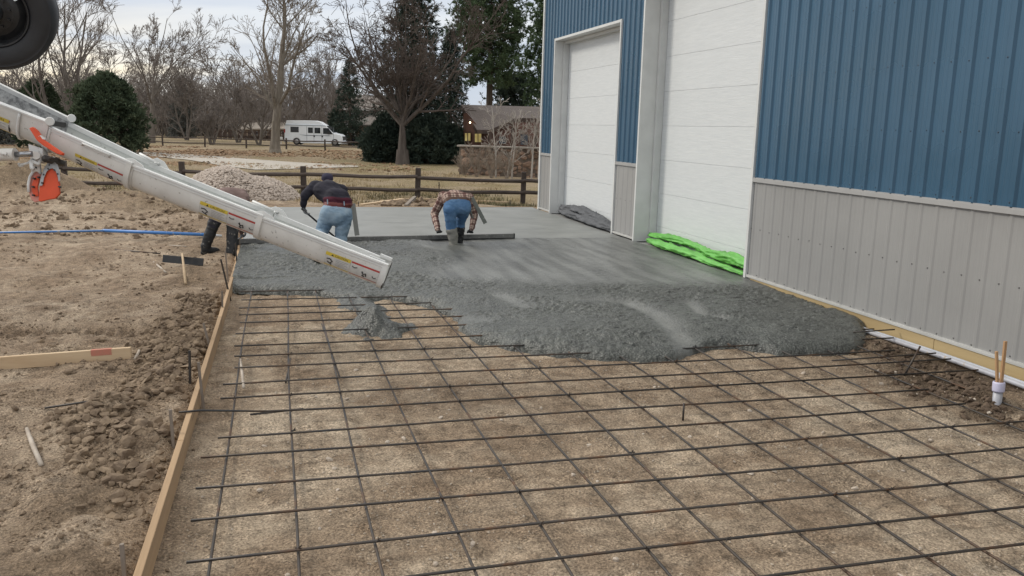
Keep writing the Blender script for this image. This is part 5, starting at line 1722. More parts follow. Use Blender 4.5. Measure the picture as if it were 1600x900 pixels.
prims += hand(wr_l, Vector((0.12, -0.02, -1)), Vector((0.3, 0.95, 0)), 3, 0.5, 1.15) + hand(wr_r, Vector((0, 0.3, -1)), -SIDE, 3, 0.5, 1.1)
hc = Q(511.5, 283.5, YM + 0.74)
prims += [((shl + shr) / 2 + Vector((0, .05, .02)), hc, 0.07, 0.066, 7)] + head(hc + Vector((0, 0.03, .01)), (0.05, 0.75, -0.55), (0, 0.5, 0.8), 7, 6)
p2 = body('person', 'worker in dark sweatshirt and faded jeans stooping with a hand tool', prims, REG2, (al.x + 0.15, al.y, 0.05), seed=23, wrinkle=0.011)
capm = MB().lathe(hc + Vector((0, 0.02, 0.045)), (0, -0.35, 1), [(0.101, -0.01), (0.099, 0.03), (0.085, 0.065), (0.05, 0.088), (0.0, 0.095)], 20)
capm.add([hc + Vector((0.085 * math.cos(a), 0.03 + 0.17 * math.sin(a) * 0.9, 0.03 - 0.05 * math.sin(a))) for a in np.linspace(0, math.pi, 9)], [tuple(range(9))])
capm.build('cap', m_cap, p2, True)
lo = MB()
for px_ in (512, 538):
    q0, q1 = Q(px_ - 0.5, 311.5 if px_ == 512 else 314.5, YM - 0.115), Q(px_, 319 if px_ == 512 else 321.5, YM - 0.125)
    lo.bar(q0, q1, 0.016, 0.012, (0, -1, 0))
lo.build('belt_loops', m_jean, p2)
# his tool: black shaft held in the gloved hand
ta, tb2 = Q(476, 330, YM + 0.42), Q(524, 371, YM + 0.62)
tl = MB().tube([ta + (ta - tb2) * 0.10, tb2], 0.016, 8).build('hand_tool', m_blk, None, True, origin=ta)
tag(tl, 'black tool shaft held in the grey glove of the sweatshirt worker', 'hand tool')
MB().bar(tb2 + Vector((-.12, 0, -.03)), tb2 + Vector((.12, 0, -.03)), 0.06, 0.02).build('tool_blade', m_blk, tl, bevel=0.003)
# grey board standing against the screed behind him
ba_, bb_ = Q(551.5, 318, 15.06), Q(558, 368, 14.98)
o = MB().bar(ba_, bb_, 0.082, 0.018, (0.1, -1, 0)).build('float_board', m_board if False else mat('grey_board', (0.21, 0.215, 0.205), (0.27, 0.275, 0.26), scale=6, rough=0.7, stretch=(2, 2, 0.3), bump=0.2), None, bevel=0.004, origin=bb_)
tag(o, 'narrow grey board leaning on the screed beside the sweatshirt worker', 'board')

# --- the man behind the chute
Y1 = 14.35
REG3 = [m_mauve, m_boot, m_glove, m_hair, m_skin, m_navy]
kl, kr = Q(333, 352, Y1 + 0.05), Q(364, 355, Y1 + 0.0)
hl, hr_ = Q(343, 327, Y1 + 0.1), Q(362, 328, Y1 + 0.05)
al, ar = Q(321.5, 384, Y1 + 0.05), Q(361.5, 398, Y1 - 0.12)
al.z = max(al.z, ground_h(al.x, al.y) + 0.08)
wa = Q(350, 309, Y1 + 0.12)
ch = Q(366, 303, Y1 + 0.22)
shl, shr = Q(378, 303, Y1 + 0.42), Q(378, 318, Y1 + 0.08)
el_l, el_r = Q(386, 330, Y1 + 0.5), Q(384, 338, Y1 + 0.16)
wr_l, wr_r = Q(383, 358, Y1 + 0.62), Q(377, 362, Y1 + 0.50)
gl_ = float(ground_h(al.x, al.y))
prims = [(hl, kl, 0.125, 0.092, 5), (hr_, kr, 0.125, 0.095, 5), (kl + (hl - kl) * 0.15, al, 0.098, 0.078, 1), (kr + (hr_ - kr) * 0.15, ar, 0.098, 0.082, 1), (al, (al.x, al.y, gl_ + 0.055), 0.075, 0.07, 1), ((al.x, al.y, gl_ + 0.05), (al.x + 0.15, al.y + 0.06, gl_ + 0.04), 0.07, 0.055, 1), ((al.x - 0.05, al.y, gl_ + 0.02), (al.x + 0.18, al.y + 0.07, gl_ + 0.02), 0.04, 0.04, 1),
         (ar, ar + Vector((0.12, 0.12, -.04)), 0.075, 0.06, 1), (hl, hr_, 0.14, 0.14, 5), ((hl + hr_) / 2, wa + Vector((-.03, 0, -.05)), 0.17, 0.15, 5),
         (wa + Vector((-.06, 0, -.08)), wa + Vector((.02, 0.02, -.02)), 0.165, 0.16, 0), (wa, ch + Vector((0, .03, -.06)), 0.165, 0.165, 0, (0, 1, 0), 1.2), (ch + Vector((0, 0.03, -.08)), (shl + shr) / 2, 0.16, 0.13, 0, (0, 1, 0), 1.3), (shl, shr, 0.09, 0.09, 0),
         (shl, el_l, 0.085, 0.07, 0), (el_l, wr_l, 0.068, 0.05, 0), (shr, el_r, 0.085, 0.07, 0), (el_r, wr_r, 0.068, 0.05, 0)]
prims += hand(wr_l, Vector((0, .2, -1)), Vector((0.2, -1, 0)), 2, 0.5) + hand(wr_r, Vector((0, .2, -1)), Vector((0.2, 1, 0)), 2, -0.5)
hc = (shl + shr) / 2 + Vector((0.14, 0.04, -0.22))
prims += [((shl + shr) / 2, hc, 0.065, 0.06, 4)] + head(hc + Vector((0.05, 0, -.03)), (0.4, 0.1, -0.9), (0.9, 0.1, 0.4), 4, 3)
p3 = body('person', 'worker in dusty shirt and black rubber boots half hidden behind the chute', prims, REG3, (al.x + 0.2, al.y, gl_), seed=37)


# ------------------------------------------------------------------ trees
def tubes(name, segs):
    """many short tapered limbs (p0, p1, r0, r1) as one mesh; fewer sides on thinner ones"""
    A = np.array([s[0] for s in segs], float)
    B = np.array([s[1] for s in segs], float)
    R0 = np.array([s[2] for s in segs])
    R1 = np.array([s[3] for s in segs])
    Vs, Fs = [], []
    base = 0
    for lo, hi, k in ((0, 0.03, 3), (0.03, 0.09, 5), (0.09, 9, 10)):
        m = (R0 >= lo) & (R0 < hi)
        if not m.any():
            continue
        a, b_, r0, r1 = A[m], B[m], R0[m], R1[m]
        d = b_ - a
        d /= np.maximum(np.linalg.norm(d, axis=1), 1e-6)[:, None]
        ref = np.where(np.abs(d[:, 2:3]) < 0.9, [[0, 0, 1.0]], [[1.0, 0, 0]])
        u = np.cross(d, ref)
        u /= np.linalg.norm(u, axis=1)[:, None]
        v = np.cross(d, u)
        an = np.arange(k) * 2 * np.pi / k
        ring = u[:, None, :] * np.cos(an)[None, :, None] + v[:, None, :] * np.sin(an)[None, :, None]
        V = np.concatenate([a[:, None] + ring * r0[:, None, None], b_[:, None] + ring * r1[:, None, None]], 1)
        n = len(a)
        j = np.arange(k)
        f = np.stack([j, (j + 1) % k, (j + 1) % k + k, j + k], -1)
        F = (f[None] + (np.arange(n) * 2 * k)[:, None, None]).reshape(-1, 4) + base
        Vs.append(V.reshape(-1, 3))
        Fs.append(F)
        base += n * 2 * k
    return fmesh(name, np.concatenate(Vs), np.concatenate(Fs), smooth=True)


def grow(r, p, d, L, rad, lvl, cfg, out, tip=None):
    n = max(3, int(L / cfg['seg'][lvl]))
    st = L / n
    pts = [(p, rad)]
    wig, trop = cfg['wig'][lvl], cfg['trop'][lvl]
    for i in range(n):
        d = d + Vector((r.gauss(0, wig), r.gauss(0, wig), r.gauss(0, wig) + trop))
        d.normalize()
        p2 = p + d * st
        r1 = max(rad * (1 - 0.75 * (i + 1) / n), cfg['rmin'])
        out[min(lvl, 2)].append((p[:], p2[:], pts[-1][1], r1))
        p = p2
        pts.append((p, r1))
    if lvl + 1 >= len(cfg['n']):
        return
    nc = cfg['n'][lvl + 1]
    for c_ in range(nc):
        t_ = r.uniform(cfg['from'][lvl + 1], 1.0)
        k = min(int(t_ * n), n - 1)
        q = pts[k][0].lerp(pts[k + 1][0], t_ * n - k)
        rq = max(pts[k][1] * r.uniform(*cfg.get('rk', (0.45, 0.7))), cfg['rmin'])
        ang = r.uniform(*cfg['ang'][lvl + 1])
        dd = (pts[k + 1][0] - pts[k][0]).normalized()
        o_ = dd.orthogonal().normalized()
        o_.rotate(Matrix.Rotation(r.uniform(0, 6.283) if lvl else (c_ * 2.4 + r.uniform(-.4, .4)), 3, dd))
        nd_ = dd * math.cos(ang) + o_ * math.sin(ang)
        grow(r, q, nd_.normalized(), L * cfg['ratio'][lvl + 1] * r.uniform(0.7, 1.25) * (1.15 - 0.55 * t_), rq, lvl + 1, cfg, out)


def bare_tree(name, label, base, cfg, seed, mb_, mt, lean=(0, 0, 1), group=None, cat='tree'):
    r = random.Random(seed)
    out = [[], [], []]
    root = empty(name, base)
    tag(root, label, cat, group)
    b_ = Vector((0, 0, -0.1))
    for k in range(cfg.get('stems', 1)):
        a = k * 2.4 + seed
        d = Vector(lean) if cfg.get('stems', 1) == 1 else Vector((math.cos(a) * cfg['splay'], math.sin(a) * cfg['splay'], 1)).normalized()
        grow(r, b_ + Vector((math.cos(a), math.sin(a), 0)) * (0.0 if cfg.get('stems', 1) == 1 else cfg['rad'] * 0.8), d, cfg['L'] * r.uniform(.85, 1.1), cfg['rad'], 0, cfg, out)
    if cfg.get('flare'):
        R = cfg['rad']
        out[0] += [((0, 0, -0.15), (0, 0, 0.3), R * cfg.get('fl', 1.5), R * 1.15), ((0, 0, 0.3), (0, 0, 0.9), R * 1.15, R)]
    for nm, sg, m in (('trunk', out[0], mb_), ('limbs', out[1], mb_), ('twigs', out[2], mt)):
        if sg:
            o = link(nm, tubes(nm, sg), m, root, loc=(0, 0, 0))
            if nm != 'trunk' or cfg.get('stems', 1) > 1:
                tag(o, kind='stuff')
    return root


def bark(name, a, b_, **k):
    return mat(name, a, b_, scale=3.0, rough=0.95, spec=0.15, bump=0.6, bscale=9, stretch=(2.5, 2.5, 0.5), bdist=0.05, **k)


k_pale = bark('pale_grey_bark', (0.165, 0.145, 0.12), (0.25, 0.225, 0.19))
k_paletw = bark('pale_twigs', (0.22, 0.19, 0.16), (0.29, 0.255, 0.215))
k_dark = bark('dark_grey_bark', (0.075, 0.062, 0.055), (0.125, 0.108, 0.097))
k_darktw = bark('dark_twigs', (0.085, 0.068, 0.060), (0.13, 0.108, 0.095))
k_mid = bark('brown_bark', (0.13, 0.114, 0.10), (0.185, 0.165, 0.147))
k_midtw = bark('brown_twigs', (0.18, 0.158, 0.143), (0.25, 0.222, 0.203))
k_white = bark('white_bark', (0.45, 0.42, 0.38), (0.33, 0.30, 0.27))
k_trunk = bark('conifer_bark', (0.055, 0.042, 0.033), (0.09, 0.07, 0.055))

UPC = dict(wig=[0.05, 0.09, 0.10, 0.09, 0.08], trop=[0.03, 0.05, 0.05, 0.04, 0.03], rmin=0.011)
# the pale tall tree left of the van
cC = dict(UPC, L=13, rad=0.40, n=[1, 16, 9, 7, 4], seg=[0.8, 0.7, 0.5, 0.4, 0.35], ratio=[1, 0.62, 0.42, 0.42, 0.5], ang=[(0, 0), (0.45, 0.85), (0.4, 0.8), (0.4, 0.9), (0.4, 0.9)], flare=True)
cC['from'] = [0, 0.22, 0.15, 0.2, 0.2]
cC['rmin'] = 0.014
cC['rk'] = (0.28, 0.5)
pC = ground_pt(430, 239)
bare_tree('bare_tree', 'tall bare tree with pale grey trunk just left of the white van', pC, cC, 4, k_pale, k_paletw)
# the dark spreading tree in front of the evergreens
cD = dict(UPC, L=3.3, rad=0.36, n=[1, 14, 10, 8, 6], seg=[0.6, 0.6, 0.45, 0.35, 0.3], ratio=[1, 2.9, 0.42, 0.42, 0.5], ang=[(0, 0), (0.25, 1.1), (0.35, 0.8), (0.4, 1.0), (0.4, 1.1)], flare=True)
cD['from'] = [0, 0.72, 0.12, 0.15, 0.15]
cD['wig'] = [0.03, 0.08, 0.12, 0.14, 0.15]
cD['trop'] = [0.02, 0.045, 0.03, 0.01, -0.03]
cD['rmin'] = 0.012
cD['fl'] = 1.3
pD = ground_pt(629, 257)
bare_tree('bare_tree', 'dark bare tree with thick straight trunk and dense spreading twigs', pD, cD, 12, k_dark, k_darktw)
# trees at the left, against the bright sky
cA = dict(UPC, L=10.5, rad=0.17, n=[1, 11, 7, 6], seg=[0.6, 0.5, 0.4, 0.35], ratio=[1, 0.55, 0.45, 0.5], ang=[(0, 0), (0.3, 0.65), (0.35, 0.8), (0.4, 0.9)], stems=3, splay=0.28)
cA['from'] = [0, 0.2, 0.15, 0.15]
cA['rmin'] = 0.015
far_d = lambda px, py, D: (lambda p: np.array([p[0], p[1], float(ground_h(p[0], p[1]))]))(on_d(px, py, D))
bare_tree('bare_tree', 'bare tree of several stems behind the chute, below the truck wheel', far_d(102, 235, 62), cA, 3, k_mid, k_midtw)
cB = dict(UPC, L=6.6, rad=0.40, n=[1, 9, 8, 7, 5], seg=[0.7, 0.7, 0.5, 0.4, 0.4], ratio=[1, 1.9, 0.42, 0.42, 0.5], ang=[(0, 0), (0.35, 0.95), (0.4, 0.8), (0.4, 0.9), (0.4, 0.9)])
cB['from'] = [0, 0.6, 0.2, 0.15, 0.15]
cB['rmin'] = 0.016
cB['rk'] = (0.35, 0.6)
cB['trop'] = [0.02, 0.05, 0.06, 0.04, 0.02]
bare_tree('bare_tree', 'round headed bare tree standing behind the dark green juniper', far_d(236, 210, 86), cB, 8, k_mid, k_midtw, lean=(0.05, 0, 1))
# smaller bare trees filling the back
cS = dict(UPC, L=5.0, rad=0.13, n=[1, 10, 8, 6], seg=[0.7, 0.6, 0.5, 0.4], ratio=[1, 0.62, 0.5, 0.5], ang=[(0, 0), (0.4, 0.95), (0.4, 0.9), (0.4, 0.9)], stems=3, splay=0.4)
cS['from'] = [0, 0.1, 0.1, 0.15]
cS['rmin'] = 0.02
for i, (px, D, L, sd_, lab) in enumerate(((142, 96, 8.4, 21, 'thin bare tree seen between the multi stemmed tree and the juniper'), (292, 100, 7.2, 22, 'bushy bare tree beside the dim grey conifer'), (330, 84, 3.4, 27, 'low bare tree in front of the white gabled shed'), (372, 96, 7.8, 23, 'bare tree rising behind the white gabled shed'),
                                      (405, 88, 5.8, 24, 'small bare tree left of the tall pale trunk'), (460, 112, 9.0, 25, 'bare tree rising behind the white van'), (505, 108, 8.6, 26, 'bare tree behind the front of the white van'), (20, 74, 5.6, 28, 'bare tree at the left edge above the chute'), (262, 120, 8.5, 29, 'distant bare tree behind the round headed one'))):
    c_ = dict(cS, L=L, rmin=0.018 if D < 90 else 0.024)
    bare_tree('bare_tree', lab, far_d(px, 210, D), c_, sd_, k_mid, k_midtw, group='bare trees beyond the far fence')
# pale saplings by the stone wall
cW = dict(UPC, L=4.4, rad=0.055, n=[1, 9, 5, 4], seg=[0.4, 0.35, 0.3, 0.25], ratio=[1, 0.36, 0.45, 0.5], ang=[(0, 0), (0.5, 0.9), (0.4, 0.9), (0.4, 0.9)])
cW['from'] = [0, 0.2, 0.2, 0.2]
cW['rmin'] = 0.009
for i, (px, py, D, L, sd_, lab) in enumerate(((775, 268, 41.5, 3.7, 41, 'white barked sapling in front of the house gable end'), (793, 270, 41.5, 3.2, 42, 'white barked sapling before the middle of the stone wall'), (800, 268, 41.2, 3.0, 44, 'thin white sapling leaning right by the stone wall'), (831, 262, 41.6, 4.4, 43, 'tall white barked sapling beside the building corner'), (842, 262, 41.6, 3.6, 45, 'white sapling half hidden by the building corner'))):
    c_ = dict(cW, L=L)
    bare_tree('sapling', lab, far_d(px, py, D), c_, sd_, k_white, k_white, lean=(0.12 if i == 2 else 0.02, 0, 1), group='white saplings at the stone wall')
# bare shrubs at the wall foot
cU = dict(UPC, L=1.3, rad=0.014, n=[1, 5, 4], seg=[0.25, 0.2, 0.2], ratio=[1, 0.5, 0.5], ang=[(0, 0), (0.2, 0.6), (0.3, 0.8)], stems=11, splay=0.4)
cU['from'] = [0, 0.2, 0.2]
cU['rmin'] = 0.006
k_tan = bark('tan_stems', (0.24, 0.20, 0.165), (0.33, 0.285, 0.235))
for i, (px, D, L, lab) in enumerate(((745, 42, 1.45, 'bare tan stemmed shrub at the left part of the stone wall'), (768, 40.8, 1.2, 'bare tan stemmed shrub at the foot of the first white sapling'), (792, 40.8, 1.25, 'bare tan stemmed shrub at the foot of the second white sapling'), (725, 42.4, 1.0, 'small bare shrub at the left end of the stone wall'))):
    bare_tree('bare_shrub', lab, far_d(px, 270, D), dict(cU, L=L), 51 + i, k_tan, k_tan, cat='shrub', group='bare shrubs along the stone wall')
# scrub of twigs at the far edge
segs = []
r = random.Random(77)
for i in range(2600):
    px, D = r.uniform(-140, 560), r.uniform(118, 150)
    p = far_d(px, 205, D)
    h = r.uniform(2.0, 8.0)
    a = r.uniform(0, 6.28)
    q = p + np.array([math.cos(a) * h * .25, math.sin(a) * h * .25, h])
    segs.append((p, q, 0.05, 0.02))
    for j in range(5):
        t_ = r.uniform(.25, 1)
        s_ = p + (q - p) * t_
        a = r.uniform(0, 6.28)
        l = h * 0.35
        e_ = s_ + np.array([math.cos(a) * l * .6, math.sin(a) * l * .6, l * .7])
        segs.append((s_, e_, 0.028, 0.016))
        for jj in range(3):
            t2 = r.uniform(.3, 1)
            s2 = s_ + (e_ - s_) * t2
            a = r.uniform(0, 6.28)
            segs.append((s2, s2 + np.array([math.cos(a) * .5, math.sin(a) * .5, .55]), 0.02, 0.014))
tag(link('distant_brush', tubes('distant_brush', segs), k_midtw), 'far band of bare brush beyond the houses', kind='stuff')


# evergreens: trunk, limbs and needle sprays
def sprays(P, N, per, ln, wd, r, droop=0.0):
    """needle-like blades radiating from points P, biased along N"""
    n = len(P)
    B = np.repeat(P, per, 0)
    d = r.normal(0, 1, (n * per, 3)) + np.repeat(N, per, 0) * 1.1
    d[:, 2] -= droop
    d /= np.linalg.norm(d, axis=1)[:, None]
    L = ln * r.uniform(0.6, 1.3, n * per)
    s = np.cross(d, r.normal(0, 1, (n * per, 3)))
    s /= np.maximum(np.linalg.norm(s, axis=1), 1e-6)[:, None]
    w2 = wd * r.uniform(0.7, 1.3, n * per)
    m = B + d * (L * 0.5)[:, None]
    V = np.stack([B, m + s * w2[:, None], B + d * L[:, None], m - s * w2[:, None]], 1).reshape(-1, 3)
    return V, np.arange(len(V)).reshape(-1, 4)


def needles(name, a, b_, c_):
    return mat(name, a, c_, scale=0.9, rough=0.85, spec=0.2, c3=b_, lo=0.3, hi=0.7, detail=6)


n_spruce = needles('spruce_needles', (0.024, 0.038, 0.030), (0.070, 0.090, 0.066), (0.040, 0.058, 0.045))
n_pine = needles('pine_needles', (0.045, 0.075, 0.038), (0.110, 0.150, 0.075), (0.072, 0.108, 0.055))
n_jun = needles('juniper_needles', (0.036, 0.055, 0.033), (0.115, 0.140, 0.085), (0.066, 0.092, 0.055))
n_dim = needles('dim_needles', (0.075, 0.080, 0.075), (0.11, 0.11, 0.10), (0.09, 0.095, 0.088))


def conifer(name, label, base, H, W, m, seed, z0=0.05, kind='spruce', dens=1.0, gap=0.0, group=None):
    r = np.random.default_rng(seed)
    root = tag(empty(name, base), label, 'tree', group)
    segs = [((0, 0, -0.2), (0, 0, H * 0.5), H * 0.018 + 0.06, H * 0.012 + 0.03), ((0, 0, H * 0.5), (0, 0, H * 0.98), H * 0.012 + 0.03, 0.02)]
    Ps, Ns = [], []
    nb = int(H * 13 * dens)
    for i in range(nb):
        t_ = (i + r.uniform()) / nb
        z = H * (z0 + (1 - z0) * t_)
        if kind == 'spruce':
            reach = W * (1 - t_) ** 0.8 * r.uniform(0.72, 1.12) + 0.15
            el = -0.25 + 0.5 * t_
        else:
            reach = W * (0.55 + 0.6 * math.sin(math.pi * min(1, t_ * 0.85 + 0.12))) * r.uniform(0.45, 1.15) * (1 - 0.55 * t_ ** 3)
            el = -0.05 + 0.75 * t_
        a = i * 2.399 + r.uniform(-.4, .4)
        if gap and r.uniform() < gap:
            continue
        d = np.array([math.cos(a) * math.cos(el), math.sin(a) * math.cos(el), math.sin(el)])
        p0 = np.array([0, 0, z])
        bend = -0.10 if kind == 'spruce' else 0.12
        pts = [p0 + d * reach * s_ + np.array([0, 0, bend * reach * s_ * s_]) for s_ in np.linspace(0, 1, 5)]
        rb = 0.02 + 0.012 * reach
        for q0, q1, k in zip(pts[:-1], pts[1:], range(4)):
            segs.append((q0, q1, rb * (1 - k / 4.5), rb * (1 - (k + 1) / 4.5)))
        if kind == 'spruce':
            nn = int(4 + reach * 5.5)
            for j in range(nn):
                s_ = r.uniform(0.15, 1.0)
                q = p0 + d * reach * s_ + np.array([0, 0, bend * reach * s_ * s_])
                side = np.array([-d[1], d[0], 0]) * r.normal(0, 0.20 * reach * (1.1 - 0.6 * s_))
                Ps.append(q + side + np.array([0, 0, r.normal(-0.05, 0.07)]))
                Ns.append(d + side * 0.8)
        else:
            for j in range(int(3 + reach * 3.0)):
                s_ = 0.45 + 0.6 * r.uniform() ** 0.8
                q = p0 + d * reach * s_ + r.normal(0, 0.20 + 0.10 * reach, 3) * np.array([1, 1, 0.7])
                for k in range(5):
                    Ps.append(q + r.normal(0, 0.15, 3))
                    Ns.append(d + np.array([0, 0, 0.6]))
    link('trunk', tubes('trunk', segs), k_trunk, root, loc=(0, 0, 0))
    Ps, Ns = np.array(Ps), np.array(Ns)
    V, F = sprays(Ps, Ns, 9 if kind == 'spruce' else 10, 0.34 if kind == 'spruce' else 0.30, 0.035, r, 0.25 if kind == 'spruce' else -0.2)
    tag(link('crown', fmesh('crown', V, F), m, root, loc=(0, 0, 0)), kind='stuff')
    return root


conifer('spruce_tree', 'tall dark spruce directly behind the dark bare tree', far_d(645, 250, 57), 14.5, 3.2, n_spruce, 61, 0.02, dens=1.3)
conifer('spruce_tree', 'dark spruce rising between the dark bare tree and the ranch house', far_d(702, 250, 63), 9.0, 2.3, n_spruce, 72, 0.03, dens=1.2)
conifer('spruce_tree', 'dark spruce with low boughs left of the bare trunk', far_d(603, 250, 56), 3.0, 1.6, n_spruce, 62, 0.0, dens=1.7)
conifer('spruce_tree', 'dark spruce with low boughs between the bare trunk and the house', far_d(682, 250, 55), 3.3, 1.9, n_spruce, 63, 0.0, dens=1.8)
conifer('spruce_tree', 'dark spruce with narrow top above the grey two storey house', far_d(547, 240, 96), 9.5, 2.5, n_spruce, 64, 0.05, dens=1.1, gap=0.15)
conifer('pine_tree', 'tall green pine with open trunk behind the ranch house', far_d(763, 240, 76), 16.5, 3.0, n_pine, 65, 0.38, 'pine', 0.8, 0.12)
conifer('pine_tree', 'green pine beside the building corner, partly hidden by it', far_d(862, 240, 68), 13.5, 2.3, n_pine, 66, 0.2, 'pine', 0.8, 0.1)
conifer('pine_tree', 'dark lower pine behind the roof ridge of the ranch house', far_d(800, 240, 84), 7.0, 2.8, n_spruce, 67, 0.2, 'pine', 0.9)
conifer('conifer_tree', 'dim grey conifer far behind the round headed bare tree', far_d(287, 220, 112), 7.6, 2.4, n_dim, 68, 0.05, dens=1.0)
conifer('conifer_tree', 'dim grey conifer at the far left above the chute', far_d(2, 220, 70), 4.6, 1.7, n_dim, 71, 0.02, dens=1.3)


def juniper(label, base, H, W, m, seed, n=3400, per=9, ln=0.30):
    r = np.random.default_rng(seed)
    root = tag(empty('juniper_bush', base), label, 'bush')
    u = r.uniform(0.0, 1, n) ** 0.85
    a = r.uniform(0, 2 * math.pi, n)
    lob = 1 + 0.13 * np.sin(a * 3 + u * 7 + seed) + 0.10 * np.sin(a * 7 - u * 11 + seed) + 0.11 * np.sin(a * 2 + u * 17) + 0.07 * np.sin(a * 11 + u * 29)
    prof = np.where(u < 0.35, 0.80 + 0.20 * np.sin(u / 0.35 * math.pi / 2), np.maximum(1 - ((u - 0.35) / 0.66) ** 2.0, 0) ** 0.62)
    rad = W * prof * lob * np.minimum(r.uniform(0.0, 1.0, n) ** 0.22 + np.maximum(r.normal(0, 0.10, n), 0), 1.3)
    P = np.stack([rad * np.cos(a), rad * np.sin(a), u * H + 0.1 + r.normal(0, .12, n)], 1)
    keepj = fbm(a * 2.2 + seed, u * 6, 0.8, 3, seed) > -0.22
    P, a, u = P[keepj], a[keepj], u[keepj]
    n = len(P)
    N = np.stack([np.cos(a), np.sin(a), 0.5 + u], 1)
    V, F = sprays(P, N, per, ln, ln * 0.13, r, -0.3)
    segs = [((0, 0, -0.1), (0, 0, H * 0.8), W * 0.08, 0.03)]
    for i in range(40):
        z = H * r.uniform(0.03, 0.75)
        aa = r.uniform(0, 6.28)
        l = W * 0.8 * (1 - z / H * 0.6)
        segs.append(((0, 0, z), (math.cos(aa) * l, math.sin(aa) * l, z + l * 0.6), 0.05, 0.015))
    link('trunk', tubes('trunk', segs), k_trunk, root, loc=(0, 0, 0))
    tag(link('crown', fmesh('crown', V, F), m, root, loc=(0, 0, 0)), kind='stuff')


juniper('big round dark green juniper bush behind the chute', far_d(172, 241, 58), 4.95, 2.05, n_jun, 81, 4600)
juniper('smaller green juniper left of the big one, behind the chute', far_d(66, 238, 64), 4.6, 1.7, n_jun, 82, 2200)
juniper('dark low juniper in front of the spruce, left of the bare trunk', far_d(596, 251, 54.5), 2.3, 1.05, n_spruce, 83, 1500)
juniper('dark low juniper right of the bare trunk', far_d(668, 252, 53.5), 2.5, 1.3, n_spruce, 84, 1900)
juniper('dark low juniper next to the stone wall end', far_d(703, 250, 54), 2.0, 0.95, n_spruce, 85, 1200)
juniper('distant dark evergreen bush beside the white gabled shed', far_d(305, 205, 128), 4.2, 3.2, n_spruce, 86, 1200, 8, 0.5)
juniper('dark evergreen bush in front of the van bonnet', far_d(531, 222, 101), 3.9, 1.3, n_spruce, 87, 900, 8, 0.4)


# ------------------------------------------------------------------ rail fences
m_rail = mat('weathered_rail', (0.045, 0.034, 0.029), (0.085, 0.067, 0.057), scale=3, rough=0.9, stretch=(0.3, 3, 3), bump=0.6, bscale=12, bdist=0.02, rnd=0.15, c3=(0.065, 0.051, 0.044))
m_post = mat('weathered_post', (0.045, 0.034, 0.029), (0.085, 0.067, 0.057), scale=4, rough=0.9, stretch=(2.5, 2.5, 0.4), bump=0.6, bscale=12, bdist=0.02, rnd=0.15)


def rail_fence(name, label, posts, H, rails, rw, pw, seed):
    rr_ = random.Random(seed)
    f = tag(empty(name, posts[len(posts) // 2]), label, 'fence')
    for p in posts:
        mb = MB().bar((p[0], p[1], p[2] - 0.2), (p[0] + rr_.uniform(-.03, .03), p[1], p[2] + H + rr_.uniform(-.03, .05)), pw, pw * 0.85, (0.26, 0.95, 0))
        mb.build('post', m_post, f, bevel=pw * 0.12)
    for a, b_ in zip(posts[:-1], posts[1:]):
        for h in rails:
            o = 0.02
            za, zb = a[2] + h + rr_.uniform(-.05, .03), b_[2] + h + rr_.uniform(-.05, .03)
            n = 5
            pts = []
            for i in range(n):
                t_ = i / (n - 1)
                pts.append((a[0] + (b_[0] - a[0]) * t_, a[1] + (b_[1] - a[1]) * t_ - pw * 0.35, za + (zb - za) * t_ - 0.035 * math.sin(math.pi * t_) * rr_.uniform(0.2, 1.4)))
            MB().tube(pts, [rw * rr_.uniform(.85, 1.1) for _ in pts], 7).build('rail', m_rail, f, False)
    return f


def fp(px, D):
    p = on_d(px, 300, D)
    return np.array([p[0], p[1], float(ground_h(p[0], p[1]))])


near_posts = [fp(px, D) for px, D in ((-270, 27.0), (-84, 27.0), (102, 27.2), (287, 27.3), (475, 27.4), (652, 27.5), (817, 27.4), (960, 27.4))]
for p, h in zip(near_posts, (0, 0, 0, 0.0, 0, 0, 0, 0)):
    p[2] = min(p[2], 0.0) * 0.5 - 0.14
rail_fence('rail_fence', 'two rail weathered wooden fence just beyond the smooth slab', near_posts, 1.03, (0.38, 0.76), 0.062, 0.165, 3)
far_px = [(130, 81), (195, 80), (258, 79), (323, 78.5), (387, 78), (449, 77.5), (509, 77), (567, 76.5), (640, 76)]
rail_fence('rail_fence', 'thin dark two rail fence in front of the white van', [fp(px, D) for px, D in far_px], 1.0, (0.38, 0.80), 0.055, 0.13, 4)

# ------------------------------------------------------------------ white camper van
m_vanw = mat('white_van_paint', (0.80, 0.84, 0.88), (0.74, 0.78, 0.82), scale=1.5, rough=0.3)
m_glass = mat('dark_glass', (0.02, 0.024, 0.028), (0.05, 0.055, 0.06), scale=2, rough=0.12)
m_rub = mat('black_rubber_trim', (0.02, 0.02, 0.02), (0.03, 0.03, 0.03), rough=0.6)
m_chr = mat('silver_wheel', (0.45, 0.46, 0.47), (0.3, 0.3, 0.31), scale=9, rough=0.35, metal=0.6)
m_grst = mat('grey_stripe', (0.22, 0.25, 0.28), rough=0.4)
m_tail = mat('red_lamp', (0.35, 0.02, 0.02), rough=0.3)
vD = 92.0
v0, v1 = fp(450, vD), fp(541, vD)
vx = Vector((v1[0] - v0[0], v1[1] - v0[1], 0))
VL = vx.length
vx.normalize()
vy = Vector((-vx.y, vx.x, 0))
vb = Vector(v0)
vb.z = float(on_d(495, 226.5, vD)[2])
van = empty('camper_van', vb)
tag(van, 'white high top camper van parked beside the grey two storey house', 'van')
KX, KZ = VL / 800.0, VL / 800.0          # outline measured on an 800 unit long side view


def vp(x_, z_, s):
    return vb + vx * (x_ * KX) + vy * s + Vector((0, 0, (325 - z_) * KZ))


def plate(poly, s0, s1):
    return [vp(a, b_, s0) for a, b_ in poly], vy * (s1 - s0)


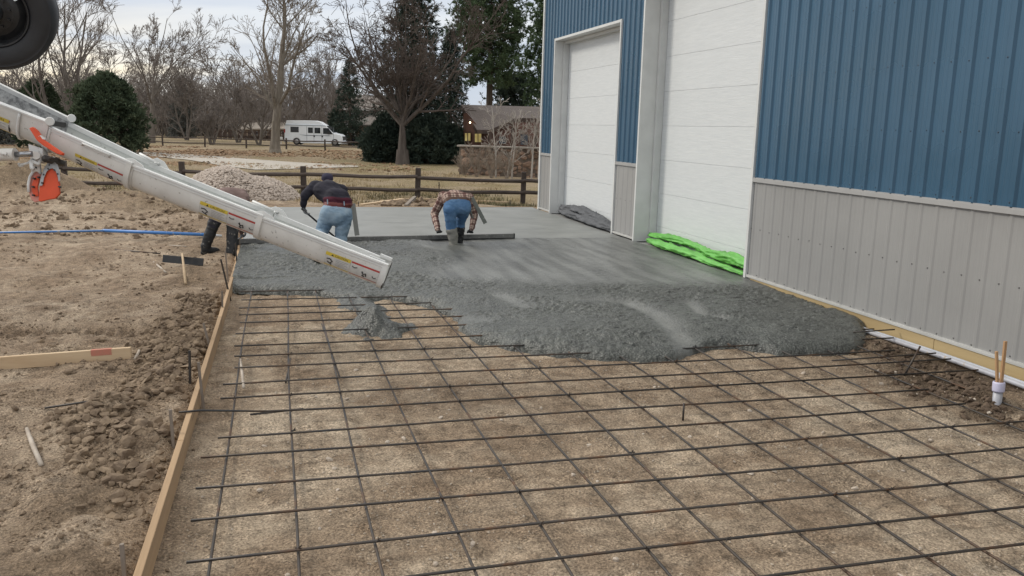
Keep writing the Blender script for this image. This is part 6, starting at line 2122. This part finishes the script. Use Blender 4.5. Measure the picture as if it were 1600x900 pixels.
lower = [(0, 262), (2, 120), (8, 70), (30, 62), (560, 62), (640, 140), (670, 160), (740, 172), (772, 190), (782, 230), (778, 290), (745, 300), (725, 300), (722, 270), (702, 245), (675, 240), (648, 248), (632, 275), (630, 300), (215, 300), (210, 262), (190, 240), (165, 232), (138, 238), (115, 262), (110, 290), (8, 285)]
hi_top = [(12, 64), (28, 4), (270, -2), (400, -2), (470, 12), (555, 62), (565, 68)]
MB().prism(*plate(lower, -1.0, 1.0)).build('van_body', m_vanw, van, bevel=0.06)
MB().prism(*plate(hi_top, -0.86, 0.86)).build('high_roof', m_vanw, van, bevel=0.08)
for poly, nm in (([(85, 85), (195, 85), (195, 158), (85, 158)], 'side_window'), ([(320, 90), (385, 90), (385, 162), (320, 162)], 'side_window'), ([(408, 90), (485, 90), (485, 165), (408, 165)], 'side_window'), ([(522, 92), (592, 92), (640, 150), (655, 172), (522, 170)], 'front_window')):
    wv, vec = plate(poly, -1.016, -0.98)
    MB().prism(wv, vec).build(nm, m_glass, van)
MB().prism([vp(566, 64, -0.86), vp(654, 150, -0.9), vp(654, 150, 0.9), vp(566, 64, 0.86)], Vector((0, 0, 0.03)) + vx * 0.03).build('windscreen', m_glass, van)
ln = MB()
for a in (300, 396, 503, 660):
    MB().prism(*plate([(a, 75), (a + 4, 75), (a + 4, 285), (a, 285)], -1.012, -0.99)).build('door_seam', m_grst, van)
MB().prism(*plate([(190, 186), (300, 190), (600, 190), (640, 196), (300, 200)], -1.014, -0.99)).build('side_stripe', m_grst, van)
MB().prism(*plate([(10, 60), (560, 60), (560, 68), (10, 68)], -1.012, -0.98)).build('drip_rail', m_grst, van)
MB().prism(*plate([(392, 192), (412, 192), (412, 215), (392, 215)], -1.03, -0.99)).build('door_handle', m_rub, van)
MB().prism(*plate([(500, 192), (520, 192), (520, 215), (500, 215)], -1.03, -0.99)).build('door_handle', m_rub, van)
for x_ in (163, 677):
    for s, d_ in ((-0.98, -1), (0.98, 1)):
        wh = MB().lathe(vp(x_, 278, s), vy * d_, [(0.20, 0.0), (0.24, 0.02), (0.34, 0.02), (0.365, -0.02), (0.365, -0.22), (0.2, -0.22)], 24).build('wheel', m_rub, van, True)
        MB().lathe(vp(x_, 278, s), vy * d_, [(0.0, 0.01), (0.06, 0.03), (0.12, 0.0), (0.21, 0.015), (0.22, -0.02)], 20).build('hub_cap', m_chr, wh, True)
MB().prism(*plate([(735, 262), (800, 266), (800, 300), (735, 300)], -0.98, 0.98)).build('front_bumper', m_chr, van, bevel=0.03)
MB().prism(*plate([(770, 196), (786, 200), (790, 245), (774, 245)], -0.8, 0.8)).build('grille', m_rub, van)
MB().prism(*plate([(-8, 268), (20, 268), (20, 292), (-8, 292)], -0.98, 0.98)).build('rear_bumper', m_chr, van)
MB().prism(*plate([(-2, 120), (14, 120), (14, 165), (-2, 165)], -1.01, -0.8)).build('tail_lamp', m_tail, van)
MB().prism(*plate([(585, 138), (612, 138), (612, 172), (585, 172)], -1.22, -1.05)).build('mirror', m_rub, van)

# ------------------------------------------------------------------ houses
m_tanw = mat('tan_siding', (0.27, 0.205, 0.155), (0.32, 0.25, 0.19), scale=2, rough=0.85, stretch=(0.3, 0.3, 6))
m_greyw = mat('grey_siding', (0.22, 0.205, 0.19), (0.28, 0.265, 0.25), scale=2, rough=0.85, stretch=(0.3, 0.3, 6))
m_shing = mat('brown_shingles', (0.105, 0.088, 0.080), (0.155, 0.132, 0.120), scale=7, rough=0.95, bump=0.7, bscale=16, bdist=0.05, stretch=(1, 1, 3), detail=7)
m_shing2 = mat('grey_shingles', (0.13, 0.115, 0.105), (0.19, 0.17, 0.155), scale=6, rough=0.95, bump=0.5, bscale=14)
m_wtrim = mat('white_house_trim', (0.62, 0.62, 0.60), (0.55, 0.55, 0.53), scale=4, rough=0.6)
m_redw = mat('red_brown_wood', (0.085, 0.040, 0.028), (0.125, 0.060, 0.040), scale=3, rough=0.8, stretch=(4, 4, 0.4))
m_dkw = mat('dark_brown_wood', (0.045, 0.030, 0.024), (0.085, 0.056, 0.044), scale=3, rough=0.8)
m_brick = mat('brown_brick', (0.10, 0.052, 0.042), (0.15, 0.082, 0.065), scale=14, rough=0.9, bump=0.4)
m_purp = mat('purple_plastic', (0.12, 0.07, 0.33), (0.16, 0.10, 0.40), scale=5, rough=0.5)
m_warm = bpy.data.materials.new('lit_window')
m_warm.use_nodes = True
t = m_warm.node_tree
t.nodes.clear()
cw = nd(t, 'ShaderNodeTexNoise', None, {'Vector': nd(t, 'ShaderNodeTexCoord').outputs['Object'], 'Scale': 1.6, 'Detail': 3.0}).outputs[0]
nd(t, 'ShaderNodeOutputMaterial', None, {0: nd(t, 'ShaderNodeEmission', None, {0: ramp(t, cw, [(0.3, (0.45, 0.33, 0.11)), (0.7, (0.80, 0.66, 0.28))]), 1: 0.42}).outputs[0]})
m_bulb = bpy.data.materials.new('lit_bulb')
m_bulb.use_nodes = True
t = m_bulb.node_tree
t.nodes.clear()
nd(t, 'ShaderNodeOutputMaterial', None, {0: nd(t, 'ShaderNodeEmission', None, {0: (1, 0.75, 0.5, 1), 1: 6.0}).outputs[0]})


def hb(px, py, D):
    return Vector(on_d(px, py, D))


# ranch house at the right, behind the stone wall
rh = empty('ranch_house', fp(770, 55))
tag(rh, 'brown ranch house with a low shingle roof and two lit windows', 'house')
hx = Vector((RGT[0], RGT[1], 0)).normalized()
hy = Vector((FWD[0], FWD[1], 0)).normalized()
DH = 52.0
ridL, ridR = hb(721, 163.5, DH + 3.6), hb(905, 166, DH + 3.6)
ridR.z = ridL.z
eL, eM0, eM1, eR = hb(745.5, 202.5, DH), hb(765, 202.5, DH), hb(806, 184, DH + 0.6), hb(905, 186, DH + 0.6)
eM0.z = eL.z
eR.z = eM1.z
thick = Vector((0, 0, -0.16))
bk0, bk1 = ridL + hy * 4.2 + Vector((0, 0, -1.7)), ridR + hy * 4.2 + Vector((0, 0, -1.7))
mb = MB()
V = [ridL, ridR, eR, eM1, eM0, eL, bk0, bk1]
V += [p + thick for p in V]
F = [(0, 1, 2, 3), (0, 3, 4), (0, 4, 5), (0, 6, 7, 1), (8, 11, 10, 9), (8, 12, 11), (8, 13, 12), (8, 9, 15, 14), (5, 4, 12, 13), (4, 3, 11, 12), (3, 2, 10, 11), (0, 5, 13, 8), (6, 0, 8, 14), (1, 7, 15, 9), (2, 1, 9, 10), (7, 6, 14, 15)]
mb.add(V, F).build('roof', m_shing, rh)
fasc = MB()
for a, b_ in ((ridL, eL), (eL, eM0), (eM0, eM1), (eM1, eR)):
    fasc.bar(a + thick * 0.8 - hy * 0.03, b_ + thick * 0.8 - hy * 0.03, 0.05, 0.22)
fasc.build('fascia', m_dkw, rh)
zf = float(ground_h(fp(770, DH)[0], fp(770, DH)[1]))
# gable end wall facing left and towards us, red wood
gl0, gl1 = hb(724, 240, DH + 1.6), hb(752, 240, DH + 0.35)
gl0.z = gl1.z = zf
gt0, gt1 = hb(724, 178, DH + 1.6), hb(752, 203, DH + 0.35)
gtm = hb(729, 176, DH + 1.4)
MB().prism([gl0, gl1, gt1, gtm, gt0], hy * 0.2).build('gable_wall', m_redw, rh)
fw0, fw1 = hb(752, 240, DH + 0.6), hb(905, 240, DH + 0.9)
fw0.z = fw1.z = zf
MB().prism([fw0, fw1, Vector((fw1.x, fw1.y, eM1.z - .05)), Vector((hb(806, 200, DH + .75).x, hb(806, 200, DH + .75).y, eM1.z - .05)), Vector((fw0.x, fw0.y, eL.z - 0.1))], hy * 0.2).build('wall', m_brick, rh)
for pc_ in (765, 800, 836):
    p = hb(pc_, 240, DH + 0.2)
    MB().box((p.x - .09, p.y - .09, zf), (p.x + .09, p.y + .09, eL.z + (0.0 if pc_ < 780 else 0.35))).build('porch_post', m_dkw, rh)
for (a, b_, c_, d_) in ((726.5, 735, 208, 220), (742, 752, 209, 222)):
    k0, k1 = (a - 724) / 28, (b_ - 724) / 28
    dq0, dq1 = DH + 1.6 - 1.25 * k0 - 0.10, DH + 1.6 - 1.25 * k1 - 0.10
    q = [hb(a, d_, dq0), hb(b_, d_, dq1), hb(b_, c_, dq1), hb(a, c_, dq0)]
    wn = MB().prism([p - hy * 0.03 for p in (q[0] + (q[0] - q[2]) * .07, q[1] + (q[1] - q[3]) * .07, q[2] + (q[2] - q[0]) * .07, q[3] + (q[3] - q[1]) * .07)], hy * 0.1).build('window', m_dkw, rh)
    MB().prism([p - hy * 0.05 for p in q], hy * 0.03).build('pane', m_warm, wn)
    mdl = (q[0] + q[1]) / 2 - hy * 0.07
    MB().bar(mdl, (q[2] + q[3]) / 2 - hy * 0.07, 0.05, 0.03, hy).build('mullion', m_dkw, wn)
for (a, b_, c_, d_) in ((778, 792, 212, 226), (812, 826, 208, 228)):
    q = [hb(a, d_, DH + .5), hb(b_, d_, DH + .5), hb(b_, c_, DH + .5), hb(a, c_, DH + .5)]
    wn = MB().prism([p - hy * 0.0 for p in q], hy * 0.06).build('window', m_redw, rh)
    cq = sum(q, Vector()) / 4
    MB().prism([cq + (p - cq) * 0.82 - hy * 0.02 for p in q], hy * 0.03).build('pane', m_glass, wn)
lp = hb(734.5, 191.5, DH + 0.85)
lampo = MB().lathe(lp + Vector((0, 0, .12)), (0, 0, 1), [(0.0, 0.1), (0.05, 0.08), (0.13, 0.0), (0.12, -0.01)], 12).bar(lp + Vector((0, 0, .14)), lp + hy * 0.35 + Vector((0, 0, .14)), .03, .03).build('porch_lamp', m_dkw, rh)
MB().lathe(lp, (0, 0, 1), [(0.0, -0.055), (0.04, -0.037), (0.055, 0), (0.04, 0.037), (0.0, 0.055)], 12).build('bulb', m_bulb, lampo, True)
# stone wall of the yard: each stone a part
sw = empty('stone_wall', fp(780, 46))
tag(sw, 'low tan rubble stone wall in front of the ranch house', 'wall')
m_mort = mat('wall_mortar', (0.13, 0.105, 0.085), (0.19, 0.155, 0.125), scale=6, rough=0.95, bump=0.5)
m_stone = mat('tan_sandstone', (0.30, 0.205, 0.145), (0.22, 0.145, 0.105), scale=2.2, rough=0.9, bump=0.5, bscale=9, bdist=0.03, rnd=0.35, c3=(0.36, 0.27, 0.20))
wA, wB = fp(717, 43.6), fp(905, 42.2)
zt0, zt1 = on_d(720, 227, 43.5)[2], on_d(843, 234.5, 42.6)[2]
wz = float(min(wA[2], wB[2])) - 0.25
wd = Vector((wB[0] - wA[0], wB[1] - wA[1], 0))
WL = wd.length
wd.normalize()
wn_ = Vector((wd.y, -wd.x, 0))
ztop = float((zt0 + zt1) / 2)
MB().prism([Vector((wA[0], wA[1], wz)), Vector((wB[0], wB[1], wz)), Vector((wB[0], wB[1], ztop)), Vector((wA[0], wA[1], ztop))], -wn_ * 0.4).build('core', m_mort, sw)
MB().bar(Vector((wA[0], wA[1], ztop + 0.04)) - wn_ * 0.15 - wd * 0.1, Vector((wB[0], wB[1], ztop + 0.04)) - wn_ * 0.15, 0.62, 0.085).build('coping', mat('pale_coping', (0.36, 0.33, 0.29), (0.29, 0.26, 0.225), scale=4, rough=0.9), sw, bevel=0.015)
rw = random.Random(9)
stones = []
for k in range(6):
    bm = bmesh.new()
    bmesh.ops.create_icosphere(bm, subdivisions=1, radius=1.0)
    for v in bm.verts:
        v.co *= rw.uniform(0.78, 1.15)
        v.co.x = max(-0.85, min(0.85, v.co.x))
        v.co.z = max(-0.82, min(0.82, v.co.z))
    me = bpy.data.meshes.new('stone')
    bm.to_mesh(me)
    bm.free()
    me.materials.append(m_stone)
    stones.append(me)
zrow = wz + 0.05
ang = math.atan2(wd.y, wd.x)
while zrow < ztop - 0.05:
    hh = rw.uniform(0.20, 0.36)
    if zrow + hh > ztop - 0.02:
        hh = max(0.14, ztop - 0.0 - zrow)
    s = rw.uniform(-.1, .1)
    while s < WL:
        ww = rw.choice((0.2, 0.28, 0.36, 0.5, 0.68)) * rw.uniform(.85, 1.15)
        h2 = hh * rw.uniform(0.75, 1.5)
        p = Vector((wA[0], wA[1], 0)) + wd * (s + ww / 2) + Vector((0, 0, zrow + hh / 2 + rw.uniform(-.08, .08)))
        o = bpy.data.objects.new('stone', rw.choice(stones))
        COL.objects.link(o)
        o.parent = sw
        o.matrix_basis = parent_world(sw).inverted() @ (Matrix.Translation(p) @ Matrix.Rotation(ang, 4, 'Z') @ Matrix.Rotation(rw.uniform(-.45, .45), 4, 'Y') @ Matrix.Diagonal((ww * 0.57, rw.uniform(0.07, 0.13), h2 * 0.58, 1)))
        s += ww
    zrow += hh * 0.97

# grey two storey house beyond the van
D2h = 99.0
h2 = empty('two_storey_house', fp(570, D2h))
tag(h2, 'grey two storey house with white fascia right of the van', 'house')
z0 = fp(560, D2h)[2] - 0.2
up0, up1 = hb(543, 171, D2h + 1), hb(640, 171, D2h + 1)
u0b, u1b = Vector((up0.x, up0.y, z0)), Vector((up1.x, up1.y, z0))
up1.z = up0.z
MB().prism([u0b, u1b, up1, up0], hy * 6).build('wall', m_greyw, h2)
MB().prism([up0 - hx * 0.5 - hy * 0.5, up1 - hy * .5, up1 + hy * 3 + Vector((0, 0, 1.6)), up0 - hx * 0.5 + hy * 3 + Vector((0, 0, 1.6))], Vector((0, 0, 0.18))).build('roof', m_shing2, h2)
MB().bar(up0 - hx * .5 - hy * .55 + Vector((0, 0, .05)), up1 - hy * .55 + Vector((0, 0, .05)), 0.06, 0.24).bar(u0b - hx * 0.02 - hy * .04, up0 - hx * .02 - hy * .04, 0.12, 0.22, hy).build('corner_trim', m_wtrim, h2)
lo0, lo1 = hb(543, 196, D2h - 1.2), hb(600, 196, D2h - 1.2)
lo1.z = lo0.z
MB().prism([Vector((p.x, p.y, z)) for p, z in ((lo0 + hx * .6, z0), (lo1, z0), (lo1, lo0.z), (lo0 + hx * .6, lo0.z))], hy * 2).build('front_wing', m_tanw, h2)
wr = [lo0 - hx * 0.4 - hy * 0.3, lo1 - hy * 0.3, lo1 + hy * 2.2 + Vector((0, 0, 1.2)), lo0 - hx * .4 + hy * 2.2 + Vector((0, 0, 0.9))]
MB().prism(wr, Vector((0, 0, 0.14))).build('wing_roof', m_shing2, h2)
fa = hb(540, 195, D2h - 1.6)
fb_ = hb(576, 186.5, D2h - 1.6)
MB().bar(fa, fb_, 0.08, 0.34).build('fascia', m_wtrim, h2)
MB().bar(hb(543, 226, D2h - 1.5), hb(543, 196, D2h - 1.5), 0.22, 0.22, hy).bar(hb(554.5, 218, D2h - 1.5), hb(554.5, 197, D2h - 1.5), 0.16, 0.16, hy).build('porch_post', m_wtrim, h2)
for (a, b_, c_, d_, D_) in ((546, 550, 199, 215, D2h - 1.3), (551, 554, 199, 215, D2h - 1.3), (547, 556, 176, 188, D2h + 0.9)):
    q = [hb(a, d_, D_), hb(b_, d_, D_), hb(b_, c_, D_), hb(a, c_, D_)]
    wn = MB().prism(q, hy * 0.1).build('window', m_wtrim, h2)
    cq = sum(q, Vector()) / 4
    MB().prism([cq + (p - cq) * 0.8 - hy * 0.03 for p in q], hy * 0.05).build('pane', m_glass, wn)
pbn = fp(550, D2h - 2.2)
bz = float(on_d(550, 227, D2h - 2.2)[2])
pb_ = tag(empty('purple_bin', (pbn[0], pbn[1], bz)), 'purple plastic bin standing under the porch window', 'bin')
MB().prism([hb(546.5, 227, D2h - 2.2), hb(553, 227, D2h - 2.2), hb(553.8, 217.5, D2h - 2.2), hb(545.8, 217.5, D2h - 2.2)], hy * 0.55).build('bin_body', m_purp, pb_)
MB().bar(hb(545.5, 217, D2h - 1.9), hb(554.2, 217, D2h - 1.9), 0.65, 0.08).build('lid', m_purp, pb_)
# white gabled shed, far left of the pale tree
D3 = 128.0
sh = empty('white_shed', fp(343, D3))
tag(sh, 'white gabled shed with a dark arched opening beyond the far fence', 'shed')
pk = [(321, 206), (336, 206), (336, 192), (342, 191.5), (352, 193), (362, 200), (367, 203), (369, 199), (347, 173.5), (322, 181.5)]
z3 = fp(343, D3)[2]
P = [hb(a, b_, D3) for a, b_ in pk]
MB().prism(P, hy * 0.4).build('gable_wall', mat('white_shed_wall', (0.62, 0.66, 0.68), (0.55, 0.58, 0.60), scale=3, rough=0.7), sh)
MB().prism([hb(320.5, 182, D3 - .3), hb(347, 173, D3 - .3), hb(370, 199, D3 - .3), hb(370, 198, D3 - .3), hb(347, 172, D3 - .3), hb(320.5, 181, D3 - .3)], hy * 8).build('roof', mat('pale_roof', (0.50, 0.53, 0.54), rough=0.6), sh)
MB().prism([hb(336, 207, D3 + 4), hb(368, 207, D3 + 4), hb(368, 190, D3 + 4), hb(336, 186, D3 + 4)], hy * 0.3).build('back_wall', m_dkw, sh)
# low tan house behind the pale trunk
D4 = 118.0
lh = empty('low_house', fp(410, D4))
tag(lh, 'low tan house with pale roof behind the pale tree trunk', 'house')
q = [hb(375, 212, D4), hb(450, 212, D4), hb(450, 202, D4), hb(375, 202, D4)]
MB().prism(q, hy * 5).build('wall', m_tanw, lh)
MB().prism([hb(372, 202.5, D4 - .5), hb(452, 202.5, D4 - .5), hb(445, 193, D4 + 3), hb(380, 193, D4 + 3)], Vector((0, 0, 0.15))).build('roof', mat('tan_roof', (0.33, 0.29, 0.25), (0.39, 0.35, 0.30), rough=0.9), lh)
for a in (388, 398, 412, 440):
    q = [hb(a, 211, D4 - .05), hb(a + 5, 211, D4 - .05), hb(a + 5, 205, D4 - .05), hb(a, 205, D4 - .05)]
    wn = MB().prism(q, hy * 0.1).build('window', m_wtrim, lh)
    cq = sum(q, Vector()) / 4
    MB().prism([cq + (p - cq) * 0.8 - hy * 0.04 for p in q], hy * 0.05).build('pane', m_glass, wn)
# dark picket fence in front of them
D5 = 110.0
pf = empty('picket_fence', fp(370, D5))
tag(pf, 'dark picket fence with gaps in front of the white shed and low house', 'fence')
MB().bar(fp(330, D5) + np.array([0, 0, .35]), fp(450, D5) + np.array([0, 0, .35]), 0.05, 0.1).build('fence_rail', m_dkw, pf)
MB().bar(fp(330, D5) + np.array([0, 0, .95]), fp(450, D5) + np.array([0, 0, .95]), 0.05, 0.1).build('fence_rail', m_dkw, pf)
pm_ = MB().box((-0.06, -0.02, 0), (0.06, 0.02, 1.25)).mesh('picket')
pm_.materials.append(m_dkw)
for i in range(64):
    if i % 4 == 3:
        continue
    p = fp(330 + i * 1.9, D5 - 0.1)
    o = bpy.data.objects.new('picket', pm_)
    COL.objects.link(o)
    o.parent = pf
    o.matrix_basis = parent_world(pf).inverted() @ Matrix.Translation(Vector(p))
# white post box by the van
pb2 = fp(441, 90)
pb2[2] = float(on_d(441, 224.5, 90)[2])
bx = tag(empty('post_box', pb2), 'small white post box standing left of the van', 'post box')
MB().box((pb2[0] - .05, pb2[1] - .05, pb2[2]), (pb2[0] + .05, pb2[1] + .05, pb2[2] + .4)).build('box_post', m_wtrim, bx)
MB().box((pb2[0] - .17, pb2[1] - .2, pb2[2] + .3), (pb2[0] + .17, pb2[1] + .2, pb2[2] + .72)).build('box_body', m_wtrim, bx, bevel=0.06)

# ------------------------------------------------------------------ gravel pile and scrap timber beyond the slab
gc_ = fp(368, 25.0)
n = 5200
a = rng.uniform(0, 6.283, n)
u = rng.uniform(0, 1, n) ** 0.5
GXr, GYr, GHt = 1.95, 1.4, 0.88
x = gc_[0] + u * GXr * np.cos(a) * (1 + .08 * np.sin(3 * a))
y = gc_[1] + u * GYr * np.sin(a)
hz = GHt * np.clip(1 - u ** 2.3, 0, 1) * (1 + .10 * np.sin(x * 3.1)) + 0.0
P = np.stack([x, y, ground_h(x, y) + hz], 1)
R = rng.uniform(0.025, 0.062, n)
ga_, gu = np.meshgrid(np.linspace(0, 2 * math.pi, 49), np.linspace(0, 1, 14))
cxx = gc_[0] + gu * GXr * np.cos(ga_) * (1 + .08 * np.sin(3 * ga_))
cyy = gc_[1] + gu * GYr * np.sin(ga_)
czz = ground_h(cxx, cyy) + GHt * np.clip(1 - gu ** 2.3, 0, 1) * (1 + .10 * np.sin(cxx * 3.1)) - 0.03
ixx = np.arange(49 * 14).reshape(14, 49)
qf = np.stack([ixx[:-1, :-1], ixx[1:, :-1], ixx[1:, 1:], ixx[:-1, 1:]], -1).reshape(-1, 4)
gpm = scatter_rocks('gravel_pile', P, R)
core = fmesh('gravel_pile_core', np.stack([cxx, cyy, czz], -1).reshape(-1, 3), qf)
bm = bmesh.new()
bm.from_mesh(gpm)
bm.from_mesh(core)
bm.to_mesh(gpm)
bm.free()
m_grav = mat('pale_gravel', (0.20, 0.155, 0.125), (0.50, 0.44, 0.385), scale=17, rough=0.9, detail=3, c3=(0.31, 0.245, 0.20), lo=0.3, hi=0.7)
tag(link('gravel_pile', gpm, m_grav), 'heap of pale pinkish gravel behind the stooping worker and the chute', 'gravel pile', kind='stuff')
scr = [((563, 323), (628, 316), 0.14, 0.04, 'pale board lying beyond the slab, left of the scrap heap'), ((620, 314.5), (688, 316), 0.10, 0.045, 'pale board lying behind the plaid shirted worker'), ((744, 316), (795, 319.5), 0.09, 0.045, 'pale board lying right of the plaid shirted worker'),
       ((596, 317), (612, 321), 0.10, 0.04, 'short pale board under the long one beyond the slab'), ((634, 325), (648, 317), 0.09, 0.08, 'short tilted block in the scrap heap beyond the slab')]
for i, (a, b_, wd_, th, lab) in enumerate(scr):
    pa, pb_ = ground_pt(*a), ground_pt(*b_)
    pa[2] += 0.05 + 0.02 * (i % 2)
    pb_[2] += 0.06 + (0.10 if i == 4 else 0.03)
    plank('board', pa, pb_, wd_, th, m_lum if i < 4 else m_grayw, lab, 'board')
n = 60
xs_ = [ground_pt(rng.uniform(600, 690), rng.uniform(316, 324)) for _ in range(n)]
tag(link('scrap_rubble', scatter_rocks('scrap_rubble', np.array(xs_) + np.array([0, 0, .04]), rng.uniform(.05, .16, n)), m_clod), 'small heap of soil and broken scraps beyond the slab edge', kind='stuff')
for (a, b_, lab) in (((686, 318), (686, 284), 'thin dark stake standing behind the plaid shirted worker'), ((560, 323), (560, 315), 'short dark stake at the far left end of the pale board'), ((797, 322), (797, 312), 'short dark stake at the right end of the pale board')):
    p0 = ground_pt(*a)
    p1 = on_y(b_[0], b_[1], p0[1])
    tag(MB().tube([p0 - np.array([0, 0, .05]), p1], 0.014, 6).build('stake', m_bar, None, origin=p0), lab, 'stake')
